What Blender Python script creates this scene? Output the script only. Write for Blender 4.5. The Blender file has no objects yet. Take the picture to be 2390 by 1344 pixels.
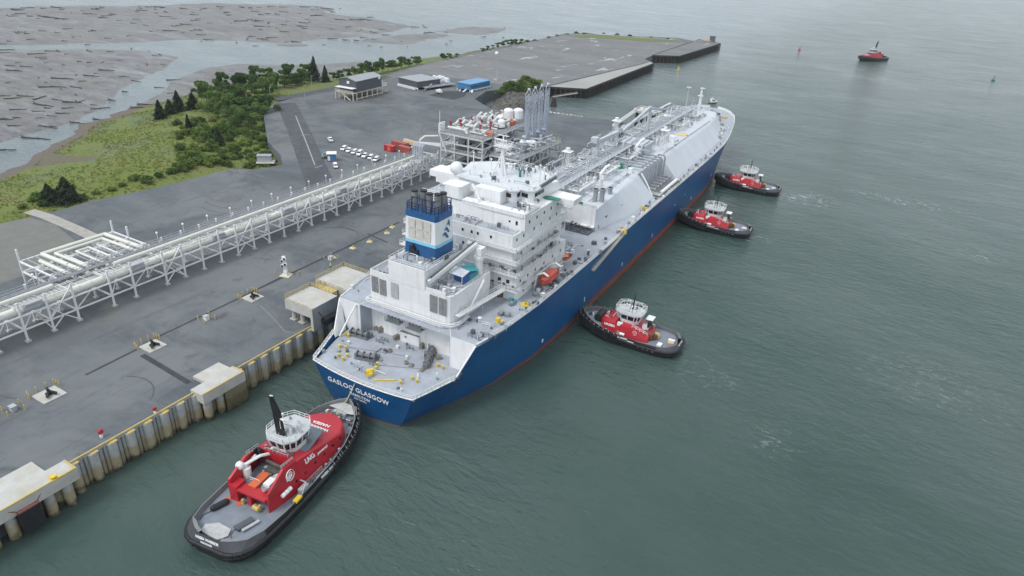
import bpy, math, random
import numpy as np
from mathutils import Matrix, Vector, noise as mnoise
R_ = math.radians
random.seed(7); rng = np.random.default_rng(7)
SC = bpy.context.scene
COL = SC.collection

# ---------------------------------------------------------------- camera
F_PX = 1580.0
CAM_H = 97.0
RM = np.array([[0.86219258, 0.50410568, 0.05001421], [0.2687853, -0.37154777, -0.88865444], [-0.42939308, 0.77963435, -0.45584192]])
cam = bpy.data.cameras.new('camera'); cam.sensor_width = 36.0; cam.lens = 36.0 * F_PX / 2390.0
cam.clip_start = 1.0; cam.clip_end = 30000.0
camo = bpy.data.objects.new('camera', cam); COL.objects.link(camo)
m = Matrix.Identity(4)
for i in range(3):
    m[i][0] = RM[0][i]; m[i][1] = -RM[1][i]; m[i][2] = -RM[2][i]
m[2][3] = CAM_H
camo.matrix_world = m
SC.camera = camo
SC.cycles.volume_bounces = 2

# ---------------------------------------------------------------- sky, sun, exposure
SUN_EL, SUN_AZ = 56.0, 205.0      # azimuth measured clockwise from +Y
CLOUD = (4.75, 5.25, 5.7)
world = bpy.data.worlds.new('World'); SC.world = world; world.use_nodes = True
wn = world.node_tree; wn.nodes.clear()
sky = wn.nodes.new('ShaderNodeTexSky'); sky.sky_type = 'NISHITA'; sky.sun_disc = False
sky.sun_elevation = R_(SUN_EL); sky.sun_rotation = R_(SUN_AZ); sky.air_density = 1.0; sky.dust_density = 6.0; sky.ozone_density = 1.0
hs = wn.nodes.new('ShaderNodeHueSaturation'); hs.inputs['Saturation'].default_value = 0.30
bg = wn.nodes.new('ShaderNodeBackground'); bg.inputs['Strength'].default_value = 0.15
wo = wn.nodes.new('ShaderNodeOutputWorld')
# overcast: a bright, uneven cloud layer covers most of the clear sky
ctc = wn.nodes.new('ShaderNodeTexCoord'); cn = wn.nodes.new('ShaderNodeTexNoise'); cn.inputs['Scale'].default_value = 2.6; cn.inputs['Detail'].default_value = 7
wn.links.new(ctc.outputs['Generated'], cn.inputs['Vector'])
cm = wn.nodes.new('ShaderNodeMapRange'); cm.inputs['From Min'].default_value = 0.3; cm.inputs['From Max'].default_value = 0.7; cm.inputs['To Min'].default_value = 0.55; cm.inputs['To Max'].default_value = 0.95
wn.links.new(cn.outputs['Fac'], cm.inputs['Value'])
cmx = wn.nodes.new('ShaderNodeMix'); cmx.data_type = 'RGBA'; wn.links.new(cm.outputs[0], cmx.inputs[0]); cmx.inputs[7].default_value = (CLOUD[0], CLOUD[1], CLOUD[2], 1)
wn.links.new(sky.outputs[0], hs.inputs['Color']); wn.links.new(hs.outputs[0], cmx.inputs[6]); wn.links.new(cmx.outputs[2], bg.inputs[0]); wn.links.new(bg.outputs[0], wo.inputs[0])
sl = bpy.data.lights.new('sun', 'SUN'); sl.energy = 1.1; sl.angle = R_(16); sl.color = (1.0, 0.97, 0.93)
so = bpy.data.objects.new('sun', sl); COL.objects.link(so)
az, el = R_(SUN_AZ), R_(SUN_EL)
sd = Vector((math.sin(az) * math.cos(el), math.cos(az) * math.cos(el), math.sin(el)))
so.rotation_euler = sd.to_track_quat('Z', 'Y').to_euler(); so.location = (0, 0, 300)
SC.view_settings.view_transform = 'Standard'; SC.view_settings.look = 'None'
SC.view_settings.exposure = 0.40; SC.view_settings.gamma = 1.0; SC.view_settings.use_curve_mapping = False

# ---------------------------------------------------------------- survey helpers: photo pixel -> point on a level z
def at(px, py, z=0.0):
    d = RM.T @ np.array([(px - 1195.0) / F_PX, (py - 672.0) / F_PX, 1.0])
    t = (z - CAM_H) / d[2]
    return np.array([d[0] * t, d[1] * t, z])
SHIP_A = 0.0145; SHIP_O = np.array([-87.6, 93.0, 0.0])
def sp(px, py, z):                       # the same, in the gas carrier's own frame
    p = at(px, py, z) - SHIP_O; c, s = math.cos(SHIP_A), math.sin(SHIP_A)
    return np.array([p[0] * c + p[1] * s, -p[0] * s + p[1] * c, z])

# ---------------------------------------------------------------- materials
MATS = {}
def paint(name, col, rough=0.5, var=0.12, scale=0.4, metal=0.0, streak=0.0, bump=0.0, col2=None, mixs=None, spec=0.5, mixr=(0.4, 0.65)):
    """weathered paint / plain surface: base colour broken up by object space noise"""
    if name in MATS: return MATS[name]
    mt = bpy.data.materials.new(name); mt.use_nodes = True; nt = mt.node_tree; N = nt.nodes; L = nt.links
    b = N['Principled BSDF']; b.inputs['Roughness'].default_value = rough; b.inputs['Metallic'].default_value = metal
    b.inputs['Specular IOR Level'].default_value = spec
    tc = N.new('ShaderNodeTexCoord')
    nz = N.new('ShaderNodeTexNoise'); nz.inputs['Scale'].default_value = scale; nz.inputs['Detail'].default_value = 6; nz.inputs['Roughness'].default_value = 0.65
    L.new(tc.outputs['Object'], nz.inputs['Vector'])
    r = N.new('ShaderNodeValToRGB')
    lo = tuple(max(0, c * (1 - var)) for c in col) + (1,); hi = tuple(min(1, c * (1 + var * 0.6)) for c in col) + (1,)
    r.color_ramp.elements[0].position = 0.3; r.color_ramp.elements[0].color = lo
    r.color_ramp.elements[1].position = 0.72; r.color_ramp.elements[1].color = hi
    L.new(nz.outputs['Fac'], r.inputs['Fac']); out = r.outputs['Color']
    if col2 is not None:
        n2 = N.new('ShaderNodeTexNoise'); n2.inputs['Scale'].default_value = mixs or scale * 0.3; n2.inputs['Detail'].default_value = 8; n2.inputs['Roughness'].default_value = 0.7
        L.new(tc.outputs['Object'], n2.inputs['Vector'])
        mr = N.new('ShaderNodeMapRange'); mr.inputs['From Min'].default_value = mixr[0]; mr.inputs['From Max'].default_value = mixr[1]
        L.new(n2.outputs['Fac'], mr.inputs['Value'])
        mx = N.new('ShaderNodeMix'); mx.data_type = 'RGBA'; L.new(mr.outputs[0], mx.inputs[0]); L.new(out, mx.inputs[6]); mx.inputs[7].default_value = (*col2, 1); out = mx.outputs[2]
    if streak > 0:                       # vertical run-off dirt
        mp = N.new('ShaderNodeMapping'); mp.inputs['Scale'].default_value = (1.3, 1.3, 0.06)
        L.new(tc.outputs['Object'], mp.inputs['Vector'])
        n3 = N.new('ShaderNodeTexNoise'); n3.inputs['Scale'].default_value = 1.0; n3.inputs['Detail'].default_value = 5
        L.new(mp.outputs[0], n3.inputs['Vector'])
        mr = N.new('ShaderNodeMapRange'); mr.inputs['From Min'].default_value = 0.52; mr.inputs['From Max'].default_value = 0.75; mr.inputs['To Max'].default_value = streak
        L.new(n3.outputs['Fac'], mr.inputs['Value'])
        mx = N.new('ShaderNodeMix'); mx.data_type = 'RGBA'; L.new(mr.outputs[0], mx.inputs[0]); L.new(out, mx.inputs[6])
        mx.inputs[7].default_value = (col[0] * 0.55 + 0.02, col[1] * 0.5 + 0.016, col[2] * 0.45 + 0.012, 1); out = mx.outputs[2]
    L.new(out, b.inputs['Base Color'])
    if bump > 0:
        bp = N.new('ShaderNodeBump'); bp.inputs['Strength'].default_value = bump; bp.inputs['Distance'].default_value = 0.15
        n4 = N.new('ShaderNodeTexNoise'); n4.inputs['Scale'].default_value = scale * 6; n4.inputs['Detail'].default_value = 4
        L.new(tc.outputs['Object'], n4.inputs['Vector']); L.new(n4.outputs['Fac'], bp.inputs['Height']); L.new(bp.outputs[0], b.inputs['Normal'])
    MATS[name] = mt; return mt

WHITE = paint('white_paint', (0.78, 0.79, 0.80), 0.45, 0.08, 0.35, streak=0.32)
WHITE2 = paint('white_steel', (0.74, 0.75, 0.75), 0.5, 0.1, 0.6)
CREAM = paint('cream_pipe', (0.66, 0.66, 0.60), 0.5, 0.08, 0.5)
HULLB = paint('hull_blue', (0.003, 0.070, 0.215), 0.42, 0.2, 0.12, streak=0.12, col2=(0.005, 0.105, 0.265), mixs=0.03)
BOOT = paint('boot_red', (0.40, 0.06, 0.035), 0.6, 0.35, 0.5, col2=(0.20, 0.09, 0.06), mixs=0.5)
DECK = paint('deck_grey', (0.37, 0.405, 0.47), 0.6, 0.16, 0.3, col2=(0.30, 0.315, 0.34), mixs=0.22)
TRUNK = paint('trunk_grey', (0.56, 0.60, 0.655), 0.55, 0.08, 0.12, col2=(0.51, 0.535, 0.565), mixs=0.09)
PIPEG = paint('pipe_grey', (0.48, 0.51, 0.55), 0.5, 0.15, 0.5)
DKGREY = paint('dark_grey', (0.09, 0.10, 0.115), 0.6, 0.25, 0.6)
MIDGREY = paint('mid_grey', (0.22, 0.24, 0.26), 0.6, 0.2, 0.5)
BLACK = paint('black_rubber', (0.014, 0.015, 0.017), 0.62, 0.35, 1.5)
TUGBLK = paint('tug_black', (0.017, 0.018, 0.022), 0.38, 0.3, 0.5)
BULW = paint('bulwark_grey', (0.06, 0.062, 0.075), 0.55, 0.3, 0.4)
TUGDECK = paint('tug_deck', (0.21, 0.245, 0.295), 0.6, 0.16, 0.5, col2=(0.17, 0.19, 0.22), mixs=0.4)
RED = paint('tug_red', (0.44, 0.018, 0.03), 0.38, 0.12, 0.5)
ORANGE = paint('orange', (0.62, 0.13, 0.045), 0.5, 0.12, 0.8)
LIFER = paint('lifeboat_red', (0.50, 0.085, 0.06), 0.4, 0.15, 0.9)
YELLOW = paint('yellow_paint', (0.70, 0.50, 0.04), 0.5, 0.15, 0.8)
YELDULL = paint('yellow_worn', (0.58, 0.42, 0.10), 0.6, 0.25, 0.7, col2=(0.45, 0.40, 0.25), mixs=0.6)
GREEN = paint('green_tarp', (0.02, 0.20, 0.15), 0.6, 0.15, 0.8)
TEAL = paint('teal_tarp', (0.05, 0.30, 0.33), 0.6, 0.15, 0.8)
BLUEP = paint('blue_paint', (0.02, 0.10, 0.30), 0.5, 0.15, 0.7)
FUNB = paint('funnel_blue', (0.018, 0.095, 0.25), 0.42, 0.12, 0.4)
FUNL = paint('funnel_light_blue', (0.25, 0.58, 0.78), 0.45, 0.06, 0.4)
CONC = paint('concrete', (0.50, 0.50, 0.49), 0.85, 0.16, 0.35, col2=(0.42, 0.40, 0.34), mixs=0.25, bump=0.15)
CONCD = paint('concrete_wall', (0.36, 0.37, 0.37), 0.85, 0.2, 0.4, streak=0.5)
GLASS = paint('dark_glass', (0.012, 0.016, 0.02), 0.08, 0.2, 1.0)
LOUV = paint('louvre_grey', (0.25, 0.26, 0.27), 0.7, 0.3, 1.6)
LOUVW = paint('louvre_white', (0.62, 0.61, 0.57), 0.6, 0.22, 1.4, col2=(0.50, 0.46, 0.42), mixs=1.2)
EXH = paint('exhaust_grey', (0.22, 0.22, 0.225), 0.6, 0.35, 0.6)
RUST = paint('rusty_timber', (0.05, 0.042, 0.036), 0.9, 0.5, 0.5, bump=0.3)
WOOD = paint('grey_log', (0.055, 0.05, 0.047), 0.9, 0.45, 0.5)
PLANK = paint('pier_deck', (0.36, 0.36, 0.345), 0.9, 0.18, 0.08, col2=(0.28, 0.275, 0.265), mixs=0.04, bump=0.1)
SHEDG = paint('shed_grey', (0.075, 0.085, 0.10), 0.6, 0.15, 0.3)
SHEDR = paint('shed_roof', (0.30, 0.32, 0.345), 0.5, 0.12, 0.2)
CONTR = paint('container_red', (0.36, 0.085, 0.065), 0.6, 0.2, 0.6, streak=0.3)
CONTB = paint('container_blue', (0.045, 0.20, 0.40), 0.55, 0.15, 0.4)
CONTT = paint('tan_paint', (0.55, 0.44, 0.29), 0.6, 0.15, 0.6)
REDV = paint('valve_red', (0.33, 0.045, 0.07), 0.5, 0.2, 0.8)
GALV = paint('galvanised', (0.40, 0.42, 0.44), 0.5, 0.2, 0.8)
LETTER = paint('white_letter', (0.82, 0.83, 0.84), 0.5, 0.05, 0.8)
BARK = paint('bark', (0.07, 0.055, 0.045), 0.9, 0.3, 1.0)
ROPE = paint('tow_rope', (0.55, 0.47, 0.27), 0.8, 0.15, 1.0)
SKIN = paint('skin', (0.45, 0.28, 0.20), 0.6, 0.05, 1.0)
HIVIS = paint('hi_vis', (0.62, 0.72, 0.08), 0.6, 0.1, 3.0)
NAVY = paint('navy_cloth', (0.02, 0.025, 0.05), 0.8, 0.1, 3.0)

def plate(mt, w, hgt, amt):
    nt = mt.node_tree; N = nt.nodes; L = nt.links; b = N['Principled BSDF']; tc = N.new('ShaderNodeTexCoord'); sx = N.new('ShaderNodeSeparateXYZ'); L.new(tc.outputs['Object'], sx.inputs[0])
    cb = N.new('ShaderNodeCombineXYZ'); L.new(sx.outputs['Y'], cb.inputs[0]); L.new(sx.outputs['Z'], cb.inputs[1])
    br = N.new('ShaderNodeTexBrick'); br.inputs['Scale'].default_value = 1.0; br.inputs['Brick Width'].default_value = w; br.inputs['Row Height'].default_value = hgt; br.inputs['Mortar Size'].default_value = .05; br.inputs['Mortar Smooth'].default_value = .6
    br.inputs['Color1'].default_value = (1, 1, 1, 1); br.inputs['Color2'].default_value = (1 - amt, 1 - amt, 1 - amt * .8, 1); br.inputs['Mortar'].default_value = (1 - amt * 1.6,) * 3 + (1,); L.new(cb.outputs[0], br.inputs['Vector'])
    src = b.inputs['Base Color'].links[0].from_socket; mx = N.new('ShaderNodeMix'); mx.data_type = 'RGBA'; mx.blend_type = 'MULTIPLY'; mx.inputs[0].default_value = 1; L.new(src, mx.inputs[6]); L.new(br.outputs['Color'], mx.inputs[7]); L.new(mx.outputs[2], b.inputs['Base Color'])
    nz = N.new('ShaderNodeTexNoise'); nz.inputs['Scale'].default_value = .35; L.new(tc.outputs['Object'], nz.inputs['Vector']); bp = N.new('ShaderNodeBump'); bp.inputs['Strength'].default_value = .35; bp.inputs['Distance'].default_value = .12; L.new(nz.outputs['Fac'], bp.inputs['Height']); L.new(bp.outputs[0], b.inputs['Normal'])
plate(HULLB, 12.0, 2.9, .14); plate(WHITE, 6.0, 2.9, .035)
def foliage(name, a, b, trans=0.15):
    mt = bpy.data.materials.new(name); mt.use_nodes = True; nt = mt.node_tree; N = nt.nodes; L = nt.links
    p = N['Principled BSDF']; p.inputs['Roughness'].default_value = 0.75; p.inputs['Specular IOR Level'].default_value = 0.2
    tc = N.new('ShaderNodeTexCoord'); nz = N.new('ShaderNodeTexNoise'); nz.inputs['Scale'].default_value = 0.7; nz.inputs['Detail'].default_value = 5
    oi = N.new('ShaderNodeObjectInfo'); add = N.new('ShaderNodeVectorMath'); L.new(tc.outputs['Object'], add.inputs[0]); L.new(oi.outputs['Location'], add.inputs[1])
    L.new(add.outputs[0], nz.inputs['Vector'])
    r = N.new('ShaderNodeValToRGB'); r.color_ramp.elements[0].position = 0.33; r.color_ramp.elements[1].position = 0.68
    r.color_ramp.elements[0].color = (*a, 1); r.color_ramp.elements[1].color = (*b, 1)
    L.new(nz.outputs['Fac'], r.inputs['Fac'])
    hv = N.new('ShaderNodeHueSaturation'); L.new(r.outputs[0], hv.inputs['Color'])     # every plant its own tint
    va = N.new('ShaderNodeMapRange'); va.inputs['To Min'].default_value = 0.72; va.inputs['To Max'].default_value = 1.5; L.new(oi.outputs['Random'], va.inputs['Value']); L.new(va.outputs[0], hv.inputs['Value'])
    hu = N.new('ShaderNodeMapRange'); hu.inputs['To Min'].default_value = 0.515; hu.inputs['To Max'].default_value = 0.465; L.new(oi.outputs['Random'], hu.inputs['Value']); L.new(hu.outputs[0], hv.inputs['Hue'])
    r = hv; L.new(r.outputs[0], p.inputs['Base Color'])
    tr = N.new('ShaderNodeBsdfTranslucent'); ms = N.new('ShaderNodeMixShader'); ms.inputs[0].default_value = 0.42; br = N.new('ShaderNodeHueSaturation'); br.inputs['Value'].default_value = 1.5; br.inputs['Saturation'].default_value = 1.1
    L.new(r.outputs[0], br.inputs['Color']); L.new(br.outputs[0], tr.inputs['Color']); L.new(p.outputs[0], ms.inputs[1]); L.new(tr.outputs[0], ms.inputs[2]); L.new(ms.outputs[0], N['Material Output'].inputs['Surface'])
    MATS[name] = mt; return mt
LEAF_C = foliage('conifer_needles', (0.018, 0.036, 0.022), (0.042, 0.070, 0.034))
LEAF_B = foliage('broad_leaves', (0.040, 0.095, 0.032), (0.115, 0.20, 0.058))
LEAF_S = foliage('shrub_leaves', (0.055, 0.11, 0.030), (0.16, 0.225, 0.06))

# ---------------------------------------------------------------- mesh builder
class MB:
    def __init__(s): s.v = []; s.f = []; s.mi = []; s.m = 0
    def add(s, vs, fs):
        o = len(s.v); s.v += [tuple(map(float, q)) for q in vs]
        for f in fs: s.f.append(tuple(o + i for i in f)); s.mi.append(s.m)
        return s
    def box(s, x0, x1, y0, y1, z0, z1):
        return s.add([(x0, y0, z0), (x1, y0, z0), (x1, y1, z0), (x0, y1, z0), (x0, y0, z1), (x1, y0, z1), (x1, y1, z1), (x0, y1, z1)],
              [(0, 3, 2, 1), (4, 5, 6, 7), (0, 1, 5, 4), (1, 2, 6, 5), (2, 3, 7, 6), (3, 0, 4, 7)])
    def cbox(s, c, sx, sy, sz, rz=0.0):  # base-centre box, turned about z
        cx, cy, cz = c; a, b = math.cos(rz), math.sin(rz); vs = []
        for z in (0, sz):
            for x, y in ((-sx / 2, -sy / 2), (sx / 2, -sy / 2), (sx / 2, sy / 2), (-sx / 2, sy / 2)):
                vs.append((cx + x * a - y * b, cy + x * b + y * a, cz + z))
        return s.add(vs, [(0, 3, 2, 1), (4, 5, 6, 7), (0, 1, 5, 4), (1, 2, 6, 5), (2, 3, 7, 6), (3, 0, 4, 7)])
    def bar(s, p, q, w, h=None):
        h = h or w; p = Vector(p); q = Vector(q); d = q - p
        if d.length < 1e-6: return s
        d.normalize(); up = Vector((0, 0, 1)) if abs(d.z) < 0.95 else Vector((0, 1, 0))
        a = d.cross(up).normalized() * (w / 2); b = a.cross(d).normalized() * (h / 2)
        vs = [p - a - b, p + a - b, p + a + b, p - a + b, q - a - b, q + a - b, q + a + b, q - a + b]
        return s.add(vs, [(0, 3, 2, 1), (4, 5, 6, 7), (0, 1, 5, 4), (1, 2, 6, 5), (2, 3, 7, 6), (3, 0, 4, 7)])
    def tube(s, p, q, r, n=8, r2=None):
        r2 = r if r2 is None else r2; p = Vector(p); q = Vector(q); d = (q - p)
        if d.length < 1e-6: return s
        d.normalize(); up = Vector((0, 0, 1)) if abs(d.z) < 0.95 else Vector((0, 1, 0))
        a = d.cross(up).normalized(); b = a.cross(d)
        vs = []
        for c, rr in ((p, r), (q, r2)):
            for i in range(n):
                t = 2 * math.pi * i / n; vs.append(c + (a * math.cos(t) + b * math.sin(t)) * rr)
        return s.add(vs, [(i, (i + 1) % n, n + (i + 1) % n, n + i) for i in range(n)] + [tuple(range(n - 1, -1, -1)), tuple(range(n, 2 * n))])
    def path(s, pts, r, n=8):
        for a, b in zip(pts[:-1], pts[1:]): s.tube(a, b, r, n)
        for c in pts[1:-1]: s.ball(c, r * 1.02, n, 4)
        return s
    def ball(s, c, r, n=10, k=6, sz=1.0):
        vs = []; fs = []
        for j in range(1, k):
            ph = math.pi * j / k
            for i in range(n):
                t = 2 * math.pi * i / n; vs.append((c[0] + r * math.sin(ph) * math.cos(t), c[1] + r * math.sin(ph) * math.sin(t), c[2] + r * sz * math.cos(ph)))
        vs += [(c[0], c[1], c[2] + r * sz), (c[0], c[1], c[2] - r * sz)]; T = len(vs) - 2
        for j in range(k - 2):
            for i in range(n): fs.append((j * n + i, (j + 1) * n + i, (j + 1) * n + (i + 1) % n, j * n + (i + 1) % n))
        for i in range(n): fs.append((T, i, (i + 1) % n)); fs.append((T + 1, (k - 2) * n + (i + 1) % n, (k - 2) * n + i))
        return s.add(vs, fs)
    def prism(s, poly, z0, z1, top=None, caps=(True, True)):
        top = top or poly; n = len(poly)
        zz0 = z0 if hasattr(z0, '__len__') else [z0] * n; zz1 = z1 if hasattr(z1, '__len__') else [z1] * n
        vs = [(p[0], p[1], z) for p, z in zip(poly, zz0)] + [(p[0], p[1], z) for p, z in zip(top, zz1)]
        fs = [(i, (i + 1) % n, n + (i + 1) % n, n + i) for i in range(n)]
        if caps[0]: fs.append(tuple(range(n - 1, -1, -1)))
        if caps[1]: fs.append(tuple(range(n, 2 * n)))
        return s.add(vs, fs)
    def loft(s, secs, closed=False, cap=False):
        n = len(secs[0]); vs = [p for sc in secs for p in sc]; fs = []
        for j in range(len(secs) - 1):
            for i in range(n if closed else n - 1):
                fs.append((j * n + i, j * n + (i + 1) % n, (j + 1) * n + (i + 1) % n, (j + 1) * n + i))
        if cap: fs.append(tuple(range(n - 1, -1, -1))); fs.append(tuple((len(secs) - 1) * n + i for i in range(n)))
        return s.add(vs, fs)
    def rail(s, pts, h=1.1, step=1.8, w=0.07, bars=(1.0, 0.5)):
        for a, b in zip(pts[:-1], pts[1:]):
            a = Vector(a); b = Vector(b); L = (b - a).length; k = max(1, round(L / step))
            for i in range(k + 1):
                p = a.lerp(b, i / k); s.bar(p, p + Vector((0, 0, h)), w)
            for t in bars: s.bar(a + Vector((0, 0, h * t)), b + Vector((0, 0, h * t)), w)
        return s
    def build(s, name, mats, parent=None, smooth=None, flip=False):
        me = bpy.data.meshes.new(name); me.from_pydata(s.v, [], s.f)
        mats = mats if isinstance(mats, (list, tuple)) else [mats]
        for k in mats: me.materials.append(k)
        if len(mats) > 1: me.polygons.foreach_set('material_index', s.mi)
        me.validate()
        import bmesh
        bm = bmesh.new(); bm.from_mesh(me); bmesh.ops.recalc_face_normals(bm, faces=bm.faces); bm.to_mesh(me); bm.free()
        if smooth is not None:
            me.polygons.foreach_set('use_smooth', [True] * len(me.polygons)); me.set_sharp_from_angle(angle=R_(smooth))
        o = bpy.data.objects.new(name, me); COL.objects.link(o)
        if parent is not None: o.parent = parent
        return o
def tag(o, label=None, cat=None, group=None, kind=None):
    if label: o['label'] = label
    if cat: o['category'] = cat
    if group: o['group'] = group
    if kind: o['kind'] = kind
    return o
def thing(name, label, cat, loc=(0, 0, 0), rz=0.0, group=None):
    o = bpy.data.objects.new(name, None); o.empty_display_size = 0.5; COL.objects.link(o)
    o.location = tuple(map(float, loc)); o.rotation_euler = (0, 0, rz)
    return tag(o, label, cat, group)
def copy_tree(o, parent=None):
    c = o.copy(); COL.objects.link(c)
    if parent is not None: c.parent = parent
    for ch in list(o.children): copy_tree(ch, c)
    return c
def dup(root, loc, rz=None, label=None, scale=None):
    c = copy_tree(root); c.location = tuple(map(float, loc))
    if rz is not None: c.rotation_euler = (0, 0, rz)
    if scale is not None: c.scale = (scale, scale, scale) if not hasattr(scale, '__len__') else scale
    if label: c['label'] = label
    return c
def lettering(txt, size, mat, parent, origin, xdir, ydir, name='lettering', align='CENTER', bold=0.0, space=1.0):
    cu = bpy.data.curves.new(name, 'FONT'); cu.body = txt; cu.size = size; cu.align_x = align; cu.align_y = 'CENTER'
    cu.extrude = 0.02; cu.offset = bold; cu.space_character = space
    t = bpy.data.objects.new('tmp_text', cu); COL.objects.link(t)
    dg = bpy.context.evaluated_depsgraph_get(); dg.update()
    me = bpy.data.meshes.new_from_object(t.evaluated_get(dg)); bpy.data.objects.remove(t); bpy.data.curves.remove(cu)
    x = Vector(xdir).normalized(); y = Vector(ydir); y = (y - x * y.dot(x)).normalized(); z = x.cross(y)
    M = Matrix(((x.x, y.x, z.x, origin[0]), (x.y, y.y, z.y, origin[1]), (x.z, y.z, z.z, origin[2]), (0, 0, 0, 1)))
    me.transform(M); me.materials.clear(); me.materials.append(mat); me.name = name
    o = bpy.data.objects.new(name, me); COL.objects.link(o); o.parent = parent
    return o
def fbm(x, y, s, o=4): return mnoise.fractal(Vector((x * s, y * s, 3.7)), 0.9, 2.1, o)
def poly_sd(P, poly):                     # signed distance (inside positive), vectorised
    P = np.asarray(P, float); poly = np.asarray(poly, float); n = len(poly)
    d = np.full(len(P), 1e9); ins = np.zeros(len(P), bool)
    for i in range(n):
        a = poly[i]; b = poly[(i + 1) % n]; e = b - a; w = P - a
        t = np.clip((w @ e) / (e @ e), 0, 1); d = np.minimum(d, np.hypot(*(w - t[:, None] * e).T))
        c = (a[1] > P[:, 1]) != (b[1] > P[:, 1])
        with np.errstate(divide='ignore', invalid='ignore'): xi = (b[0] - a[0]) * (P[:, 1] - a[1]) / (b[1] - a[1] + 1e-12) + a[0]
        ins ^= c & (P[:, 0] < xi)
    return np.where(ins, d, -d)
def grid_terrain(name, x0, x1, y0, y1, cell, hfun, keep, mat, kind='structure'):
    xs = np.arange(x0, x1 + cell, cell); ys = np.arange(y0, y1 + cell, cell)
    X, Y = np.meshgrid(xs, ys); P = np.c_[X.ravel(), Y.ravel()]; Z = hfun(P); K = keep(P, Z).reshape(X.shape)
    nx = len(xs); fs = []
    for j in range(len(ys) - 1):
        for i in range(nx - 1):
            if K[j, i] or K[j, i + 1] or K[j + 1, i] or K[j + 1, i + 1]:
                a = j * nx + i; fs.append((a, a + 1, a + nx + 1, a + nx))
    used = np.unique(np.array(fs).ravel()); rm = -np.ones(len(P), int); rm[used] = np.arange(len(used))
    me = bpy.data.meshes.new(name); me.from_pydata(np.c_[P, Z][used].tolist(), [], [tuple(rm[list(f)].tolist()) for f in fs])
    me.materials.append(mat); me.polygons.foreach_set('use_smooth', [True] * len(me.polygons))
    o = bpy.data.objects.new(name, me); COL.objects.link(o); tag(o, kind=kind); return o
HAZE = 0.00006
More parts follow.
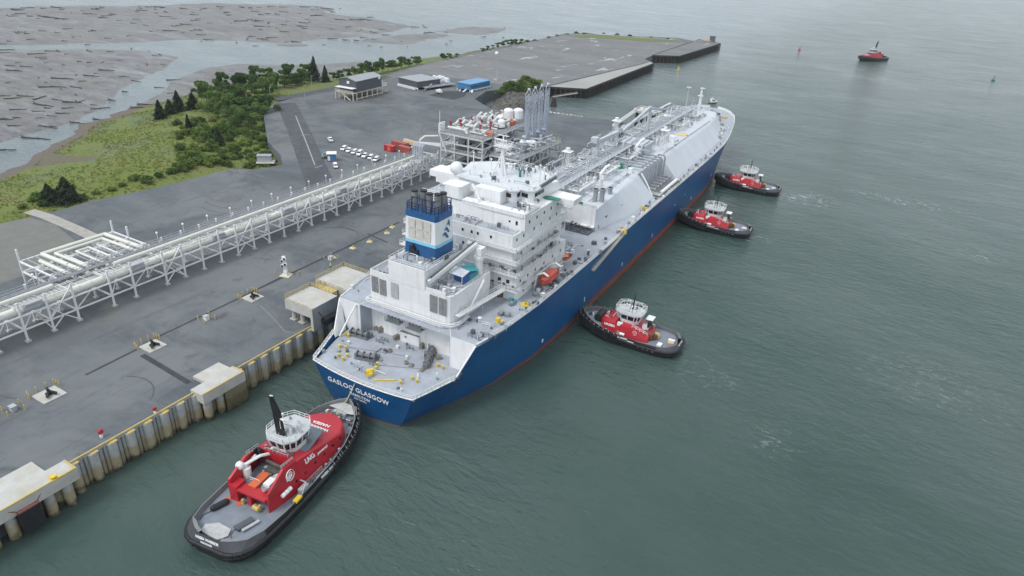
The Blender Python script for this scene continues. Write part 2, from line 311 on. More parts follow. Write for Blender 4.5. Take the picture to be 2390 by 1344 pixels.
# ================================================================ SETTING
def water_mat():
    mt = bpy.data.materials.new('sea_water'); mt.use_nodes = True; nt = mt.node_tree; N = nt.nodes; L = nt.links
    b = N['Principled BSDF']; b.inputs['IOR'].default_value = 1.33; b.inputs['Specular IOR Level'].default_value = 0.5
    ge = N.new('ShaderNodeNewGeometry')
    def noise(scale, mapscale=(1, 1, 1), rot=0.0, det=4, rough=0.55, dist=0.0):
        mp = N.new('ShaderNodeMapping'); mp.inputs['Scale'].default_value = mapscale; mp.inputs['Rotation'].default_value = (0, 0, rot); L.new(ge.outputs['Position'], mp.inputs['Vector'])
        n = N.new('ShaderNodeTexNoise'); n.inputs['Scale'].default_value = scale; n.inputs['Detail'].default_value = det; n.inputs['Roughness'].default_value = rough; n.inputs['Distortion'].default_value = dist
        L.new(mp.outputs[0], n.inputs['Vector']); return n.outputs['Fac']
    def math_(op, a, bb=None, cl=False):
        q = N.new('ShaderNodeMath'); q.operation = op; q.use_clamp = cl
        for i, v in enumerate((a, bb)):
            if v is None: continue
            if isinstance(v, (int, float)): q.inputs[i].default_value = v
            else: L.new(v, q.inputs[i])
        return q.outputs[0]
    # suspended silt: greener inshore, greyer river plume at large scale
    big = noise(0.004, (1, 1, 1), 0.4, 5, 0.6, 0.6)
    r = N.new('ShaderNodeValToRGB'); r.color_ramp.elements[0].position = 0.36; r.color_ramp.elements[1].position = 0.66
    r.color_ramp.elements[0].color = (0.027, 0.062, 0.051, 1); r.color_ramp.elements[1].color = (0.074, 0.103, 0.095, 1)
    L.new(big, r.inputs['Fac'])
    # the river plume behind the jetty is milky turquoise
    sx = N.new('ShaderNodeSeparateXYZ'); L.new(ge.outputs['Position'], sx.inputs[0])
    wob = math_('MULTIPLY', math_('SUBTRACT', noise(0.006, (1, 1, 1), 0, 4), 0.5), 160.0)
    px = math_('ADD', sx.outputs['X'], wob)
    m1 = N.new('ShaderNodeMapRange'); m1.inputs['From Min'].default_value = -90; m1.inputs['From Max'].default_value = -280; m1.interpolation_type = 'SMOOTHSTEP'; L.new(px, m1.inputs['Value'])
    mx = N.new('ShaderNodeMix'); mx.data_type = 'RGBA'; L.new(m1.outputs[0], mx.inputs[0]); L.new(r.outputs[0], mx.inputs[6]); mx.inputs[7].default_value = (0.14, 0.175, 0.185, 1)
    # foam flecks left by propeller wash: thin, broken, at a few places
    fo = None
    for (x, y, rx, ry, wt) in ((*at(1880, 462)[:2], 17, 13, 1), (*at(2100, 468)[:2], 26, 8, .9), (*at(2290, 598)[:2], 10, 9, .5), (*at(1815, 1030)[:2], 7, 9, .3), (*at(2180, 895)[:2], 24, 16, .22), (*at(1720, 545)[:2], 16, 8, .7), (*at(2170, 340)[:2], 6, 18, .4), (*at(1640, 870)[:2], 12, 10, .22)):
        dx = math_('DIVIDE', math_('SUBTRACT', sx.outputs['X'], float(x)), rx); dy = math_('DIVIDE', math_('SUBTRACT', sx.outputs['Y'], float(y)), ry)
        dd = math_('MULTIPLY', math_('SUBTRACT', 1.0, math_('ADD', math_('MULTIPLY', dx, dx), math_('MULTIPLY', dy, dy)), True), wt)
        fo = dd if fo is None else math_('MAXIMUM', fo, dd)
    fn = noise(0.35, (1, 1.6, 1), 0.6, 8, 0.72, 1.2)
    fm = N.new('ShaderNodeMapRange'); fm.inputs['From Min'].default_value = 0.54; fm.inputs['From Max'].default_value = 0.68; L.new(fn, fm.inputs['Value'])
    fa = math_('MULTIPLY', math_('MULTIPLY', fo, fm.outputs[0]), 1.1, True)
    mf = N.new('ShaderNodeMix'); mf.data_type = 'RGBA'; L.new(fa, mf.inputs[0]); L.new(mx.outputs[2], mf.inputs[6]); mf.inputs[7].default_value = (0.55, 0.58, 0.57, 1)
    L.new(mf.outputs[2], b.inputs['Base Color'])
    # roughness patches where the breeze ruffles the surface
    rg = N.new('ShaderNodeMapRange'); rg.inputs['To Min'].default_value = 0.10; rg.inputs['To Max'].default_value = 0.24; rg.inputs['From Min'].default_value = 0.3; rg.inputs['From Max'].default_value = 0.7
    L.new(noise(0.02, (1, 2.5, 1), 0.5, 4, 0.6, 0.8), rg.inputs['Value']); L.new(rg.outputs[0], b.inputs['Roughness'])
    # waves: swell, wind waves, ripples
    w1 = noise(0.055, (1, 1.9, 1), 0.5, 4, 0.5, 0.3); w2 = noise(0.24, (1, 2.1, 1), 0.35, 4, 0.6, 0.4); w3 = noise(0.9, (1, 1.7, 1), 0.75, 3, 0.6)
    gust = N.new('ShaderNodeMapRange'); gust.inputs['From Min'].default_value = 0.35; gust.inputs['From Max'].default_value = 0.65; gust.inputs['To Min'].default_value = 0.45; gust.inputs['To Max'].default_value = 1.25
    L.new(noise(0.012, (1, 1.8, 1), 0.9, 4, 0.6, 0.5), gust.inputs['Value'])
    hsum = math_('ADD', math_('MULTIPLY', w1, 1.5), math_('MULTIPLY', gust.outputs[0], math_('ADD', math_('MULTIPLY', w2, 1.1), math_('MULTIPLY', w3, 0.22))))
    bp = N.new('ShaderNodeBump'); bp.inputs['Strength'].default_value = 1.0; bp.inputs['Distance'].default_value = 0.54
    L.new(hsum, bp.inputs['Height']); L.new(bp.outputs[0], b.inputs['Normal'])
    return mt
wb = MB(); wb.add([(-2600, -300, 0), (1700, -300, 0), (1700, 4600, 0), (-2600, 4600, 0)], [(0, 1, 2, 3)])
tag(wb.build('water', water_mat()), kind='structure')
sb = MB(); sb.add([(-2600, -300, -6), (1700, -300, -6), (1700, 4600, -6), (-2600, 4600, -6)], [(0, 1, 2, 3)])
tag(sb.build('seabed', paint('seabed_silt', (0.06, 0.07, 0.06), 0.9)), kind='structure')

# ---- yard (compacted gravel apron of the terminal)
def ground_mat(name, base, patches, tracks=True):
    mt = bpy.data.materials.new(name); mt.use_nodes = True; nt = mt.node_tree; N = nt.nodes; L = nt.links
    b = N['Principled BSDF']; b.inputs['Roughness'].default_value = 0.85; b.inputs['Specular IOR Level'].default_value = 0.25
    ge = N.new('ShaderNodeNewGeometry'); col = None
    rgb = N.new('ShaderNodeRGB'); rgb.outputs[0].default_value = (*base, 1); col = rgb.outputs[0]
    for (sc, ms, rot, lo, hi, c, am) in patches:
        mp = N.new('ShaderNodeMapping'); mp.inputs['Scale'].default_value = ms; mp.inputs['Rotation'].default_value = (0, 0, rot); L.new(ge.outputs['Position'], mp.inputs['Vector'])
        n = N.new('ShaderNodeTexNoise'); n.inputs['Scale'].default_value = sc; n.inputs['Detail'].default_value = 9; n.inputs['Roughness'].default_value = 0.68; n.inputs['Distortion'].default_value = 0.5
        L.new(mp.outputs[0], n.inputs['Vector'])
        mr = N.new('ShaderNodeMapRange'); mr.inputs['From Min'].default_value = lo; mr.inputs['From Max'].default_value = hi; mr.inputs['To Max'].default_value = am; L.new(n.outputs['Fac'], mr.inputs['Value'])
        mx = N.new('ShaderNodeMix'); mx.data_type = 'RGBA'; L.new(mr.outputs[0], mx.inputs[0]); L.new(col, mx.inputs[6]); mx.inputs[7].default_value = (*c, 1); col = mx.outputs[2]
    L.new(col, b.inputs['Base Color']); MATS[name] = mt; return mt
YARD = ground_mat('yard_gravel', (0.108, 0.122, 0.134), [
    (0.03, (1, 1, 1), 0, 0.42, 0.60, (0.160, 0.173, 0.182), 0.9), (0.05, (1, 1, 1), 1, 0.48, 0.62, (0.080, 0.090, 0.104), 0.9),
    (0.25, (0.22, 2.0, 1), 0.7, 0.52, 0.68, (0.165, 0.175, 0.18), 0.4), (0.16, (2.4, 0.2, 1), 0.15, 0.56, 0.68, (0.07, 0.078, 0.088), 0.5), (0.02, (1, 1, 1), 2, 0.56, 0.7, (0.16, 0.155, 0.12), 0.6), (0.12, (1, 1, 1), 3, 0.58, 0.68, (0.060, 0.066, 0.075), 0.7), (1.6, (1, 1, 1), 0, 0.4, 0.7, (0.165, 0.172, 0.18), 0.25)])
FARYARD = ground_mat('old_pavement', (0.150, 0.155, 0.160), [
    (0.02, (0.6, 1.6, 1), 0.2, 0.42, 0.62, (0.20, 0.203, 0.207), 0.8), (0.035, (2.6, 0.7, 1), 0.35, 0.60, 0.66, (0.55, 0.55, 0.55), 0.85), (0.05, (0.7, 2.0, 1), 0.1, 0.52, 0.66, (0.135, 0.135, 0.145), 0.8),
    (0.4, (1, 1, 1), 0, 0.4, 0.7, (0.21, 0.21, 0.21), 0.3)])
GZ = 7.0
YOUT = [(-115.8, -60), (-115.8, 330), (-131.5, 372.6), (-147.2, 372.1), (-179.6, 366.0), (-196, 352), (-214, 349), (-236, 366), (-244, 392), (-232, 428), (-222.5, 436), (-208.4, 589.6), (-209, 612),
        (-217.5, 622), (-220.5, 652), (-222.5, 700), (-224, 800), (-249.0, 812.4), (-349.9, 737.3), (-343.0, 560.2), (-338.3, 443.9), (-322.9, 370.1), (-314.7, 275.0), (-295.4, 250.0), (-255.3, 216.8), (-234, 205), (-222.6, 195.5), (-227.4, 183.8),
        (-234.9, 179.1), (-236.0, 152.1), (-241.3, 123.6), (-241.0, 113.0), (-243.4, 95.4), (-252, 40), (-258, -60)]
yb = MB(); yb.prism(YOUT, -5.0, GZ, top=YOUT); tag(yb.build('yard_ground', YARD), kind='structure')
fp = [tuple(at(*q, GZ)[:2]) for q in ((1275, 203), (1160, 195), (985, 172), (900, 185), (885, 183), (985, 152), (1150, 117), (1330, 79), (1580, 90), (1600, 100))] + [(-221, 652), (-218, 623), (-209.6, 612), (-209, 590)]
fb = MB(); fb.prism(fp, GZ + 0.004, GZ + 0.008, caps=(False, True)); tag(fb.build('pavement', FARYARD), kind='structure')

def strip(name, pxs, w, mat, z=GZ + 0.012, kind='structure', label=None, cat=None):
    pts = [Vector(at(*q, GZ)) for q in pxs]; L_ = []; R2 = []
    for i, p in enumerate(pts):
        a = pts[max(0, i - 1)]; b = pts[min(len(pts) - 1, i + 1)]; d = (b - a).normalized(); nn = Vector((-d.y, d.x, 0))
        L_.append(p + nn * w / 2); R2.append(p - nn * w / 2)
    b = MB(); n = len(pts); b.add([(p.x, p.y, z) for p in L_ + R2], [(i, i + 1, n + i + 1, n + i) for i in range(n - 1)])
    o = b.build(name, mat); tag(o, label, cat, kind=kind); return o
ROADM = ground_mat('road_asphalt', (0.075, 0.082, 0.094), [(0.2, (1, 1, 1), 0, 0.45, 0.65, (0.115, 0.122, 0.132), 0.6), (0.05, (1, 1, 1), 0, 0.45, 0.65, (0.062, 0.068, 0.076), 0.7), (0.5, (1, 1, 1), 0.4, 0.58, 0.7, (0.26, 0.27, 0.28), 0.4)])
strip('road', [(668, 240), (700, 310), (728, 380), (748, 430), (760, 455)], 11.0, ROADM)
strip('road', [(640, 232), (700, 222), (780, 207), (860, 190), (905, 178)], 9.0, ROADM, GZ + 0.016)
for k, q in enumerate(([(690, 270), (712, 325), (735, 385)], [(703, 315), (722, 313)], [(735, 392), (752, 386)])):
    strip('road_marking', q, 0.5, paint('faded_line', (0.33, 0.34, 0.34), 0.8, 0.3, 1.0), GZ + 0.022)
strip('road', [(68, 492), (110, 505), (180, 535), (256, 572)], 4.0, ground_mat('concrete_track', (0.36, 0.34, 0.31), [(0.6, (1, 1, 1), 0, 0.45, 0.65, (0.25, 0.24, 0.22), 0.7), (2.0, (1, 1, 1), 0, 0.5, 0.65, (0.42, 0.40, 0.37), 0.6)]), GZ + 0.02)
SEAM = paint('dark_seam', (0.042, 0.046, 0.053), 0.85, 0.35, 0.4)
# expansion trench along the quay apron and the cross joints
strip('road_joint', [(200, 875), (320, 815)], 0.7, SEAM); strip('road_joint', [(360, 790), (560, 695), (660, 645)], 0.7, SEAM); strip('road_joint', [(605, 673), (760, 600), (932, 518)], 0.9, SEAM, GZ + 0.018)
strip('road_joint', [(332, 828), (442, 894)], 1.3, SEAM); strip('road_joint', [(857, 545), (905, 566)], 0.7, SEAM, GZ + 0.02)
TYRE = paint('tyre_mark', (0.082, 0.09, 0.10), 0.85, 0.35, 0.6)
for cx, cy, r, a0, a1, w in ((-152, 150, 9, .3, 2.6, .35), (-150, 148, 11.2, .2, 2.4, .3), (-150, 62, 14, 3.6, 5.2, .35), (-148, 62, 16, 3.7, 5.0, .3), (-128, 60, 8, .5, 2.2, .3), (-205, 165, 18, 4.4, 6.0, .4), (-203, 163, 20, 4.5, 5.9, .4), (-215, 280, 24, 2.2, 4.0, .45), (-190, 300, 30, 3.4, 5.0, .4)):
    b = MB(); n = 24; A = np.linspace(a0, a1, n); vs = [(cx + (r + k * w) * math.cos(a), cy + (r + k * w) * math.sin(a), GZ + 0.026) for k in (0, 1) for a in A]; b.add(vs, [(i, i + 1, n + i + 1, n + i) for i in range(n - 1)]); tag(b.build('road_marking', TYRE), kind='structure')
strip('road_marking', [(606, 712), (640, 745), (664, 772), (690, 778)], .28, paint('hose_line', (0.20, 0.215, 0.225), .8, .2, 1.0), GZ + 0.03)
dp = [tuple(at(*q, GZ)[:2]) for q in ((998, 222), (1035, 213), (1090, 212), (1085, 225), (1060, 233))]
pb = MB(); pb.prism(dp, GZ + 0.01, GZ + 0.014, caps=(False, True)); tag(pb.build('pavement', SEAM), kind='structure')
lp = [tuple(at(*q, GZ)[:2]) for q in ((-80, 545), (0, 522), (70, 508), (130, 525), (185, 570), (120, 620), (0, 662), (-90, 690))]
LOT = ground_mat('sandy_gravel', (0.165, 0.168, 0.155), [(0.06, (1, 1, 1), 0, 0.45, 0.62, (0.155, 0.160, 0.150), 0.8), (0.3, (1, 1, 1), 0, 0.45, 0.7, (0.25, 0.245, 0.22), 0.4)])
pb = MB(); pb.prism(lp, GZ + 0.004, GZ + 0.008, caps=(False, True)); tag(pb.build('gravel_ground', LOT), kind='structure')

# ---- spit (grass) and tidal mud
bank_px = [(0, 408), (100, 347), (200, 287), (330, 242), (372, 234), (470, 208), (560, 187), (640, 174), (720, 180), (800, 172), (880, 145), (980, 135), (1080, 123), (1150, 109), (1240, 93), (1330, 75), (1400, 74)]
BANK = [(-262, -60), (-285, 60)] + [tuple(at(*q, 0.6)[:2]) for q in bank_px] + [(-300, 780), (-300, 450), (-262, 250), (-205, 190), (-215, 90), (-230, -60)]
def grass_mat():
    mt = ground_mat('grass_meadow', (0.150, 0.180, 0.042), [
        (0.022, (1, 1, 1), 0, 0.44, 0.60, (0.140, 0.190, 0.042), 0.9), (0.03, (1, 1, 1), 1.1, 0.48, 0.64, (0.125, 0.165, 0.090), 0.9), (0.045, (1, 1, 1), 2.2, 0.50, 0.66, (0.18, 0.165, 0.07), 0.8),
        (0.25, (1, 2.0, 1), 0.5, 0.5, 0.68, (0.075, 0.105, 0.030), 0.8), (1.2, (1, 1.6, 1), 0.5, 0.45, 0.70, (0.08, 0.11, 0.032), 0.6)])
    nt = mt.node_tree; N = nt.nodes; L = nt.links; b = N['Principled BSDF']
    ge = N.new('ShaderNodeNewGeometry'); sx = N.new('ShaderNodeSeparateXYZ'); L.new(ge.outputs['Position'], sx.inputs[0])
    mr = N.new('ShaderNodeMapRange'); mr.inputs['From Min'].default_value = 1.7; mr.inputs['From Max'].default_value = 1.0; L.new(sx.outputs['Z'], mr.inputs['Value'])
    src = b.inputs['Base Color'].links[0].from_socket
    mx = N.new('ShaderNodeMix'); mx.data_type = 'RGBA'; L.new(mr.outputs[0], mx.inputs[0]); L.new(src, mx.inputs[6]); mx.inputs[7].default_value = (0.135, 0.115, 0.095, 1)
    L.new(mx.outputs[2], b.inputs['Base Color'])
    n = N.new('ShaderNodeTexNoise'); n.inputs['Scale'].default_value = 0.8; n.inputs['Detail'].default_value = 5; L.new(ge.outputs['Position'], n.inputs['Vector'])
    bp = N.new('ShaderNodeBump'); bp.inputs['Strength'].default_value = 0.8; bp.inputs['Distance'].default_value = 0.7; L.new(n.outputs['Fac'], bp.inputs['Height']); L.new(bp.outputs[0], b.inputs['Normal'])
    return mt
CREEK = [tuple(at(*q, 2)[:2]) for q in ((95, 352), (150, 360), (228, 362), (222, 378), (150, 376), (100, 385))]
def spit_h(P):
    d = poly_sd(P, BANK); z = -0.8 + np.clip(d + 6, 0, 200) * 0.13
    nz = np.array([fbm(x, y, 0.035) for x, y in P]); n2 = np.array([fbm(x, y, 0.15) for x, y in P])
    z = np.where(d > -6, np.minimum(z + nz * 0.55 + n2 * 0.22, 6.75 + n2 * 0.12), -1.0)
    c = np.clip((poly_sd(P, CREEK) + 5) / 6, 0, 1); return z * (1 - c) + c * 1.15
grid_terrain('grass_terrain', -440, -215, -60, 500, 2.5, spit_h, lambda P, Z: poly_sd(P, BANK) > -7, grass_mat())
grid_terrain('shore_terrain', -400, -245, 500, 790, 5.0, spit_h, lambda P, Z: poly_sd(P, BANK) > -8, MATS['grass_meadow'])

def mud_mat():
    mt = ground_mat('tidal_mud', (0.150, 0.144, 0.146), [
        (0.012, (1, 1.0, 1), 0.2, 0.42, 0.60, (0.105, 0.090, 0.080), 0.9), (0.03, (0.6, 2.4, 1), 0.5, 0.48, 0.60, (0.19, 0.195, 0.205), 0.8), (0.02, (1, 1, 1), 1.7, 0.52, 0.62, (0.165, 0.147, 0.122), 0.85),
        (0.08, (0.7, 1.7, 1), 0.5, 0.48, 0.66, (0.060, 0.055, 0.052), 0.85), (0.30, (0.7, 1.6, 1), 0.2, 0.50, 0.66, (0.048, 0.044, 0.041), 0.8), (0.025, (0.6, 2.2, 1), 0.55, 0.55, 0.68, (0.25, 0.265, 0.285), 0.75)])
    b = mt.node_tree.nodes['Principled BSDF']; b.inputs['Roughness'].default_value = 0.42; b.inputs['Specular IOR Level'].default_value = 0.4
    return mt
MUD = mud_mat()
M_PX = [[(-350, 470), (-120, 395), (0, 337), (147, 296), (200, 261), (262, 230), (328, 187), (375, 158), (398, 133), (330, 117), (200, 113), (0, 118), (-300, 122)],
        [(-350, 104), (0, 103), (300, 98), (520, 92), (650, 99), (830, 90), (950, 74), (1000, 62), (860, 40), (765, 30), (742, 11), (500, 8), (300, 10), (-350, 28)],
        [(290, 266), (350, 228), (406, 184), (480, 160), (560, 148), (680, 151), (770, 148), (862, 143), (870, 165), (800, 190), (640, 205), (470, 235), (372, 254)],
        [(650, 104), (760, 98), (960, 70), (1080, 62), (1180, 66), (1100, 82), (960, 98), (800, 108)]]
MPOL = [[tuple(at(*q, 0.3)[:2]) for q in pl] for pl in M_PX]
def mud_h(P):
    sdm = np.max([np.clip(poly_sd(P, pl) * s, -1.0, mxx) for pl, s, mxx in zip(MPOL, (0.035, 0.012, 0.05, 0.008), (0.55, 0.5, 0.5, 0.16))], axis=0)
    n1 = np.array([fbm(x * 0.6 + y * 0.25, y * 0.9 - x * 0.4, 0.013, 6) for x, y in P]); return sdm + n1 * 0.30 - 0.04
grid_terrain('mud_terrain', -1250, -330, 60, 1240, 5.5, mud_h, lambda P, Z: Z > -0.12, MUD)
# ---- air: thin marine haze over the whole bay
hz = MB(); hz.box(-2650, 1750, -350, 4650, -7, 112)
hm = bpy.data.materials.new('marine_air'); hm.use_nodes = True; hm.node_tree.nodes.clear()
pv = hm.node_tree.nodes.new('ShaderNodeVolumePrincipled'); pv.inputs['Color'].default_value = (0.93, 0.96, 1.0, 1); pv.inputs['Density'].default_value = HAZE; pv.inputs['Anisotropy'].default_value = 0.2
ho = hm.node_tree.nodes.new('ShaderNodeOutputMaterial'); hm.node_tree.links.new(pv.outputs[0], ho.inputs['Volume'])
tag(hz.build('haze', hm), kind='stuff')
#@@OBJ
# ================================================================ GAS CARRIER
ship = thing('gas_carrier', 'huge blue hulled gas carrier with white superstructure, berthing stern first in view beside the quay', 'ship', SHIP_O, SHIP_A)
def lerp(t, xs, ys): return float(np.interp(t, xs, ys))
YT = [0, 3, 10, 15, 25, 40, 60, 100, 200, 228, 240, 255, 270, 281, 289, 293, 295]
HT = [14.0, 15.3, 17.8, 19.9, 21.8, 22.8, 23, 23, 23, 22.6, 21.6, 19.8, 17.4, 14.8, 10.2, 5.5, 0.6]     # half breadth, top
ZT = [9.3, 9.4, 9.85, 16.7, 16.8, 16.8, 16.8, 16.8, 16.8, 17.0, 17.3, 17.8, 18.6, 19.2, 19.8, 20.1, 20.2]
YW = [0, 3, 9, 15, 25, 40, 60, 100, 200, 228, 240, 255, 270, 281, 289, 293, 295]
HW = [9.8, 11.0, 13.2, 15.4, 18.6, 21.6, 22.9, 23, 22.8, 20.6, 18.4, 14.2, 9.0, 4.6, 0.9, 0.1, 0.05]
def hull_row(y, s):
    """s 0 keel side .. 1 sheer"""
    zt = lerp(y, YT, ZT); ht = lerp(y, YT, HT); hw = lerp(y, YW, HW); zr = 0.30 + 2.4 * min(1, max(0, (y - 20) / 60)) + 0.4 * y / 290
    zs = [-5.0, -1.5, zr, zr + 0.01, 2.6 + (zr - 0.3) * .5, 4.8, 8.0, 12.0 if zt > 13 else (zt + 8) / 2, zt]
    out = []
    for z in zs:
        t = max(0.0, min(1.0, z / zt)); e = t ** (0.8 if y < 30 else 1.5 if y > 225 else 1.0)
        h = hw + (ht - hw) * e
        if z < 0: h = max(0.05, hw * (1 - 0.10 * (-z / 5)) - (0.4 * -z if y < 20 else 0))
        yy = y
        if y < 3: yy = y - 0.35 * e * 2
        if y > 270: yy = y - (1 - t) * (y - 270) * 0.28
        out.append((h, yy, z))
    return out
ys = [0, 1.5, 3, 6, 9, 10, 11, 12, 13, 14, 15, 20, 25, 32, 40, 50, 60, 80, 100, 130, 160, 200, 215, 228, 234, 240, 248, 255, 262, 270, 276, 281, 285, 289, 291.5, 293, 294.2, 295]
hb = MB(); rows = [hull_row(y, 0) for y in ys]; nr = len(rows[0])
for sgn in (1, -1):
    for k in range(nr - 1):
        hb.m = 1 if k < 2 else 0
        hb.loft([[(sgn * r[k][0], r[k][1], r[k][2]), (sgn * r[k + 1][0], r[k + 1][1], r[k + 1][2])] for r in rows])
for k in range(nr - 1):                     # transom, slightly bowed aft
    hb.m = 1 if k < 2 else 0
    a, b = rows[0][k], rows[0][k + 1]; q = []
    for t in np.linspace(-1, 1, 13):
        bow = -1.4 * (1 - t * t); q.append([(a[0] * t, a[1] + bow, a[2]), (b[0] * t, b[1] + bow, b[2])])
    hb.loft(q)
hull = hb.build('hull', [HULLB, BOOT], ship, smooth=35)
def htop(y): return lerp(y, YT, HT)
def tr_y(t): return -0.7 - 1.4 * (1 - t * t)     # transom outline at the top
# aft mooring deck with its white bulwark strake
AD = 8.85; MD = 16.8
aft_out = [(14.0 * t, tr_y(t) + 0.25) for t in np.linspace(-1, 1, 13)] + [(14.6, 3), (16.3, 9), (17.3, 14.9), (13.2, 15), (10.6, 18.4), (-12.3, 18.4), (-13.2, 15), (-17.3, 14.9), (-16.3, 9), (-14.6, 3)]
b = MB(); b.prism(aft_out, AD - 0.3, AD); aft = b.build('mooring_deck', DECK, ship)
b = MB()
edge = [(-17.8, 10, 9.85), (-15.35, 3, 9.4)] + [(14.05 * t, tr_y(t) - 0.02, 9.3) for t in np.linspace(-1, 1, 13)] + [(15.35, 3, 9.4), (17.8, 10, 9.85)]
for p, q in zip(edge[:-1], edge[1:]):
    P = Vector(p); Q = Vector(q)
    b.bar(P + Vector((0, 0, 0.02)), Q + Vector((0, 0, 0.02)), 0.35, 0.12)
    L_ = (Q - P).length; k = max(1, round(L_ / 1.1))
    for i in range(k):
        if (i + int(p[0] * 3)) % 3 != 0: b.bar(P.lerp(Q, i / k) + Vector((0, 0, 0.05)), P.lerp(Q, (i + 0.55) / k) + Vector((0, 0, 0.75)), 0.14, 0.3)
        b.bar(P.lerp(Q, i / k), P.lerp(Q, i / k) + Vector((0, 0, 1.05)), 0.09)
    b.bar(P + Vector((0, 0, 1.05)), Q + Vector((0, 0, 1.05)), 0.09); b.bar(P + Vector((0, 0, 0.6)), Q + Vector((0, 0, 0.6)), 0.07)
b.build('stern_railing', WHITE2, ship)
# sloping side bulwarks, mooring deck up to main deck
def side_pt(y, z):
    r = hull_row(y, 0); return float(np.interp(z, [q[2] for q in r], [q[0] for q in r]))
for s in (1, -1):
    b = MB(); secs = []
    for y in (9.6, 10.2, 11.0, 11.8, 12.6, 13.4, 14.2, 15.0):
        zt = lerp(y, YT, ZT) + (.05 if y < 15 else .05 + .9 * math.sin((y - 15) / 5.5 * 1.57)); zb = AD if y < 15 else MD; x = lambda z: s * (side_pt(y, min(z, lerp(y, YT, ZT))) + .02)
        secs.append([(x(zb) - s * .4, y, zb), (x((zb + zt) / 2) - s * .4, y, (zb + zt) / 2), (x(zt) - s * .25, y, zt), (x(zt) + s * .04, y, zt), (x(zt) + s * .04, y, zt - .3)])
    b.loft(secs); b.build('bulwark', WHITE, ship)
# main deck
MD = 16.8
md = [(19.9, 15.0)] + [(htop(y) - 0.1, y) for y in (20, 25, 32, 40, 60, 100, 160, 200, 220, 228, 234)]
md2 = [(htop(y) - 0.12, y) for y in (240, 248, 255, 262, 270, 276, 281, 285, 289, 292, 294)]
allp = md + md2; poly = allp + [(-x, y) for x, y in reversed(allp)] + [(-13.2, 15.0), (-12.3, 18.5), (10.6, 18.5), (13.2, 15.0)]
def mdz(y): return lerp(y, YT, ZT) if y > 16 else MD
b = MB(); b.prism(poly, [AD if (y < 19 and abs(x) < 14) else mdz(y) - 0.6 for x, y in poly], [mdz(y) + 0.03 for x, y in poly], caps=(False, False))
n = len(allp)
b.add([(x, y, mdz(y) + 0.03) for x, y in allp] + [(-x, y, mdz(y) + 0.03) for x, y in allp], [(i, i + 1, n + i + 1, n + i) for i in range(n - 1)])
b.add([(-19.9, 15, MD + .03), (-13.2, 15, MD + .03), (-12.3, 18.5, MD + .03), (10.6, 18.5, MD + .03), (13.2, 15, MD + .03), (19.9, 15, MD + .03), (21, 20, MD + .03), (-21, 20, MD + .03)], [(0, 1, 2, 7), (2, 3, 6, 7), (3, 4, 5, 6)])
b.build('main_deck', DECK, ship)
# white bulkhead between mooring deck and main deck, just proud of the deck edge
b = MB()
wl = [(-13.4, 14.85), (-12.5, 18.2), (10.7, 18.25), (13.3, 14.8)]
for p, q in zip(wl[:-1], wl[1:]): b.bar((*p, (AD + MD) / 2), (*q, (AD + MD) / 2), 0.12, MD - AD + 0.2)
for s in (1, -1):
    f = [(s * 13.3, 14.8, AD), (s * (side_pt(15, AD) - .35), 14.8, AD), (s * (side_pt(15, 12.5) - .3), 14.8, 12.5), (s * 19.6, 14.8, MD + .1), (s * 13.3, 14.8, MD + .1)]
    g = [(x, y + .12, z) for x, y, z in f]; b.add(f + g, [(0, 1, 2, 3, 4), (9, 8, 7, 6, 5)] + [(i, (i + 1) % 5, 5 + (i + 1) % 5, 5 + i) for i in range(5)])
b.bar((-16.5, 10.6, AD + 0.2), (-14.2, 14.6, MD), 0.5, 0.25)
b.build('poop_bulkhead', WHITE, ship)
# deck edge strake and railing along the main deck
for s in (1, -1):
    b = MB(); r = MB()
    e = [(s * (htop(y) - 0.15), y, lerp(y, YT, ZT)) for y in (15.5, 20, 25, 32, 40, 50, 60, 80, 100, 130, 160, 200, 215, 228, 234, 240, 248, 255, 262, 270, 276, 281, 285, 289, 292, 294.3)]
    for p, q in zip(e[:-1], e[1:]): b.bar(Vector(p) + Vector((0, 0, .12)), Vector(q) + Vector((0, 0, .12)), 0.3, 0.3)
    r.rail(e[1:], 1.15, 2.2, 0.08, (1.0, 0.66, 0.33))
    bw = e[17:]
    for p, q in zip(bw[:-1], bw[1:]): b.bar(Vector(p) + Vector((0, 0, .5)), Vector(q) + Vector((0, 0, .5)), 0.14, 0.9)
    b.build('sheer_strake', WHITE2, ship); r.build('deck_railing', WHITE2, ship)
WALK = paint('walkway_tan', (0.50, 0.47, 0.42), 0.7, 0.2, 0.5)
b = MB()
for s in (1, -1): b.prism([(s * 21.9, 60), (s * 22.6, 60), (s * 22.5, 225), (s * 21.8, 225)], mdz(100) + 0.045, mdz(100) + 0.055)
b.build('deck_walkway', WALK, ship)

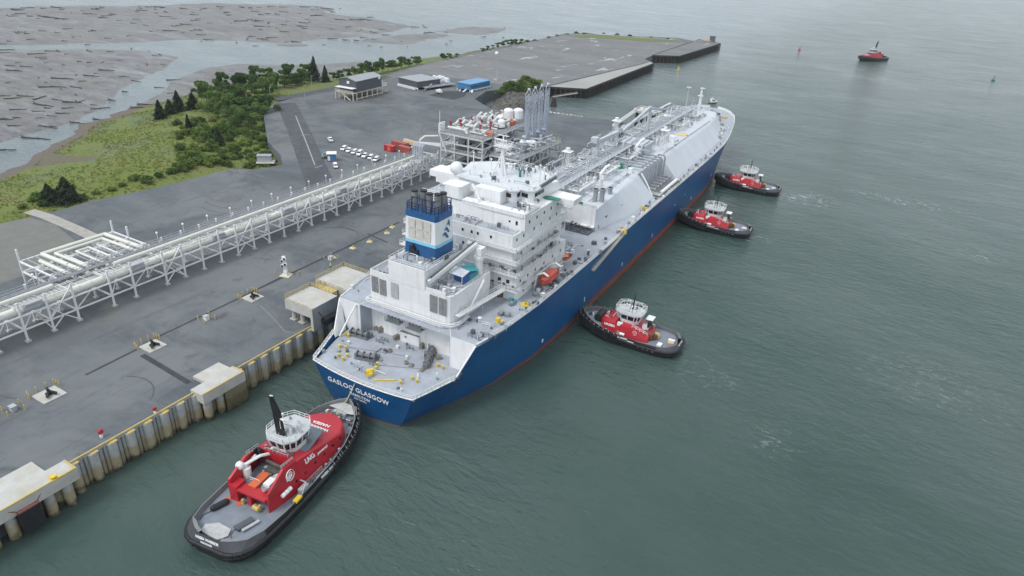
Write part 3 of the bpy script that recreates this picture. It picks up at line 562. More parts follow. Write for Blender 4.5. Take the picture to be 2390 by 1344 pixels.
# ---- engine casing: low wings, taller centre, funnel on top
b = MB()
cas = [(-12.2, 18.0), (9.6, 18.0), (10.6, 18.5), (11.0, 19.6), (11.1, 35.2), (-12.3, 35.2)]
b.prism(cas, MD, 24.6); b.prism([(-6.5, 17.9), (3.9, 17.9), (4.1, 33.2), (-6.5, 33.2)], 24.6, 29.4)
casing = b.build('engine_casing', WHITE, ship)
b = MB()
b.prism([(4.15, 18.4), (9.4, 18.4), (10.6, 19.8), (10.7, 34.9), (4.15, 34.9)], 24.6, 24.64); b.prism([(-11.9, 18.4), (-6.7, 18.4), (-6.7, 34.9), (-11.9, 34.9)], 24.6, 24.64); b.prism([(-6.2, 18.2), (3.7, 18.2), (3.8, 33), (-6.2, 33)], 29.4, 29.44)
b.build('casing_top', DECK, casing)
b = MB()                                     # low white parapets and railings round the casing tops
for p, q in (((4.1, 18.1, 24.6), (9.6, 18.1, 24.6)), ((-12.2, 18.1, 24.6), (-6.6, 18.1, 24.6)), ((-12.2, 18.1, 24.6), (-12.2, 35, 24.6))): b.bar(Vector(p) + Vector((0, 0, .45)), Vector(q) + Vector((0, 0, .45)), 0.2, 0.9)
b.rail([(9.6, 18.1, 24.6), (11, 19.7, 24.6), (11, 35, 24.6)], 1.1, 1.8, 0.08); b.rail([(3.9, 18, 29.4), (4.0, 33, 29.4), (-6.4, 33, 29.4), (-6.4, 18, 29.4), (3.9, 18, 29.4)], 1.1, 1.8, 0.08)
b.build('casing_railing', WHITE2, casing)
def louvre(x0, x1, z0, z1, y, nx, mat, nm='louvre'):
    b = MB(); b.box(x0, x1, y - 0.12, y - 0.04, z0, z1); n = int((z1 - z0) / 0.32)
    for i in range(n): b.box(x0 + .06, x1 - .06, y - 0.17, y - 0.121, z0 + (i + .2) * (z1 - z0) / n, z0 + (i + .65) * (z1 - z0) / n)
    for i in range(1, nx): xx = x0 + (x1 - x0) * i / nx; b.box(xx - .05, xx + .05, y - 0.2, y - 0.171, z0, z1)
    b.box(x0, x1, y - 0.2, y - 0.171, (z0 + z1) / 2 - .05, (z0 + z1) / 2 + .05)
    return b.build(nm, mat, casing)
louvre(-11.8, -9.8, 19.8, 24.0, 18.0, 2, LOUV); louvre(-9.4, -7.4, 19.6, 23.8, 18.0, 2, LOUV); louvre(-5.9, -3.8, 20.0, 24.0, 17.9, 2, paint('louvre_pale', (0.46, 0.46, 0.47), 0.7, 0.2, 1.5))
louvre(5.3, 7.4, 19.6, 24.0, 18.0, 2, LOUV); louvre(7.8, 9.9, 19.6, 24.0, 18.0, 2, LOUV)
# pipe runs and small platforms wrapped round the foot of the casing
b = MB()
for i, (dz, off) in enumerate(((0.25, 0.5), (0.7, 0.65), (1.15, 0.5))):
    pts = [(-12.8 - off, 30, MD + dz), (-12.7 - off * .6, 17.6 - off, MD + dz), (9.2, 17.6 - off, MD + dz), (10.8 + off, 18.2 - off * .4, MD + dz), (11.6 + off, 19.8, MD + dz), (11.6 + off, 24, MD + dz)]
    b.path(pts, 0.13, 6)
b.rail([(-12.2, 16.4, MD), (9.4, 16.4, MD), (12.2, 18.6, MD), (12.4, 24, MD)], 1.1, 1.6, 0.07)
b.box(-12.4, 10.5, 16.2, 17.95, MD - 0.25, MD - 0.02)
b.build('casing_pipes', WHITE2, ship)
b = MB()
for x0 in (-6.0, 0.2):
    b.box(x0, x0 + 4.2, 15.2, 17.2, 14.6, 14.75); b.rail([(x0, 15.2, 14.75), (x0 + 4.2, 15.2, 14.75)], 1.1, 0.7, 0.08)
    for k in range(4): b.tube((x0 + .5 + k, 16.2, 14.75), (x0 + .5 + k, 16.2, 15.9), 0.22, 8); b.bar((x0 + .2 + k, 15.7, 15.5), (x0 + 1.0 + k, 16.4, 15.3), 0.2)
b.build('valve_platform', MIDGREY, ship)

# funnel
FT = [(-6.2, 24.0), (2.6, 24.0), (3.0, 25.2), (3.0, 30.6), (1.6, 33.0), (-5.0, 33.0), (-6.4, 30.6), (-6.4, 25.0)]
def fscale(k): return [((x + 1.7) * k - 1.7, (y - 28.5) * k + 28.5) for x, y in FT]
fun = None
bands = [(29.44, 32.4, FUNB, 'funnel'), (32.4, 33.2, FUNL, 'pale_band'), (33.2, 38.8, WHITE, 'white_band'), (38.8, 40.3, FUNB, 'blue_band')]
for z0, z1, mt, nm in bands:
    k0 = 1 - (z0 - 29.4) * 0.006; k1 = 1 - (z1 - 29.4) * 0.006
    if nm == 'blue_band': k0 += 0.012; k1 += 0.012
    b = MB(); b.prism(fscale(k0), z0, z1, top=fscale(k1), caps=(False, nm in ('blue_band',)))
    o = b.build(nm, mt, fun or ship)
    if fun is None: fun = o
b = MB()                                      # beige access panels on the after face
for xa in (-5.1, -2.9, -0.7):
    for za in (33.6, 36.2): b.box(xa, xa + 1.95, 23.99, 24.06, za, za + 2.35)
b.build('funnel_panel', LOUVW, fun)
b = MB(); b.box(-4.6, -3.0, 23.5, 23.95, 29.5, 31.6); b.box(-2.8, -2.2, 23.4, 23.95, 29.5, 30.9); b.ball((-3.8, 23.6, 31.9), 0.5, 8, 5); b.build('fan_housing', paint('navy_black', (0.012, 0.018, 0.035), 0.5), fun)
def emblem():
    pts0 = [(0, 0), (.55, .02), (1.05, -.2), (1.35, -.65), (1.75, -.95), (2.3, -.9), (1.9, -.35), (1.35, .45), (.9, .62), (.4, .4)]
    b = MB()
    for k, (oy, oz, s) in enumerate(((0.0, 0.0, 1.15), (0.75, 1.15, 1.0))):
        f = [(3.015 - (34.2 + oz + z * s - 29.4) * 0.027 + 0.03, 26.4 + oy + y * s, 34.9 + oz + z * s) for y, z in pts0]; g = [(x + 0.03, y, z) for x, y, z in f]; n = len(f)
        b.add(f + g, [tuple(range(n)), tuple(range(2 * n - 1, n - 1, -1))] + [(i, (i + 1) % n, n + (i + 1) % n, n + i) for i in range(n)])
    f = [(2.86, 27.9 + y, 37.0 + z) for y, z in ((0, 0), (.5, .35), (1.25, 1.4), (1.6, 0.4), (1.55, -.55), (1.1, .0), (.6, .2))]; g = [(x + .03, y, z) for x, y, z in f]; n = len(f)
    b.add(f + g, [tuple(range(n)), tuple(range(2 * n - 1, n - 1, -1))] + [(i, (i + 1) % n, n + (i + 1) % n, n + i) for i in range(n)])
    return b.build('emblem', paint('emblem_blue', (0.025, 0.13, 0.27), 0.5), fun)
emblem()
for x, y in ((-4.9, 26.4), (-3.2, 27.6), (-0.8, 26.6), (0.9, 27.4), (1.4, 29.0)):
    b = MB(); b.tube((x, y, 40.2), (x, y, 44.3), 0.78, 12); o = b.build('exhaust_pipe', EXH, fun, smooth=40)
    b = MB(); b.tube((x, y, 44.28), (x, y, 44.62), 0.82, 12); b.build('exhaust_lip', BLACK, o, smooth=40)
b = MB(); b.rail([(x * .97 - .05, y, 40.3) for x, y in fscale(0.9)] + [(fscale(0.9)[0][0], fscale(0.9)[0][1], 40.3)], 1.9, 1.1, 0.12, (1, .6, .3))
for x in (-5.2, -2.2, 0.4): b.bar((x, 25.6, 40.3), (x, 25.6, 43.3), 0.18); b.bar((x, 25.6, 42.6), (x + 1.6, 26.6, 43.4), 0.12)
b.bar((-5.2, 25.5, 43.2), (1.4, 25.5, 43.2), 0.15); b.build('funnel_railing', paint('navy_steel', (0.012, 0.035, 0.11), 0.5), fun)

# ---- deck crane on the casing wing
cr = MB(); cr.tube((9.2, 33.0, 24.6), (9.2, 33.0, 29.6), 0.95, 12); cr.tube((9.2, 33.0, 28.4), (9.2, 33.0, 29.0), 1.3, 12); crane = cr.build('deck_crane', WHITE2, ship, smooth=40)
cr = MB(); cr.box(8.2, 10.2, 32.0, 34.2, 29.6, 31.4); cr.bar((9.0, 33.0, 31.2), (6.5, 31.6, 32.6), 0.5, 0.7); cr.build('crane_house', WHITE2, crane)
cr = MB(); cr.bar((8.6, 32.6, 32.2), (4.5, 18.6, 26.6), 0.75, 0.9); cr.bar((8.4, 32.5, 32.9), (4.6, 18.8, 27.3), 0.14, 0.14); cr.build('crane_boom', WHITE2, crane)
cr = MB(); cr.bar((8.35, 32.3, 33.0), (4.75, 19.0, 27.5), 0.16); cr.bar((7.95, 32.3, 32.85), (4.3, 19.0, 27.3), 0.12); cr.build('crane_wire', DKGREY, crane)
# shelter with blue doors and tarpaulins, loose gear on the casing wing
b = MB(); b.box(6.3, 9.9, 26.2, 26.4, 24.65, 27.2); b.box(9.75, 9.95, 24.6, 29.0, 24.65, 27.0); b.build('shelter', BLUEP, ship)
b = MB(); b.add([(6.0, 24.4, 27.2), (10.0, 24.4, 27.0), (10.2, 27.2, 27.6), (6.2, 27.2, 27.9)], [(0, 1, 2, 3)]); b.box(6, 6.1, 24.4, 24.5, 24.65, 27.1); b.box(9.8, 9.95, 24.3, 24.45, 24.65, 27.0); b.build('awning_frame', PIPEG, ship)
b = MB(); b.add([(6.6, 28.2, 27.7), (10.2, 27.3, 27.5), (10.6, 31.0, 26.4), (7.6, 31.8, 27.2)], [(0, 1, 2, 3)]); b.box(7.2, 10.0, 27.5, 31.0, 24.65, 26.3); b.build('tarpaulin', TEAL, ship)
b = MB()
for x, y in ((5.2, 21), (5.6, 23), (6.8, 20.5), (7.6, 22.5), (5.1, 26)): b.cbox((x, y, 24.64), .7, .9, .8, x); b.tube((x, y, 24.64), (x, y, 26.0), .12, 6)
b.bar((9.0, 22.5, 24.9), (10.2, 24.2, 25.0), .5, .35); b.build('deck_gear', GALV, ship)

# ---- accommodation: stepped decks
acc = MB()
tiers = [(38.0, 17.0, MD, 24.0), (38.4, 15.3, 24.0, 30.2), (38.8, 14.9, 30.2, 33.4), (43.6, 15.5, 33.4, 37.0), (46.5, 13.2, 37.0, 37.2)]
for y0, w, z0, z1 in tiers: acc.prism([(-w, y0), (w, y0), (w, 66), (-w, 66)], z0, z1)
acc.prism([(-3, 43.5), (10.5, 43.5), (15.5, 43.5), (15.5, 46), (-3, 46)], 36.9, 37.8)
accom = acc.build('accommodation_block', WHITE, ship)
sl_ = MB(); rl = MB()
for k, (z, y0, w) in enumerate(((19.7, 37.0, 17.9), (24.06, 36.6, 18.0), (27.0, 37.0, 17.3), (30.26, 37.2, 16.9))):
    sl_.prism([(5.5 if k else 1.5, y0), (w, y0), (w, 64), (w - 2.6, 64), (w - 2.6, y0 + 2.4), (5.5 if k else 1.5, y0 + 2.4)], z - 0.18, z)
    sl_.prism([(-w, y0), (-8, y0), (-8, y0 + 2.4), (-w + 2.6, y0 + 2.4), (-w + 2.6, 64), (-w, 64)], z - 0.18, z)
    rl.rail([(5.5, y0 + .05, z), (w - .05, y0 + .05, z), (w - .05, 64, z)], 1.1, 1.3, 0.11, (1, .66, .33)); rl.rail([(-8, y0 + .05, z), (-w + .05, y0 + .05, z), (-w + .05, 64, z)], 1.1, 2.0, 0.075)
    sl_.bar((5.5, y0, z + .05), (w, y0, z + .05), 0.12, 0.3); sl_.bar((w, y0, z + .05), (w, 64, z + .05), 0.12, 0.3)
for k, (xa, za) in enumerate(((16.2, 19.7), (15.6, 24.0), (14.8, 27.0))):      # outside stairs
    sl_.bar((xa + .6, 50 + 2 * k, za + .1), (xa + .6, 45 + 2 * k, za + 3.0), 0.7, 0.15)
sl_.bar((12.0, 22, MD + .2), (11.8, 31, 24.2), 0.6, 0.15); rl.bar((12.3, 22, MD + 1.2), (12.1, 31, 25.2), .08); rl.bar((11.7, 22, MD + 1.2), (11.5, 31, 25.2), .08)
# gangway bridge from casing to accommodation
sl_.prism([(11.2, 19.5), (12.6, 19.5), (14.6, 37.2), (13.2, 37.2)], MD + 2.7, MD + 2.9); rl.rail([(12.6, 19.5, MD + 2.9), (14.6, 37.2, MD + 2.9)], 1.2, 1.2, 0.08, (1, .66, .33)); rl.rail([(11.3, 22, MD + 2.9), (13.2, 37.2, MD + 2.9)], 1.2, 1.4, 0.08)
sl_.build('balcony', paint('balcony_white', (0.70, 0.71, 0.72), 0.5, 0.1, 0.4), accom); rl.build('balcony_railing', WHITE2, accom)
b = MB()                                      # grey walking surfaces of the terraces
b.prism([(-14.5, 39.2), (14.5, 39.2), (14.5, 43.5), (-14.5, 43.5)], 33.4, 33.44); b.prism([(-15.2, 44.0), (15.2, 44.0), (15.2, 52), (-15.2, 52)], 37.2, 37.24)
for k, (z, y0, w) in enumerate(((19.7, 37.0, 17.9), (24.06, 36.6, 18.0), (27.0, 37.0, 17.3), (30.26, 37.2, 16.9))):
    b.prism([(5.7, y0 + .2), (w - .2, y0 + .2), (w - .2, y0 + 1.5), (5.7, y0 + 1.5)], z + .003, z + .02)
b.build('terrace_deck', paint('terrace_grey', (0.36, 0.385, 0.42), 0.65, 0.1, 0.4), accom)
b = MB()                                      # parapets / wind screens seen from astern
b.box(2.0, 15.0, 43.3, 43.5, 36.9, 37.9); b.rail([(-15, 43.4, 37.2), (2, 43.4, 37.2)], 1.1, 1.4, .08); b.rail([(15.4, 43.5, 37.2), (15.4, 54, 37.2)], 1.1, 1.4, .08, (1, .66, .33))
b.rail([(14.9, 39, 33.4), (14.9, 43, 33.4)], 1.1, 1.4, .08); b.box(-9.5, 14.8, 38.75, 38.95, 33.3, 33.75)
b.build('parapet', WHITE, accom)
def porthole(x, y, z, face, w=0.55, h=0.75):
    b = MB(); b.box(x - w / 2, x + w / 2, y - .05, y + .02, z, z + h) if face == 'aft' else b.box(x - .02, x + .05, y - w / 2, y + w / 2, z, z + h)
    return b.build('window', GLASS, accom)
for x in (-8, -6, -3.2, 0.5, 3.2, 5.0, 8.8): porthole(x, 38.8, 31.6, 'aft')
for x in (-6, 1.0, 2.6, 5.2, 7.4): porthole(x, 38.4, 28.3, 'aft')
for x in (12.2, 14.6): porthole(x, 38.0, 21.2, 'aft', .9, 1.0)
porthole(13.2, 43.6, 34.6, 'aft', .6, 1.0); porthole(11.2, 43.6, 34.9, 'aft', .5, .5)
for z, w, q in ((18.0, 17.0, (42, 47, 52, 57, 62)), (21.4, 17.0, (40, 44, 48, 53, 58, 63)), (25.2, 15.3, (40, 43, 47, 51, 55, 60)), (28.4, 15.3, (41, 46, 49, 54, 58, 62)), (31.6, 14.9, (41, 44.5, 50, 54, 59, 63)), (34.9, 15.5, (46, 50, 54, 58, 62))):
    for y in q: porthole(w, y, z, 'side')
# wheelhouse with notched corner windows and wing
b = MB(); b.prism([(-9.5, 52.5), (7.6, 50.4), (8.6, 51.4), (8.6, 53.2), (11.2, 53.0), (12.2, 54.2), (12.2, 60), (13.5, 66), (-13.5, 66), (-12, 54)], 37.24, 40.2); wh = b.build('wheelhouse', WHITE, ship)
b = MB(); b.prism([(-10.4, 52.0), (7.8, 49.9), (9.2, 51.2), (9.2, 52.6), (11.4, 52.4), (12.8, 54.0), (12.8, 60), (12.0, 66), (7, 70.5), (-1, 72), (-8, 70.5), (-14, 65)], 40.2, 40.5); b.build('wheelhouse_roof', paint('roof_grey', (0.60, 0.63, 0.66), 0.6, 0.1, 0.3), wh)
for a_, c_ in [((x, 50.73 - (x - 4.2) * .12, 39.05), (x + 1.5, 50.73 - (x - 2.7) * .12, 39.05)) for x in (4.2, 6.0)] + [((8.72, 51.6, 39.05), (8.72, 52.9, 39.05)), ((9.2, 53.1, 39.05), (11.0, 52.9, 39.05))] + [((12.25, y, 39.05), (12.25, y + 1.4, 39.05)) for y in (54.6, 56.4, 58.2)]: MB().bar(a_, c_, .12, 1.0).build('bridge_window', GLASS, wh)
b = MB(); b.rail([(-10, 52.3, 40.5), (7.7, 50.2, 40.5), (9, 51.3, 40.5), (11.4, 52.6, 40.5), (12.6, 54, 40.5), (12.6, 60, 40.5), (11.8, 66, 40.5), (7, 70.3, 40.5), (-1, 71.8, 40.5), (-8, 70.3, 40.5)], 1.0, 1.6, .07); b.build('roof_railing', WHITE2, wh)
b = MB(); b.box(-1.5, 6.2, 47.2, 50.2, 37.24, 40.6); b.bar((-3.0, 48.4, 40.6), (1.0, 46.2, 37.4), .5, .2); b.build('stair_house', WHITE, wh)
b = MB(); b.prism([(-9.0, 44.6), (-4.6, 44.6), (-4.2, 45.2), (-4.2, 49.5), (-9.0, 49.5)], 37.24, 40.4); b.build('fan_house', WHITE, wh)
b = MB(); b.box(-20.5, -13.5, 57, 64, 35.4, 38.6); b.box(-23, -20.0, 57.5, 63, 36.6, 38.4); b.build('bridge_wing', WHITE, wh); b = MB(); b.box(13.4, 20.5, 61, 66.2, 35.9, 37.4); b.prism([(13.4, 61), (20.5, 61.2), (20.5, 66), (13.4, 66)], 37.4, 37.5); b.build('bridge_wing', WHITE, wh)
b = MB(); b.prism([(12.6, 58.5), (17.0, 58.8), (17.0, 60.6), (12.6, 60.6)], 37.3, 37.45); b.build('wing_screen', GREEN, wh)
b = MB(); b.bar((12.6, 57.0, 40.9), (13.2, 64.5, 41.6), .7, .5); b.build('folded_ladder', DKGREY, wh)
# radar mast, radome, aerials
b = MB(); mb_ = (-0.6, 59.5)
for dx, dy in ((-2.0, -2.2), (2.4, -2.2), (0.2, 2.4)): b.bar((mb_[0] + dx, mb_[1] + dy, 40.5), (mb_[0], mb_[1], 46.8), .28)
b.tube((mb_[0], mb_[1], 40.5), (mb_[0], mb_[1], 48.6), .55, 10); b.prism([(mb_[0] - 2.2, mb_[1] - 1.2), (mb_[0] + 2.2, mb_[1] - 1.2), (mb_[0] + 2.2, mb_[1] + 1.6), (mb_[0] - 2.2, mb_[1] + 1.6)], 48.4, 48.7)
b.rail([(mb_[0] - 2.2, mb_[1] - 1.2, 48.7), (mb_[0] + 2.2, mb_[1] - 1.2, 48.7), (mb_[0] + 2.2, mb_[1] + 1.6, 48.7), (mb_[0] - 2.2, mb_[1] + 1.6, 48.7), (mb_[0] - 2.2, mb_[1] - 1.2, 48.7)], 1.0, .8, .1)
b.bar((mb_[0] - 2.6, mb_[1], 50.2), (mb_[0] + 1.4, mb_[1] - .4, 50.2), .35); b.tube((mb_[0], mb_[1], 48.6), (mb_[0], mb_[1], 51.4), .22, 8); b.bar((mb_[0] - 1.7, mb_[1], 51.4), (mb_[0] + 1.7, mb_[1], 51.4), .2); b.tube((mb_[0] + .6, mb_[1], 51.4), (mb_[0] + .6, mb_[1], 53.0), .06, 5); b.bar((mb_[0] + 1.4, mb_[1] - .5, 47.2), (mb_[0] + 3.0, mb_[1] - .8, 47.0), .3)
b.build('radar_mast', WHITE2, ship)
b = MB(); b.ball((-12.0, 54.5, 41.6), 1.75, 16, 10); b.tube((-12, 54.5, 37.2), (-12, 54.5, 40.6), .8, 10); b.build('radome', WHITE2, ship, smooth=60)
b = MB()
for x, y, h in ((6.4, 60, 3), (10.4, 63, 3.4), (3.5, 66, 2), (-5.5, 62, 3), (-7, 56, 2.4), (11.6, 58, 5.5), (-10, 60, 4.5)): b.tube((x, y, 40.5), (x, y, 40.5 + h), .16, 6); b.ball((x, y, 40.5 + h), .3, 8, 5)
b.build('aerial', WHITE2, ship)
b = MB(); b.cbox((3.9, 61.5, 40.5), .5, .5, 1.9); b.build('signal_locker', GREEN, ship)

# ---- stern deck gear
b = MB()
def winch(b, x, y, rz):
    c, s_ = math.cos(rz), math.sin(rz)
    T = lambda u, v, w: (x + u * c - v * s_, y + u * s_ + v * c, AD + w)
    b.bar(T(-2.6, 0, .25), T(2.6, 0, .25), 1.8, .5)
    for u in (-2.2, -.6, 1.0, 2.3): b.tube(T(u - .08, 0, 1.1), T(u + .08, 0, 1.1), .85, 12)
    b.tube(T(-2.0, 0, 1.1), T(2.2, 0, 1.1), .45, 10); b.bar(T(1.5, .9, .7), T(2.9, .9, .7), 1.0, 1.1); b.bar(T(-2.9, .2, .6), T(-2.3, .2, .6), 1, 1.0)
for k, (px, py, rz) in enumerate(((855, 838, .25), (840, 785, .1), (1008, 820, 2.2), (1000, 845, 2.0))):
    b = MB(); q = sp(px, py, AD); winch(b, q[0], q[1], rz); b.build('mooring_winch', paint('winch_grey', (.17, .18, .19), .6, .3, 1.0), ship)
for px, py in ((807, 783), (813, 787), (793, 812), (807, 815), (791, 833), (811, 833), (801, 841), (881, 854), (878, 863), (1021, 856), (1033, 861), (935, 896), (962, 886), (973, 893), (866, 880)):
    q = sp(px, py, AD); b = MB(); b.tube((q[0], q[1], AD), (q[0], q[1], AD + .8), .28, 10); b.tube((q[0], q[1], AD + .8), (q[0], q[1], AD + .95), .38, 10); b.build('bollard', paint('bollard_yellow', (.62, .48, .09), .55, .2, .9), ship, smooth=40)
q = sp(864, 875, AD); b = MB(); b.cbox((q[0], q[1], AD), 1.6, 1.1, 1.3, .3); b.tube((q[0] + .5, q[1], AD + 1.3), (q[0] + .5, q[1], AD + 1.8), .4, 8); b.bar((q[0] + 2.2, q[1] - 1.2, AD + .15), (q[0] + 6.2, q[1] + 1.6, AD + .15), .35, .25); b.build('towing_bracket', YELLOW, ship)
q = sp(958, 800, AD); b = MB(); b.cbox((q[0], q[1] + .8, AD), 5.4, 2.4, 2.6, .05); dh = b.build('deck_house', WHITE, ship)
b = MB(); b.cbox((q[0], q[1] + .8, AD + 2.6), 5.5, 2.5, .08, .05); b.build('deck_house_roof', LOUV, dh)
b = MB(); b.box(q[0] - 1.9, q[0] - .8, q[1] - .47, q[1] - .42, AD + 1.3, AD + 1.8); b.build('notice_board', REDV, dh)
b = MB()
for px, py, h in ((925, 792, 1.2), (985, 812, 1.3), (1025, 838, .8), (948, 848, .5), (960, 855, .5), (985, 865, .5), (890, 775, 1.4), (880, 770, 1.0), (830, 760, .9), (858, 765, 1.2), (910, 820, .5)):
    q = sp(px, py, AD); b.cbox((q[0], q[1], AD), 1.1 + .3 * h, .8, h, px); b.tube((q[0], q[1], AD), (q[0], q[1], AD + h + .3), .2, 6)
b.build('deck_fitting', paint('worn_machinery', (0.24, 0.22, 0.19), .7, .4, 1.0), ship)
b = MB()
for (p0, p1) in (((800, 800), (900, 850)), ((790, 806), (960, 832)), ((890, 852), (1000, 862))): b.bar(sp(*p0, AD + .1), sp(*p1, AD + .1), .14, .1)
b.build('mooring_rope', paint('deck_rope', (0.30, 0.31, 0.33), .8), ship)
b = MB(); b.cbox(sp(925, 800, AD), .1, .1, .1); q = sp(983, 806, AD); b.cbox((q[0] + .8, q[1] + 1.2, AD), 1.4, 1.2, 1.3, .3); b.build('green_cover', GREEN, ship)
# starboard side deck gear
b = MB(); q = sp(1226, 711, MD); b.tube((q[0], q[1], MD + .03), (q[0], q[1], MD + .12), 1.25, 18); b.build('landing_mark', YELLOW, ship)
for px, py in ((1170, 735), (1185, 738), (1195, 712), (1250, 690), (1258, 680), (1300, 660), (1330, 640), (1400, 590), (1450, 548)):
    b = MB(); q = sp(px, py, MD); b.cbox((q[0], q[1], MD), 1.6, 1.0, .8, px); b.tube((q[0] + .5, q[1], MD + .5), (q[0] - .5, q[1], MD + .5), .6, 8); b.build('side_winch', MIDGREY, ship)
for px, py, mt in ((1193, 705, TEAL), (1288, 672, DKGREY), (1500, 488, YELLOW), (1452, 545, YELLOW), (1162, 752, YELLOW)):
    q = sp(px, py, MD); b = MB(); b.tube((q[0], q[1], MD), (q[0], q[1], MD + 1.2), .55, 10); b.cbox((q[0] + .9, q[1] + .3, MD), .8, .8, .7, .4); b.build('fairlead', mt, ship)
b = MB(); q = sp(1172, 690, MD); b.cbox((q[0], q[1], MD), 2.2, 2.0, 1.8, .3); b.ball((q[0], q[1], MD + 1.9), .7, 8, 5); b.build('capstan', paint('brown_machinery', (0.14, 0.09, 0.06), .7, .4, 1.2), ship)
# davits and accommodation ladder
b = MB()
for y in (47.0, 54.2): b.path([(17.6, y, MD), (18.2, y, MD + 4.2), (20.0, y, MD + 5.2), (21.4, y, MD + 4.6)], .28, 6)
b.bar((18.2, 47, MD + 4.2), (18.2, 54.2, MD + 4.2), .25); b.build('davit', WHITE2, ship)
b = MB()
for y in (63.4, 66.2): b.path([(17.2, y, MD), (17.8, y, MD + 3.2), (19.2, y, MD + 3.6)], .16, 6)
b.build('davit', WHITE2, ship)
b = MB(); b.bar((23.35, 97.0, 16.9), (23.35, 73.0, 13.3), .9, .16)
for t in np.linspace(0, 1, 17): yy = 97 - 24 * t; zz = 16.9 - 3.6 * t; b.bar((23.75, yy, zz), (23.75, yy, zz + 1.0), .06); b.bar((22.98, yy, zz), (22.98, yy, zz + 1.0), .06)
for x in (23.75, 22.98): b.bar((x, 97, 17.9), (x, 73, 14.3), .08); b.bar((x, 97, 17.2), (x, 73, 13.6), .1, .3)
b.build('accommodation_ladder', paint('ladder_tan', (0.52, 0.49, 0.42), .6, .15, .6), ship)
b = MB(); q = (22.6, 97.5); b.box(21.6, 23.6, 96.6, 98.6, 16.9, 17.2); b.rail([(23.6, 96.6, 17.2), (23.6, 98.6, 17.2), (21.6, 98.6, 17.2)], 1.1, 1, .1); b.build('ladder_platform', YELLOW, ship)

# ---- cargo trunk deck
TZ = 24.4
def trunk_sec(y, kw, fw, z=TZ):
    h = [(fw, MD), (kw + (fw - kw) * .14, z - (z - MD) * .14), (kw + (fw - kw) * .03, z - (z - MD) * .045), (kw - .7, z - .06), (kw - 1.6, z)]
    return [(-x, y, zz) for x, zz in h] + [(x, y, zz) for x, zz in reversed(h)]
b = MB()
b.loft([trunk_sec(93, 14.8, 15.2), trunk_sec(100, 14.4, 16.4), trunk_sec(112, 13.9, 18.4), trunk_sec(122, 13.3, 19.4), trunk_sec(136, 12.4, 19.8)])
b.loft([trunk_sec(136.0, 12.3, 12.4), trunk_sec(163, 12.1, 12.3)])
b.loft([trunk_sec(163, 12.2, 19.8), trunk_sec(235, 12.2, 19.0), trunk_sec(248, 11.6, 16.9, 24.6), trunk_sec(258, 9.8, 14.6, 24.2), trunk_sec(268, 7.2, 11.5, 23.4)])
for y, kw, fw, z in ((93, 14.8, 15.2, TZ), (136, 12.4, 19.8, TZ), (163, 12.2, 19.8, TZ)): b.add(trunk_sec(y, kw, fw, z), [tuple(range(10))])
b.add([(-11.5, 268, MD), (-7.2, 268, 23.0), (7.2, 268, 23.0), (11.5, 268, MD), (-6.5, 272, mdz(272)), (6.5, 272, mdz(272))], [(1, 2, 5, 4), (0, 1, 4), (2, 3, 5)]); b.add(trunk_sec(268, 7.2, 11.5, 23.4), [tuple(range(10))])
trunk = b.build('trunk_deck', TRUNK, ship, smooth=32)
b = MB(); b.box(-7, 14.75, 92.75, 92.95, 18.4, TZ + .5); b.box(-7, 14.75, 91.7, 92.75, 18.2, 18.5); b.bar((3.5, 92.6, TZ + 1.2), (15, 92.6, TZ + .9), .12, .6); b.build('trunk_bulkhead', WHITE, trunk)
b = MB(); b.box(2.0, 5.0, 92.5, 92.62, TZ + .55, TZ + 1.5); b.box(8.6, 10.2, 92.5, 92.62, TZ + .5, TZ + 1.3); b.build('canvas_screen', GREEN, trunk)
b = MB()                                       # dark grey pipes stand in for the recess, its shade put into their colour
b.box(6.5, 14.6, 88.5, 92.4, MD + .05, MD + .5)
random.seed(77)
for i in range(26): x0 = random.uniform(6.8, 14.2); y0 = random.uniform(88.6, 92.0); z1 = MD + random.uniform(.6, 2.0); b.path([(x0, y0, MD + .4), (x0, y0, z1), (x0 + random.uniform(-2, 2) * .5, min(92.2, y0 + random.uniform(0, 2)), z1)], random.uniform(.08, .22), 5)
b.build('recess_shade_pipes', DKGREY, trunk)
b = MB()
def on_slope(y, t, off):                       # point on the starboard flare
    kw = lerp(y, [93, 100, 112, 122, 136], [14.8, 14.4, 13.9, 13.3, 12.4]); fw = lerp(y, [93, 100, 112, 122, 136], [15.2, 16.4, 18.4, 19.4, 19.8])
    return Vector((kw + (fw - kw) * t + off, y, TZ + (MD - TZ) * t))
for tri in (((94.5, .55), (94.5, .93), (103, .58)), ((104.5, .52), (104.5, .74), (113, .53)), ((114.5, .50), (114.5, .60), (120, .50))):
    f = [on_slope(y, t, .06) for y, t in tri]; g = [on_slope(y, t, .10) for y, t in tri]
    b.add(f + g, [(0, 1, 2), (5, 4, 3), (0, 1, 4, 3), (1, 2, 5, 4), (2, 0, 3, 5)])
b.build('flare_opening_shade', DKGREY, trunk)  # thin dark plates on the flare, shade of the openings put into colour
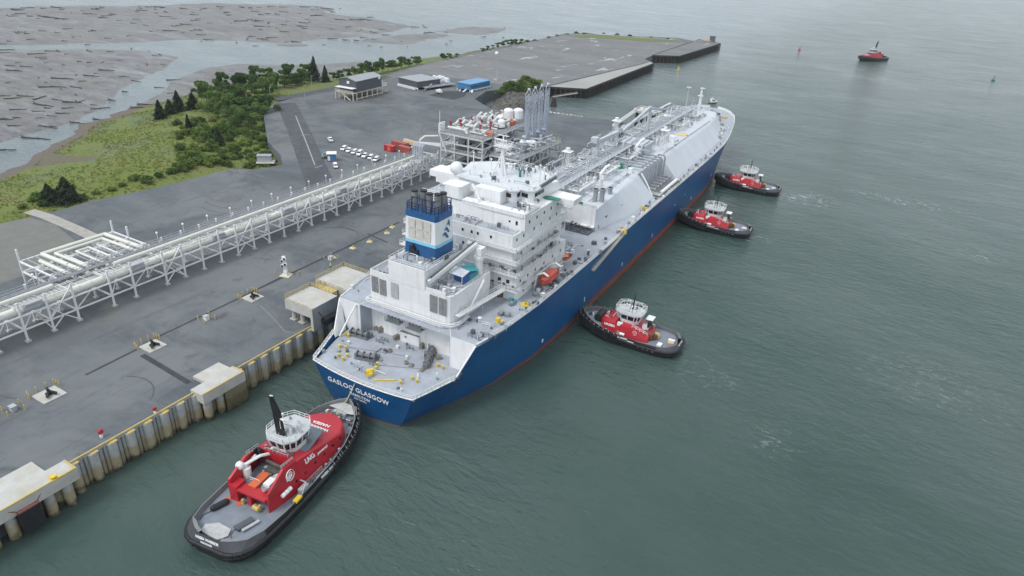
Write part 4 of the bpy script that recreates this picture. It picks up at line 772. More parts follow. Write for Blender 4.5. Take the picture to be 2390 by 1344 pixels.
# long pipe rack and catwalk down the trunk
b = MB()
for x, z, r in ((-.6, 27.5, .3), (-1.6, 27.5, .2), (-2.4, 27.5, .24), (-3.3, 27.5, .18), (-4.2, 27.6, .3), (-5.2, 27.5, .16), (-6.4, 26.5, .22), (-7.4, 26.5, .2), (2.6, 25.8, .18), (3.4, 25.6, .14), (5.2, 25.3, .12)):
    b.tube((x, 76, z), (x, 246, z), r, 8)
for y in range(96, 248, 6): b.bar((-8.2, y, 26.1), (.2, y, 26.1), .3, .3); b.bar((-8.0, y, TZ), (-8, y, 27.3), .25); b.bar((0, y, TZ), (0, y, 27.3), .25); b.bar((-5.8, y, 27.1), (.2, y, 27.1), .25)
pr = b.build('cargo_pipes', PIPEG, trunk)
b = MB(); b.prism([(.8, 78), (2.0, 78), (2.0, 250), (.8, 250)], 28.3, 28.45); b.rail([(2.0, 78, 28.45), (2.0, 250, 28.45)], 1.1, 3, .1); b.rail([(.8, 78, 28.45), (.8, 250, 28.45)], 1.1, 3, .1)
for y in range(80, 250, 6): b.bar((1.4, y, TZ if y > 92 else MD), (1.4, y, 28.3), .22)
b.prism([(-13.2, 180), (-12, 180), (-12, 252), (-13.2, 252)], 27.5, 27.7); b.tube((-10.5, 150, 29), (-10.5, 225, 29.2), .55, 8)
for y in range(152, 226, 8): b.bar((-10.5, y, TZ), (-10.5, y, 29), .3)
b.build('catwalk', paint('catwalk_grey', (0.52, 0.55, 0.58), .5, .12, .5), trunk)
random.seed(11)
def dome(y, k):
    b = MB()
    for dx, dy, r, h in ((0, 0, 1.1, 2.4), (-4.4, 3.5, .95, 2.1), (3.2, 2.5, .6, 1.7)):
        b.tube((-1 + dx + k, y + dy, TZ), (-1 + dx + k, y + dy, TZ + h), r, 14); b.tube((-1 + dx + k, y + dy, TZ + h), (-1 + dx + k, y + dy, TZ + h + .35), r * .8, 14)
    for i in range(44):
        x0 = random.uniform(-10, 5.5); y0 = y + random.uniform(-9, 10); z0 = TZ + random.uniform(.4, 3.8); L_ = random.uniform(1.5, 7); r = random.uniform(.07, .22)
        d = random.choice(((1, 0, 0), (0, 1, 0), (0, 1, 0), (0, 0, 1)))
        e = (min(9.5, x0 + d[0] * L_), y0 + d[1] * L_, z0 + d[2] * min(L_, 2.5)); b.tube((x0, y0, z0), e, r, 6); b.tube((x0, y0, TZ), (x0, y0, z0), r * .7, 5)
        if i % 3 == 0: b.path([e, (e[0], e[1], e[2] + .9), (e[0] + .9, e[1], e[2] + 1.2)], r, 6)
    for i in range(9): b.cbox((random.uniform(-9, 7), y + random.uniform(-9, 10), TZ), random.uniform(.6, 1.8), random.uniform(.6, 1.6), random.uniform(.8, 2.4), random.random())
    d_ = b.build('gas_dome', PIPEG, trunk, smooth=40)
    b = MB()
    for i in range(8):
        x0 = random.uniform(-9, 7); y0 = y + random.uniform(-9, 10); b.tube((x0, y0, TZ), (x0, y0, TZ + random.uniform(1.6, 4.5)), .28, 8); b.ball((x0, y0, TZ + 2.2), .55, 8, 5)
    b.rail([(-9, y - 6, TZ + 2.4), (6, y - 6, TZ + 2.4), (6, y + 7, TZ + 2.4), (-9, y + 7, TZ + 2.4)], 1.1, 1.6, .1); b.bar((-9, y - 6, TZ + 2.4), (6, y - 6, TZ + 2.4), .9, .12); b.bar((6, y - 6, TZ + 2.4), (6, y + 7, TZ + 2.4), .9, .12)
    for xx in (-9, -4, 1, 6): b.bar((xx, y - 6, TZ), (xx, y - 6, TZ + 2.4), .18)
    b.build('dome_walkway', WHITE2, d_)
for y, k in ((104, -3), (127, -5), (150, -1), (186, -2), (216, -2), (240, -2)): dome(y, k)
# dense piping on the port side abreast of the loading arms
b = MB()
for i in range(90):
    x0 = random.uniform(-16, -7); y0 = random.uniform(70, 190); z0 = (MD if y0 < 92 else TZ) + random.uniform(.5, 4.5); L_ = random.uniform(2, 9); r = random.uniform(.1, .28)
    d = random.choice(((1, 0, 0), (0, 1, 0), (0, 1, 0))); e = (x0 + d[0] * L_ * .6, y0 + d[1] * L_, z0); b.path([(x0, y0, z0 - 1.2), (x0, y0, z0), e, (e[0], e[1], e[2] - 1)], r, 6)
for i in range(50):
    x0 = random.uniform(-16, -6); y0 = random.uniform(68, 180); b.bar((x0, y0, MD + 2), (x0, y0, TZ + random.uniform(.5, 3.5)), .2)
for y in (70, 76, 82, 88): b.tube((-14, y, 24.6), (8, y + 1, 24.2), .4, 8); b.bar((-8, y, MD), (-8, y, 24.5), .3); b.bar((4, y, MD), (4, y, 24.2), .3)
b.build('manifold_pipes', PIPEG, trunk, smooth=40)['kind'] = 'stuff'
b = MB()
for i in range(40):
    x0 = random.uniform(-15, 6); y0 = random.uniform(68, 92); b.path([(x0, y0, MD), (x0, y0, random.uniform(19, 25)), (x0 + random.uniform(-3, 3), y0 + random.uniform(-2, 3), random.uniform(19, 25))], random.uniform(.1, .25), 6)
b.rail([(-14, 68.5, 24), (8, 68.5, 24), (8, 91, 24)], 1.1, 1.5, .09); b.prism([(-14, 74), (6, 74), (6, 76), (-14, 76)], 23.8, 24.0); b.build('cofferdam_pipes', WHITE2, trunk)['kind'] = 'stuff'
# compressor house
b = MB(); b.box(-5.0, 6.8, 158, 168, TZ, TZ + 4.2); ch = b.build('compressor_house', PIPEG, trunk)
b = MB()
for i in range(14): b.box(-4.8 + i * .82, -4.45 + i * .82, 157.86, 157.98, TZ + .2, TZ + 4.0)
b.build('wall_ribs', paint('rib_blue_grey', (0.30, 0.34, 0.40), .5, .1, .6), ch)
b = MB(); b.box(-5.2, 7.0, 157.8, 168.2, TZ + 4.2, TZ + 4.35); b.build('house_roof', TRUNK, ch)
b = MB()
for x in (-4, -1.5, 1, 3.5, 6): b.path([(x, 156, TZ), (x, 156, TZ + 3), (x, 157.6, TZ + 4.8), (x, 166, TZ + 4.9)], .3, 7)
b.build('house_pipes', PIPEG, ch, smooth=40)
# starboard manifold in its cut-out
b = MB()
for k in range(6):
    y = 139.5 + k * 3.6; b.path([(12.9, y, TZ + 2.4), (15.0, y, TZ + 2.4), (15.6, y, TZ + 1.6), (15.6, y, MD + 2.2), (18.6, y, MD + 2.0)], .32, 8); b.tube((18.6, y, MD + 2), (19.0, y, MD + 2), .75, 12); b.bar((17.5, y, MD), (17.5, y, MD + 1.8), .35)
    b.path([(4, y + 1, TZ + 1.2), (12.9, y, TZ + 1.5), (12.9, y, TZ + 2.4)], .36, 7)
b.build('manifold', paint('manifold_grey', (0.29, 0.32, 0.36), .5, .2, .6), trunk, smooth=40)
b = MB(); b.prism([(14, 137.5), (21.5, 137.5), (21.5, 161.5), (14, 161.5)], MD + .25, MD + .55); b.build('drip_tray', paint('tray_brown_grey', (0.22, 0.215, 0.21), .7, .3, .4), trunk)
b = MB(); b.rail([(14, 137.2, MD + .5), (21.6, 137.2, MD + .5), (21.6, 161.8, MD + .5)], 1.2, 1.4, .1, (1, .66, .33)); b.box(20.6, 21.8, 140, 159, MD + 1.3, MD + 1.6)
for y in range(138, 162, 4): b.bar((21.2, y, MD), (21.2, y, MD + 1.4), .25)
b.path([(13.4, 137.4, TZ), (16, 137, TZ - 3), (19, 136.8, MD)], .3, 6); b.build('manifold_platform', WHITE2, trunk)
# vent masts, hose cranes, ventilators: (base pixel, top pixel height in metres, kind)
def lattice(x, y, z0, h, w0, w1):
    b = MB(); n = max(3, int(h / 1.8))
    c = [(-1, -1), (1, -1), (1, 1), (-1, 1)]
    for a in c: b.bar((x + a[0] * w0, y + a[1] * w0, z0), (x + a[0] * w1, y + a[1] * w1, z0 + h), .16)
    for i in range(n):
        t0, t1 = i / n, (i + 1) / n; wa = w0 + (w1 - w0) * t0; wb_ = w0 + (w1 - w0) * t1
        for k in range(4):
            a, d = c[k], c[(k + 1) % 4]; b.bar((x + a[0] * wa, y + a[1] * wa, z0 + h * t0), (x + d[0] * wb_, y + d[1] * wb_, z0 + h * t1), .1)
    return b
for px, py, h in ((1400, 443, 0), (1483, 375, 0)):                                # white curved hose davits
    q = sp(px, py, TZ); b = MB(); x, y = q[0], q[1]
    b.tube((x, y, TZ), (x, y, TZ + 3.4), .8, 12, .65); b.path([(x, y, TZ + 3.3), (x - .2, y, TZ + 5.6), (x + .9, y + 1.4, TZ + 7.8), (x + 1.5, y + 1.8, TZ + 8.0)], .55, 10); b.ball((x + 1.5, y + 1.8, TZ + 8.2), .62, 10, 6); b.cbox((x + .7, y - .3, TZ + 3.8), .9, .9, 1.3)
    b.build('hose_crane', WHITE, trunk, smooth=45)
for px, py, h in ((1434, 330, 9), (1322, 392, 6.5), (1546, 350, 8.5)):
    q = sp(px, py, TZ); b = lattice(q[0], q[1], TZ, h, 1.3, .7); b.tube((q[0], q[1], TZ), (q[0], q[1], TZ + h + .8), .3, 8); b.tube((q[0], q[1], TZ + h - .2), (q[0], q[1], TZ + h + 1.0), .8, 10); b.prism([(q[0] - 1.7, q[1] - 1.7), (q[0] + 1.7, q[1] - 1.7), (q[0] + 1.7, q[1] + 1.7), (q[0] - 1.7, q[1] + 1.7)], TZ + h - .4, TZ + h - .2)
    b.build('vent_mast', WHITE2, trunk)
for px, py, r, h in ((1388, 470, .75, 4.2), (1404, 470, .75, 4.2), (1423, 452, .7, 2.2), (1372, 405, 1.1, 3.2), (1392, 408, 1.2, 3.4)):
    q = sp(px, py, TZ); b = MB(); b.tube((q[0], q[1], TZ), (q[0], q[1], TZ + h), r, 12); b.tube((q[0], q[1], TZ + h - .5), (q[0], q[1], TZ + h), r * 1.35, 12); b.build('ventilator', paint('vent_grey', (0.30, 0.33, 0.345), .6, .15, .6), trunk, smooth=40)
b = MB(); q = sp(1447, 392, TZ); b.cbox((q[0], q[1], TZ), 2.2, 1.8, 1.8, .3); b.cbox((q[0] + 3.2, q[1] + 1, TZ), 1.4, 1.4, 1.3, .3); b.build('tarpaulin', GREEN, trunk)
b = MB(); q = sp(1592, 314, TZ); b.tube((q[0], q[1], TZ + .02), (q[0], q[1], TZ + .12), 2.5, 20); b.build('landing_mark', YELLOW, trunk)
for px, py, sx in ((1470, 403, 1.6), (1568, 330, 2.2), (1555, 285, 3.0), (1512, 315, 1.6), (1500, 312, 1.5), (1455, 312, 2.5)):
    q = sp(px, py, TZ); b = MB(); b.cbox((q[0], q[1], TZ), sx, sx * 1.1, sx * 1.1, .2); b.build('deck_locker', WHITE, trunk)
b = MB(); q = sp(1582, 284, TZ); b.cbox((q[0], q[1], TZ), 6, 4, 2.2, .1); q = sp(1471, 340, TZ); b.cbox((q[0], q[1], TZ), 4.5, 4, 2.5, .1); q = sp(1560, 262, TZ); b.cbox((q[0], q[1], TZ), 5, 5, 2.8); b.build('machinery', paint('machinery_grey', (0.18, 0.20, 0.225), .6, .25, .6), trunk)
b = MB(); q = sp(1508, 322, TZ); b.tube((q[0], q[1], TZ), (q[0], q[1], TZ + 13.5), .75, 10); b.bar((q[0], q[1], TZ + 13), (q[0] - 1.5, q[1] - 26, TZ + 8), .9, 1.0); b.bar((q[0], q[1], TZ + 12.4), (q[0] + .5, q[1] + 24, TZ + 8.5), .7, .8); b.build('hose_handling_crane', PIPEG, trunk, smooth=40)
b = MB(); q = sp(1390, 385, TZ); b.tube((q[0], q[1], TZ), (q[0], q[1], TZ + 9.5), .7, 10); b.bar((q[0], q[1], TZ + 9), (q[0] - .5, q[1] + 22, TZ + 8), .9, 1.0); b.bar((q[0] - .5, q[1] + 21, TZ), (q[0] - .5, q[1] + 21, TZ + 8), .5); b.cbox((q[0] - 1, q[1] - .5, TZ + 8.4), 2.4, 2.4, 2); b.build('deck_crane', PIPEG, trunk, smooth=40)
# faint weld seams and pipes on the plain starboard side of the trunk
b = MB()
for y in (103, 112, 121, 130, 172, 184, 196, 208, 220, 232): kw = 12.9 if y < 136 else 12.55; b.box(3, kw - .3, y, y + .12, TZ + .01, TZ + .05)
b.tube((11.2, 97, TZ + .25), (10.6, 134, TZ + .25), .12, 6); b.tube((10.2, 97, TZ + .25), (9.8, 134, TZ + .25), .12, 6); b.tube((11.6, 168, TZ + .25), (11.4, 240, TZ + .25), .16, 6)
b.build('deck_seam', PIPEG, trunk)
# bow: mast, windlass gear
b = MB(); b.tube((0, 262, 23.9), (0.3, 259.5, 34.0), .95, 10, .55); b.bar((-1.2, 259.6, 31.8), (1.6, 259.2, 32.0), .5); b.tube((.3, 259.5, 33.8), (.4, 259.3, 36.0), .3, 8); b.bar((-.6, 259.4, 35.6), (1.9, 259, 35.8), .35); b.build('foremast', WHITE2, ship)
b = MB(); b.tube((-5, 254, 24.2), (-5, 254, 36.0), .22, 8); b.tube((-5, 254, 35.8), (-5, 254, 36.2), 1.3, 12); b.tube((-9, 245, 24), (-9, 245, 29), .2, 8); b.build('light_mast', PIPEG, ship)
b = MB()
for x, y in ((9, 270), (12.5, 262), (5, 281), (-5, 281), (-9, 270), (14, 252), (15.5, 246), (17.5, 238)):
    b = MB(); z = mdz(y); b.cbox((x, y, z), 2.0, 1.6, 1.3, x); b.tube((x - 1, y, z + .9), (x + 1, y, z + .9), .7, 10)
    b.build('windlass', paint('bow_gear', (0.30, 0.30, 0.29), .6, .3, .8), ship)
b = MB(); b.cbox((10.5, 277, mdz(277)), 2.4, 2.2, 1.0, .5); b.build('chain_stopper', YELDULL, ship)
# ---- small fittings scattered over the decks
def clutter(nm, regs, n, hmax, mats, par, seed, smax=1.1):
    random.seed(seed)
    for mt in mats:
        b = MB()
        for i in range(n):
            x0, x1, y0, y1, z = random.choice(regs); x = random.uniform(x0, x1); y = random.uniform(y0, y1); h = random.uniform(.3, hmax); s = random.uniform(.25, smax); k = random.random()
            if k < .4: b.cbox((x, y, z), s, s * random.uniform(.6, 1.4), h, random.choice((0, .1, 1.5)))
            elif k < .6: b.tube((x, y, z), (x, y, z + h), s * .35, 7); b.tube((x, y, z + h), (x, y, z + h + .15), s * .55, 7)
            elif k < .85: d = random.choice(((1, 0), (0, 1))); l = random.uniform(1, 4); e = (min(max(x + d[0] * l, x0), x1), min(max(y + d[1] * l, y0), y1)); b.path([(x, y, z), (x, y, z + h * .5), (*e, z + h * .5)], .1, 5)
            else: b.rail([(x, y, z), (min(x1, x + 2.2), y, z)], 1.0, 1.0, .1)
        b.build(nm, mt, par)['kind'] = 'stuff'
GREYS = [paint('fitting_grey', (.30, .33, .37), .55, .2, .8), WHITE2, paint('fitting_dark', (.10, .115, .135), .6, .25, .8)]
clutter('deck_fitting', [(-6.5, -6, 22, 33, 29.44), (-6, 3.6, 18.4, 23.4, 29.44), (3.1, 3.8, 24, 33, 29.44), (-11.8, -6.8, 18.6, 34.5, 24.64), (4.4, 10.4, 18.8, 24, 24.64)], 24, 1.5, GREYS, casing, 31)
clutter('deck_fitting', [(-14, 14, 39.5, 43.2, 33.44), (-15, 15, 44.2, 51, 37.24), (10, 15, 44.5, 56, 37.24), (6, 16.5, 37.4, 38.4, 24.1), (6, 17.3, 37.3, 38, 19.72), (16, 17.6, 40, 62, 19.72), (15.8, 17.4, 40, 62, 24.1), (15.4, 17, 40, 62, 27.02)], 46, 1.5, GREYS, accom, 32, .9)
clutter('roof_fitting', [(-9, 12, 53.5, 65, 40.5), (-5, 6, 65, 70, 40.5)], 16, 1.3, GREYS, wh, 33)
clutter('deck_fitting', [(18.6, 22.4, 22, 90, MD + .04), (12.5, 22, 16, 30, MD + .04), (17.8, 21.8, 44, 60, MD + .04), (8, 17, 67, 80, MD + .04), (-21, -13, 18, 90, MD + .04)], 46, 1.3, GREYS, ship, 34)
clutter('deck_fitting', [(20.6, 22.6, 95, 228, MD + .04)], 40, 1.1, GREYS, ship, 35, .8)
clutter('deck_fitting', [(-12, 12, 11, 17, AD), (-12, 12, 0.5, 4, AD), (-15, -10, 3, 13, AD), (9, 14, 4, 13, AD), (-8, 8, 4, 12, AD)], 12, .8, GREYS, ship, 36, .8)
clutter('trunk_fitting', [(-12, 11.5, 96, 250, TZ), (-12, 3, 96, 250, TZ), (-12, 3, 96, 250, TZ)], 120, 2.8, GREYS[:2] + [WHITE2], trunk, 37, .9)
clutter('trunk_fitting', [(-12, 2, 96, 190, TZ), (-12, 4, 120, 175, TZ)], 60, 3.6, [PIPEG, GREYS[2]], trunk, 38, 1.1)
clutter('bow_fitting', [(-10, 10, 268, 284, mdz(276)), (13, 17, 236, 262, mdz(250)), (-6, 6, 280, 289, mdz(284))], 26, 1.4, GREYS, ship, 39)
# ---- writing and marks
tn = Vector((0, -1, 0))
def on_transom(t, z):                 # point on the bowed transom
    zr = 0.35; a = rows[0]; zs = [r[2] for r in a]; h = float(np.interp(z, zs, [r[0] for r in a])); y = float(np.interp(z, zs, [r[1] for r in a]))
    return h * t, y - 1.4 * (1 - t * t)
lettering('GASLOG GLASGOW', 1.75, LETTER, ship, (0.0, on_transom(0, 6.9)[1] - 0.05, 6.9), (1, 0, 0), (0, -.09, 1), bold=.035, space=1.12)
lettering('HAMILTON', 1.05, LETTER, ship, (0.4, on_transom(0, 5.3)[1] - 0.05, 5.3), (1, 0, 0), (0, -.09, 1), bold=.02, space=1.1)
lettering('IMO 9687021', .6, LETTER, ship, (0.5, on_transom(0, 4.35)[1] - 0.05, 4.35), (1, 0, 0), (0, -.09, 1), bold=.012, space=1.1)
b = MB()
for y, z, h, w in ((70, 4.4, 1.5, .35), (45, 3.0, 1.0, .7), (130, 4.2, 1.4, .45), (180, 4.2, 1.2, .5), (214, 5.5, 1.5, .5), (155, 9, .5, .6), (168, 9.5, .5, .5), (100, 4.3, 1.2, .4)):
    b = MB(); x = side_pt(y, z + h / 2); b.bar((x + .03, y, z), (side_pt(y, z + h) + .03, y, z + h), .06, w); b.build('hull_mark', LETTER, ship)
for k in range(2):
    b = MB(); b.bar((side_pt(10.2 + k * 1.5, 9.2) + .03, 10.2 + k * 1.5, 9.2), (side_pt(10.2 + k * 1.5, 10.4) + .05, 10.2 + k * 1.5, 10.4), .12, 1.2); ff = b.build('fairlead_frame', GALV, ship)
    b = MB(); b.bar((side_pt(10.2 + k * 1.5, 9.4) + .12, 10.2 + k * 1.5, 9.4), (side_pt(10.2 + k * 1.5, 10.2) + .14, 10.2 + k * 1.5, 10.2), .06, .7); b.build('fairlead_hole', DKGREY, ff)
# things hung on the ship but not part of it
lb = thing('lifeboat', 'large enclosed red lifeboat hanging in davits on the ship side', 'lifeboat', tuple(Vector(SHIP_O) + Matrix.Rotation(SHIP_A, 3, 'Z') @ Vector((20.0, 50.6, MD + 1.5))), SHIP_A)
def boat_hull(b, L_, W_, H_, z0=0, n=13, full=.55):
    secs = []
    for i in range(n):
        t = -1 + 2 * i / (n - 1); w = W_ / 2 * max(.04, (1 - abs(t) ** 3.2)) ** full
        secs.append([(-w, t * L_ / 2, z0 + H_ + .25 * t * t), (-w * .92, t * L_ / 2 * .97, z0 + H_ * .45), (0, t * L_ / 2 * .9, z0 + .12 * abs(t)), (w * .92, t * L_ / 2 * .97, z0 + H_ * .45), (w, t * L_ / 2, z0 + H_ + .25 * t * t)])
    b.loft(secs, cap=True)
b = MB(); boat_hull(b, 9.0, 3.1, 1.6); b.build('boat_hull', LIFER, lb, smooth=50)
b = MB(); secs = []
for i in range(11):
    t = -.93 + 1.86 * i / 10; w = 1.45 * max(.05, 1 - abs(t) ** 3) ** .6; h = 1.25 * max(.1, 1 - abs(t) ** 4)
    secs.append([(-w, t * 4.3, 1.6), (-w * .85, t * 4.3, 1.6 + h * .7), (0, t * 4.3, 1.6 + h), (w * .85, t * 4.3, 1.6 + h * .7), (w, t * 4.3, 1.6)])
b.loft(secs, cap=True); b.cbox((0, -2.4, 2.6), 1.2, 1.3, .6); b.build('canopy', LIFER, lb, smooth=50)
b = MB(); b.bar((-1.56, -3.2, 1.6), (-1.6, 3.2, 1.6), .12, .2); b.bar((1.56, -3.2, 1.6), (1.6, 3.2, 1.6), .12, .2); b.build('fender_strip', ORANGE, lb)
b = MB(); b.bar((1.2, 4.0, 2.0), (1.9, 3.6, 3.6), .5, .25); b.bar((-1.0, 4.2, .2), (1.8, 3.4, 1.6), .3); b.build('release_hook', WHITE2, lb)
rb = thing('rescue_boat', 'small bright orange rescue boat on its cradle forward of the lifeboat', 'boat', tuple(Vector(SHIP_O) + Matrix.Rotation(SHIP_A, 3, 'Z') @ Vector((18.4, 64.8, MD + 2.0))), SHIP_A)
b = MB(); boat_hull(b, 4.6, 1.9, .9); b.build('boat_hull', ORANGE, rb, smooth=50)
b = MB(); b.cbox((0, -.4, .7), 1.0, 1.4, .7); b.build('console', ORANGE, rb)
#@@OBJ
# ================================================================ QUAY AND TERMINAL
QX = -115.7
# combi wall: big tubes with pairs of sheet piles between, rust and weed at the tide line
def pile_mat(nm, top, low):
    mt = paint(nm, top, .75, .2, .5, streak=.45); nt = mt.node_tree; N = nt.nodes; L = nt.links; b = N['Principled BSDF']
    ge = N.new('ShaderNodeNewGeometry'); sx = N.new('ShaderNodeSeparateXYZ'); L.new(ge.outputs['Position'], sx.inputs[0])
    nz = N.new('ShaderNodeTexNoise'); nz.inputs['Scale'].default_value = .7; nz.inputs['Detail'].default_value = 6; L.new(ge.outputs['Position'], nz.inputs['Vector'])
    ad = N.new('ShaderNodeMath'); ad.operation = 'MULTIPLY_ADD'; ad.inputs[1].default_value = -4.5; L.new(nz.outputs['Fac'], ad.inputs[0]); L.new(sx.outputs['Z'], ad.inputs[2])
    mr = N.new('ShaderNodeMapRange'); mr.inputs['From Min'].default_value = 1.9; mr.inputs['From Max'].default_value = 1.1; L.new(ad.outputs[0], mr.inputs['Value'])
    src = b.inputs['Base Color'].links[0].from_socket; mx = N.new('ShaderNodeMix'); mx.data_type = 'RGBA'; L.new(mr.outputs[0], mx.inputs[0]); L.new(src, mx.inputs[6]); mx.inputs[7].default_value = (*low, 1)
    mr2 = N.new('ShaderNodeMapRange'); mr2.inputs['From Min'].default_value = -.6; mr2.inputs['From Max'].default_value = -1.9; L.new(ad.outputs[0], mr2.inputs['Value'])
    mx2 = N.new('ShaderNodeMix'); mx2.data_type = 'RGBA'; L.new(mr2.outputs[0], mx2.inputs[0]); L.new(mx.outputs[2], mx2.inputs[6]); mx2.inputs[7].default_value = (.055, .05, .025, 1)
    L.new(mx2.outputs[2], b.inputs['Base Color']); return mt
PILE = pile_mat('steel_pile', (.42, .44, .44), (.36, .31, .20)); SHEET = pile_mat('sheet_pile', (.31, .325, .325), (.27, .235, .155))
qw = thing('quay_wall', 'long steel quay wall of round piles and sheet piles with a yellow top edge', 'quay wall', (QX, 30, 0))
b = MB(); y = 33.5; k = 0
while y < 131:
    b = MB(); b.tube((.1, y - 30, -4), (.1, y - 30, 6.75), 1.02, 14); b.build('pile', PILE, qw, smooth=40)
    b = MB(); b.prism([(-.3, y - 30 + 1.0), (.35, y - 30 + 1.15), (.35, y - 30 + 1.75), (-.3, y - 30 + 1.9), (.35, y - 30 + 2.05), (.35, y - 30 + 2.6), (-.3, y - 30 + 2.75), (-.8, y - 30 + 2.75), (-.8, y - 30 + 1.0)], -4, 6.6); b.build('sheet_pile', SHEET, qw)
    y += 3.72
b = MB(); b.box(-.3, .3, 1, 300, 6.6, 7.02); b.box(-.2, .15, 101.5, 300, -4, 6.6); b.build('cap_beam', CONCD, qw)
b = MB(); b.box(.02, .3, 1, 300, 7.03, 7.32)
for k in range(27): b.box(-.4, 1.0, 3.0 + k * 3.72, 4.4 + k * 3.72, 6.76, 6.9)
b.build('edge_curb', YELDULL, qw)
# concrete berthing platforms let into the quay
def low_platform(y0, y1, ya, yb, lab, xin):
    o = thing('berthing_platform', lab, 'quay platform', (QX, y0, 0)); L_ = y1 - y0
    b = MB(); b.prism([(-.6, 0), (3.4, 0), (3.4, L_), (-.6, L_), (-.6, yb - y0), (xin, yb - y0), (xin, ya - y0), (-.6, ya - y0)], 5.4, 7.75); b.build('deck_slab', CONC, o)
    b = MB(); b.box(3.05, 3.38, .05, L_ - .05, 7.76, 8.0); b.box(-.5, 3.0, L_ - .35, L_ - .05, 7.76, 7.92); b.build('edge_curb', YELDULL, o)
    for k in range(int(L_ // 3.2)):
        b = MB(); b.tube((2.0, 1.6 + k * 3.2, -4), (2.0, 1.6 + k * 3.2, 5.4), .95, 12); b.build('pile', PILE, o, smooth=40)
    return o
p1 = low_platform(18, 44, 18, 40.5, 'grey concrete platform cut by the left picture edge, with a yellow bollard on it', -5.0)
b = MB(); b.box(3.45, 4.15, 15.2, 18.6, 1.2, 5.8); b.build('fender_panel', paint('fender_dark', (.018, .018, .022), .6, .4, .8), p1)
b = MB(); b.box(3.45, 4.1, 15.2, 18.6, 5.82, 6.1); b.bar((3.6, 15.2, 6.2), (3.1, 13.2, 7.6), .12); b.bar((3.6, 18.6, 6.2), (3.1, 20.2, 7.6), .12); b.build('fender_frame', paint('fender_red', (.26, .10, .09), .6, .3, .8), p1)
p2 = low_platform(70.5, 81.5, 74, 80.8, 'small grey concrete platform in the quay edge between the tug and the gas carrier', -4.4)
b = MB(); b.box(3.42, 3.6, 5.2, 10.9, .2, 5.3); b.build('timber_facing', pile_mat('timber_facing', (.20, .17, .10), (.13, .11, .06)), p2)
for nm, y0, y1, x0, x1 in (('raised concrete breasting dolphin nearer the camera with black cylinder fender', 104.2, 113.2, -7.6, 1.9), ('raised concrete breasting dolphin half hidden behind the ship stern', 116.6, 127.5, -9.2, 1.7)):
    o = thing('breasting_dolphin', nm, 'dolphin', (QX, y0, 0)); L_ = y1 - y0
    b = MB(); b.box(x0, x1, 0, L_, 10.3, 13.0); b.box(x1 - .8, x1, 0, L_, 6.6, 10.3); b.build('deck_slab', CONC, o)
    b = MB(); b.box(x0 + .4, x1 + .03, -.03, L_ + .03, 9.0, 10.28) if False else b.box(x1 + .005, x1 + .05, .02, L_ - .02, 6.5, 12.95); b.build('front_wall', CONCD, o)
    b = MB()
    for yy in (1.4, L_ - 1.4):
        for xx in (x0 + 1.4, x0 + 4.4): b.tube((xx, yy, 7.0), (xx, yy, 10.3), .6, 12); b.cbox((xx, yy, 7.0), 1.8, 1.8, .25)
    b.build('support_leg', CONC, o)
    b = MB(); b.rail([(x0 + .1, .1, 13.0), (x0 + .1, L_ - .1, 13.0), (x1 - .1, L_ - .1, 13.0)], 1.1, 1.3, .1, (1, .5)); b.rail([(x0 + .1, .1, 13.0), (x1 * .2, .1, 13.0)], .3, 1.5, .1, (1,)); b.build('railing', YELDULL, o)
    b = MB(); b.tube((x1 + 1.2, 2.6, 8.6), (x1 + 1.2, 8.0, 8.6), 1.1, 16); b.tube((x1 + 1.2, 2.2, 8.6), (x1 + 1.2, 8.4, 8.6), .5, 10); b.bar((x1, 2.0, 11.4), (x1 + 1.2, 2.6, 9.6), .12); b.build('fender', BLACK, o, smooth=50)
b = MB(); b.box(-7.4, -1.0, 113.3, 116.5, 12.2, 12.45); b.rail([(-7.4, 113.3, 12.45), (-7.4, 116.5, 12.45)], 1.1, .8, .1); b.rail([(-5.6, 113.3, 12.45), (-5.6, 116.5, 12.45)], 1.1, .8, .1); b.bar((-7.6, 113.4, 13.2), (-5, 116.4, 11), .2)
o = b.build('footbridge', YELDULL); o.location = (QX, 0, 0); tag(o, 'yellow steel footbridge joining the two raised concrete dolphins', 'footbridge')
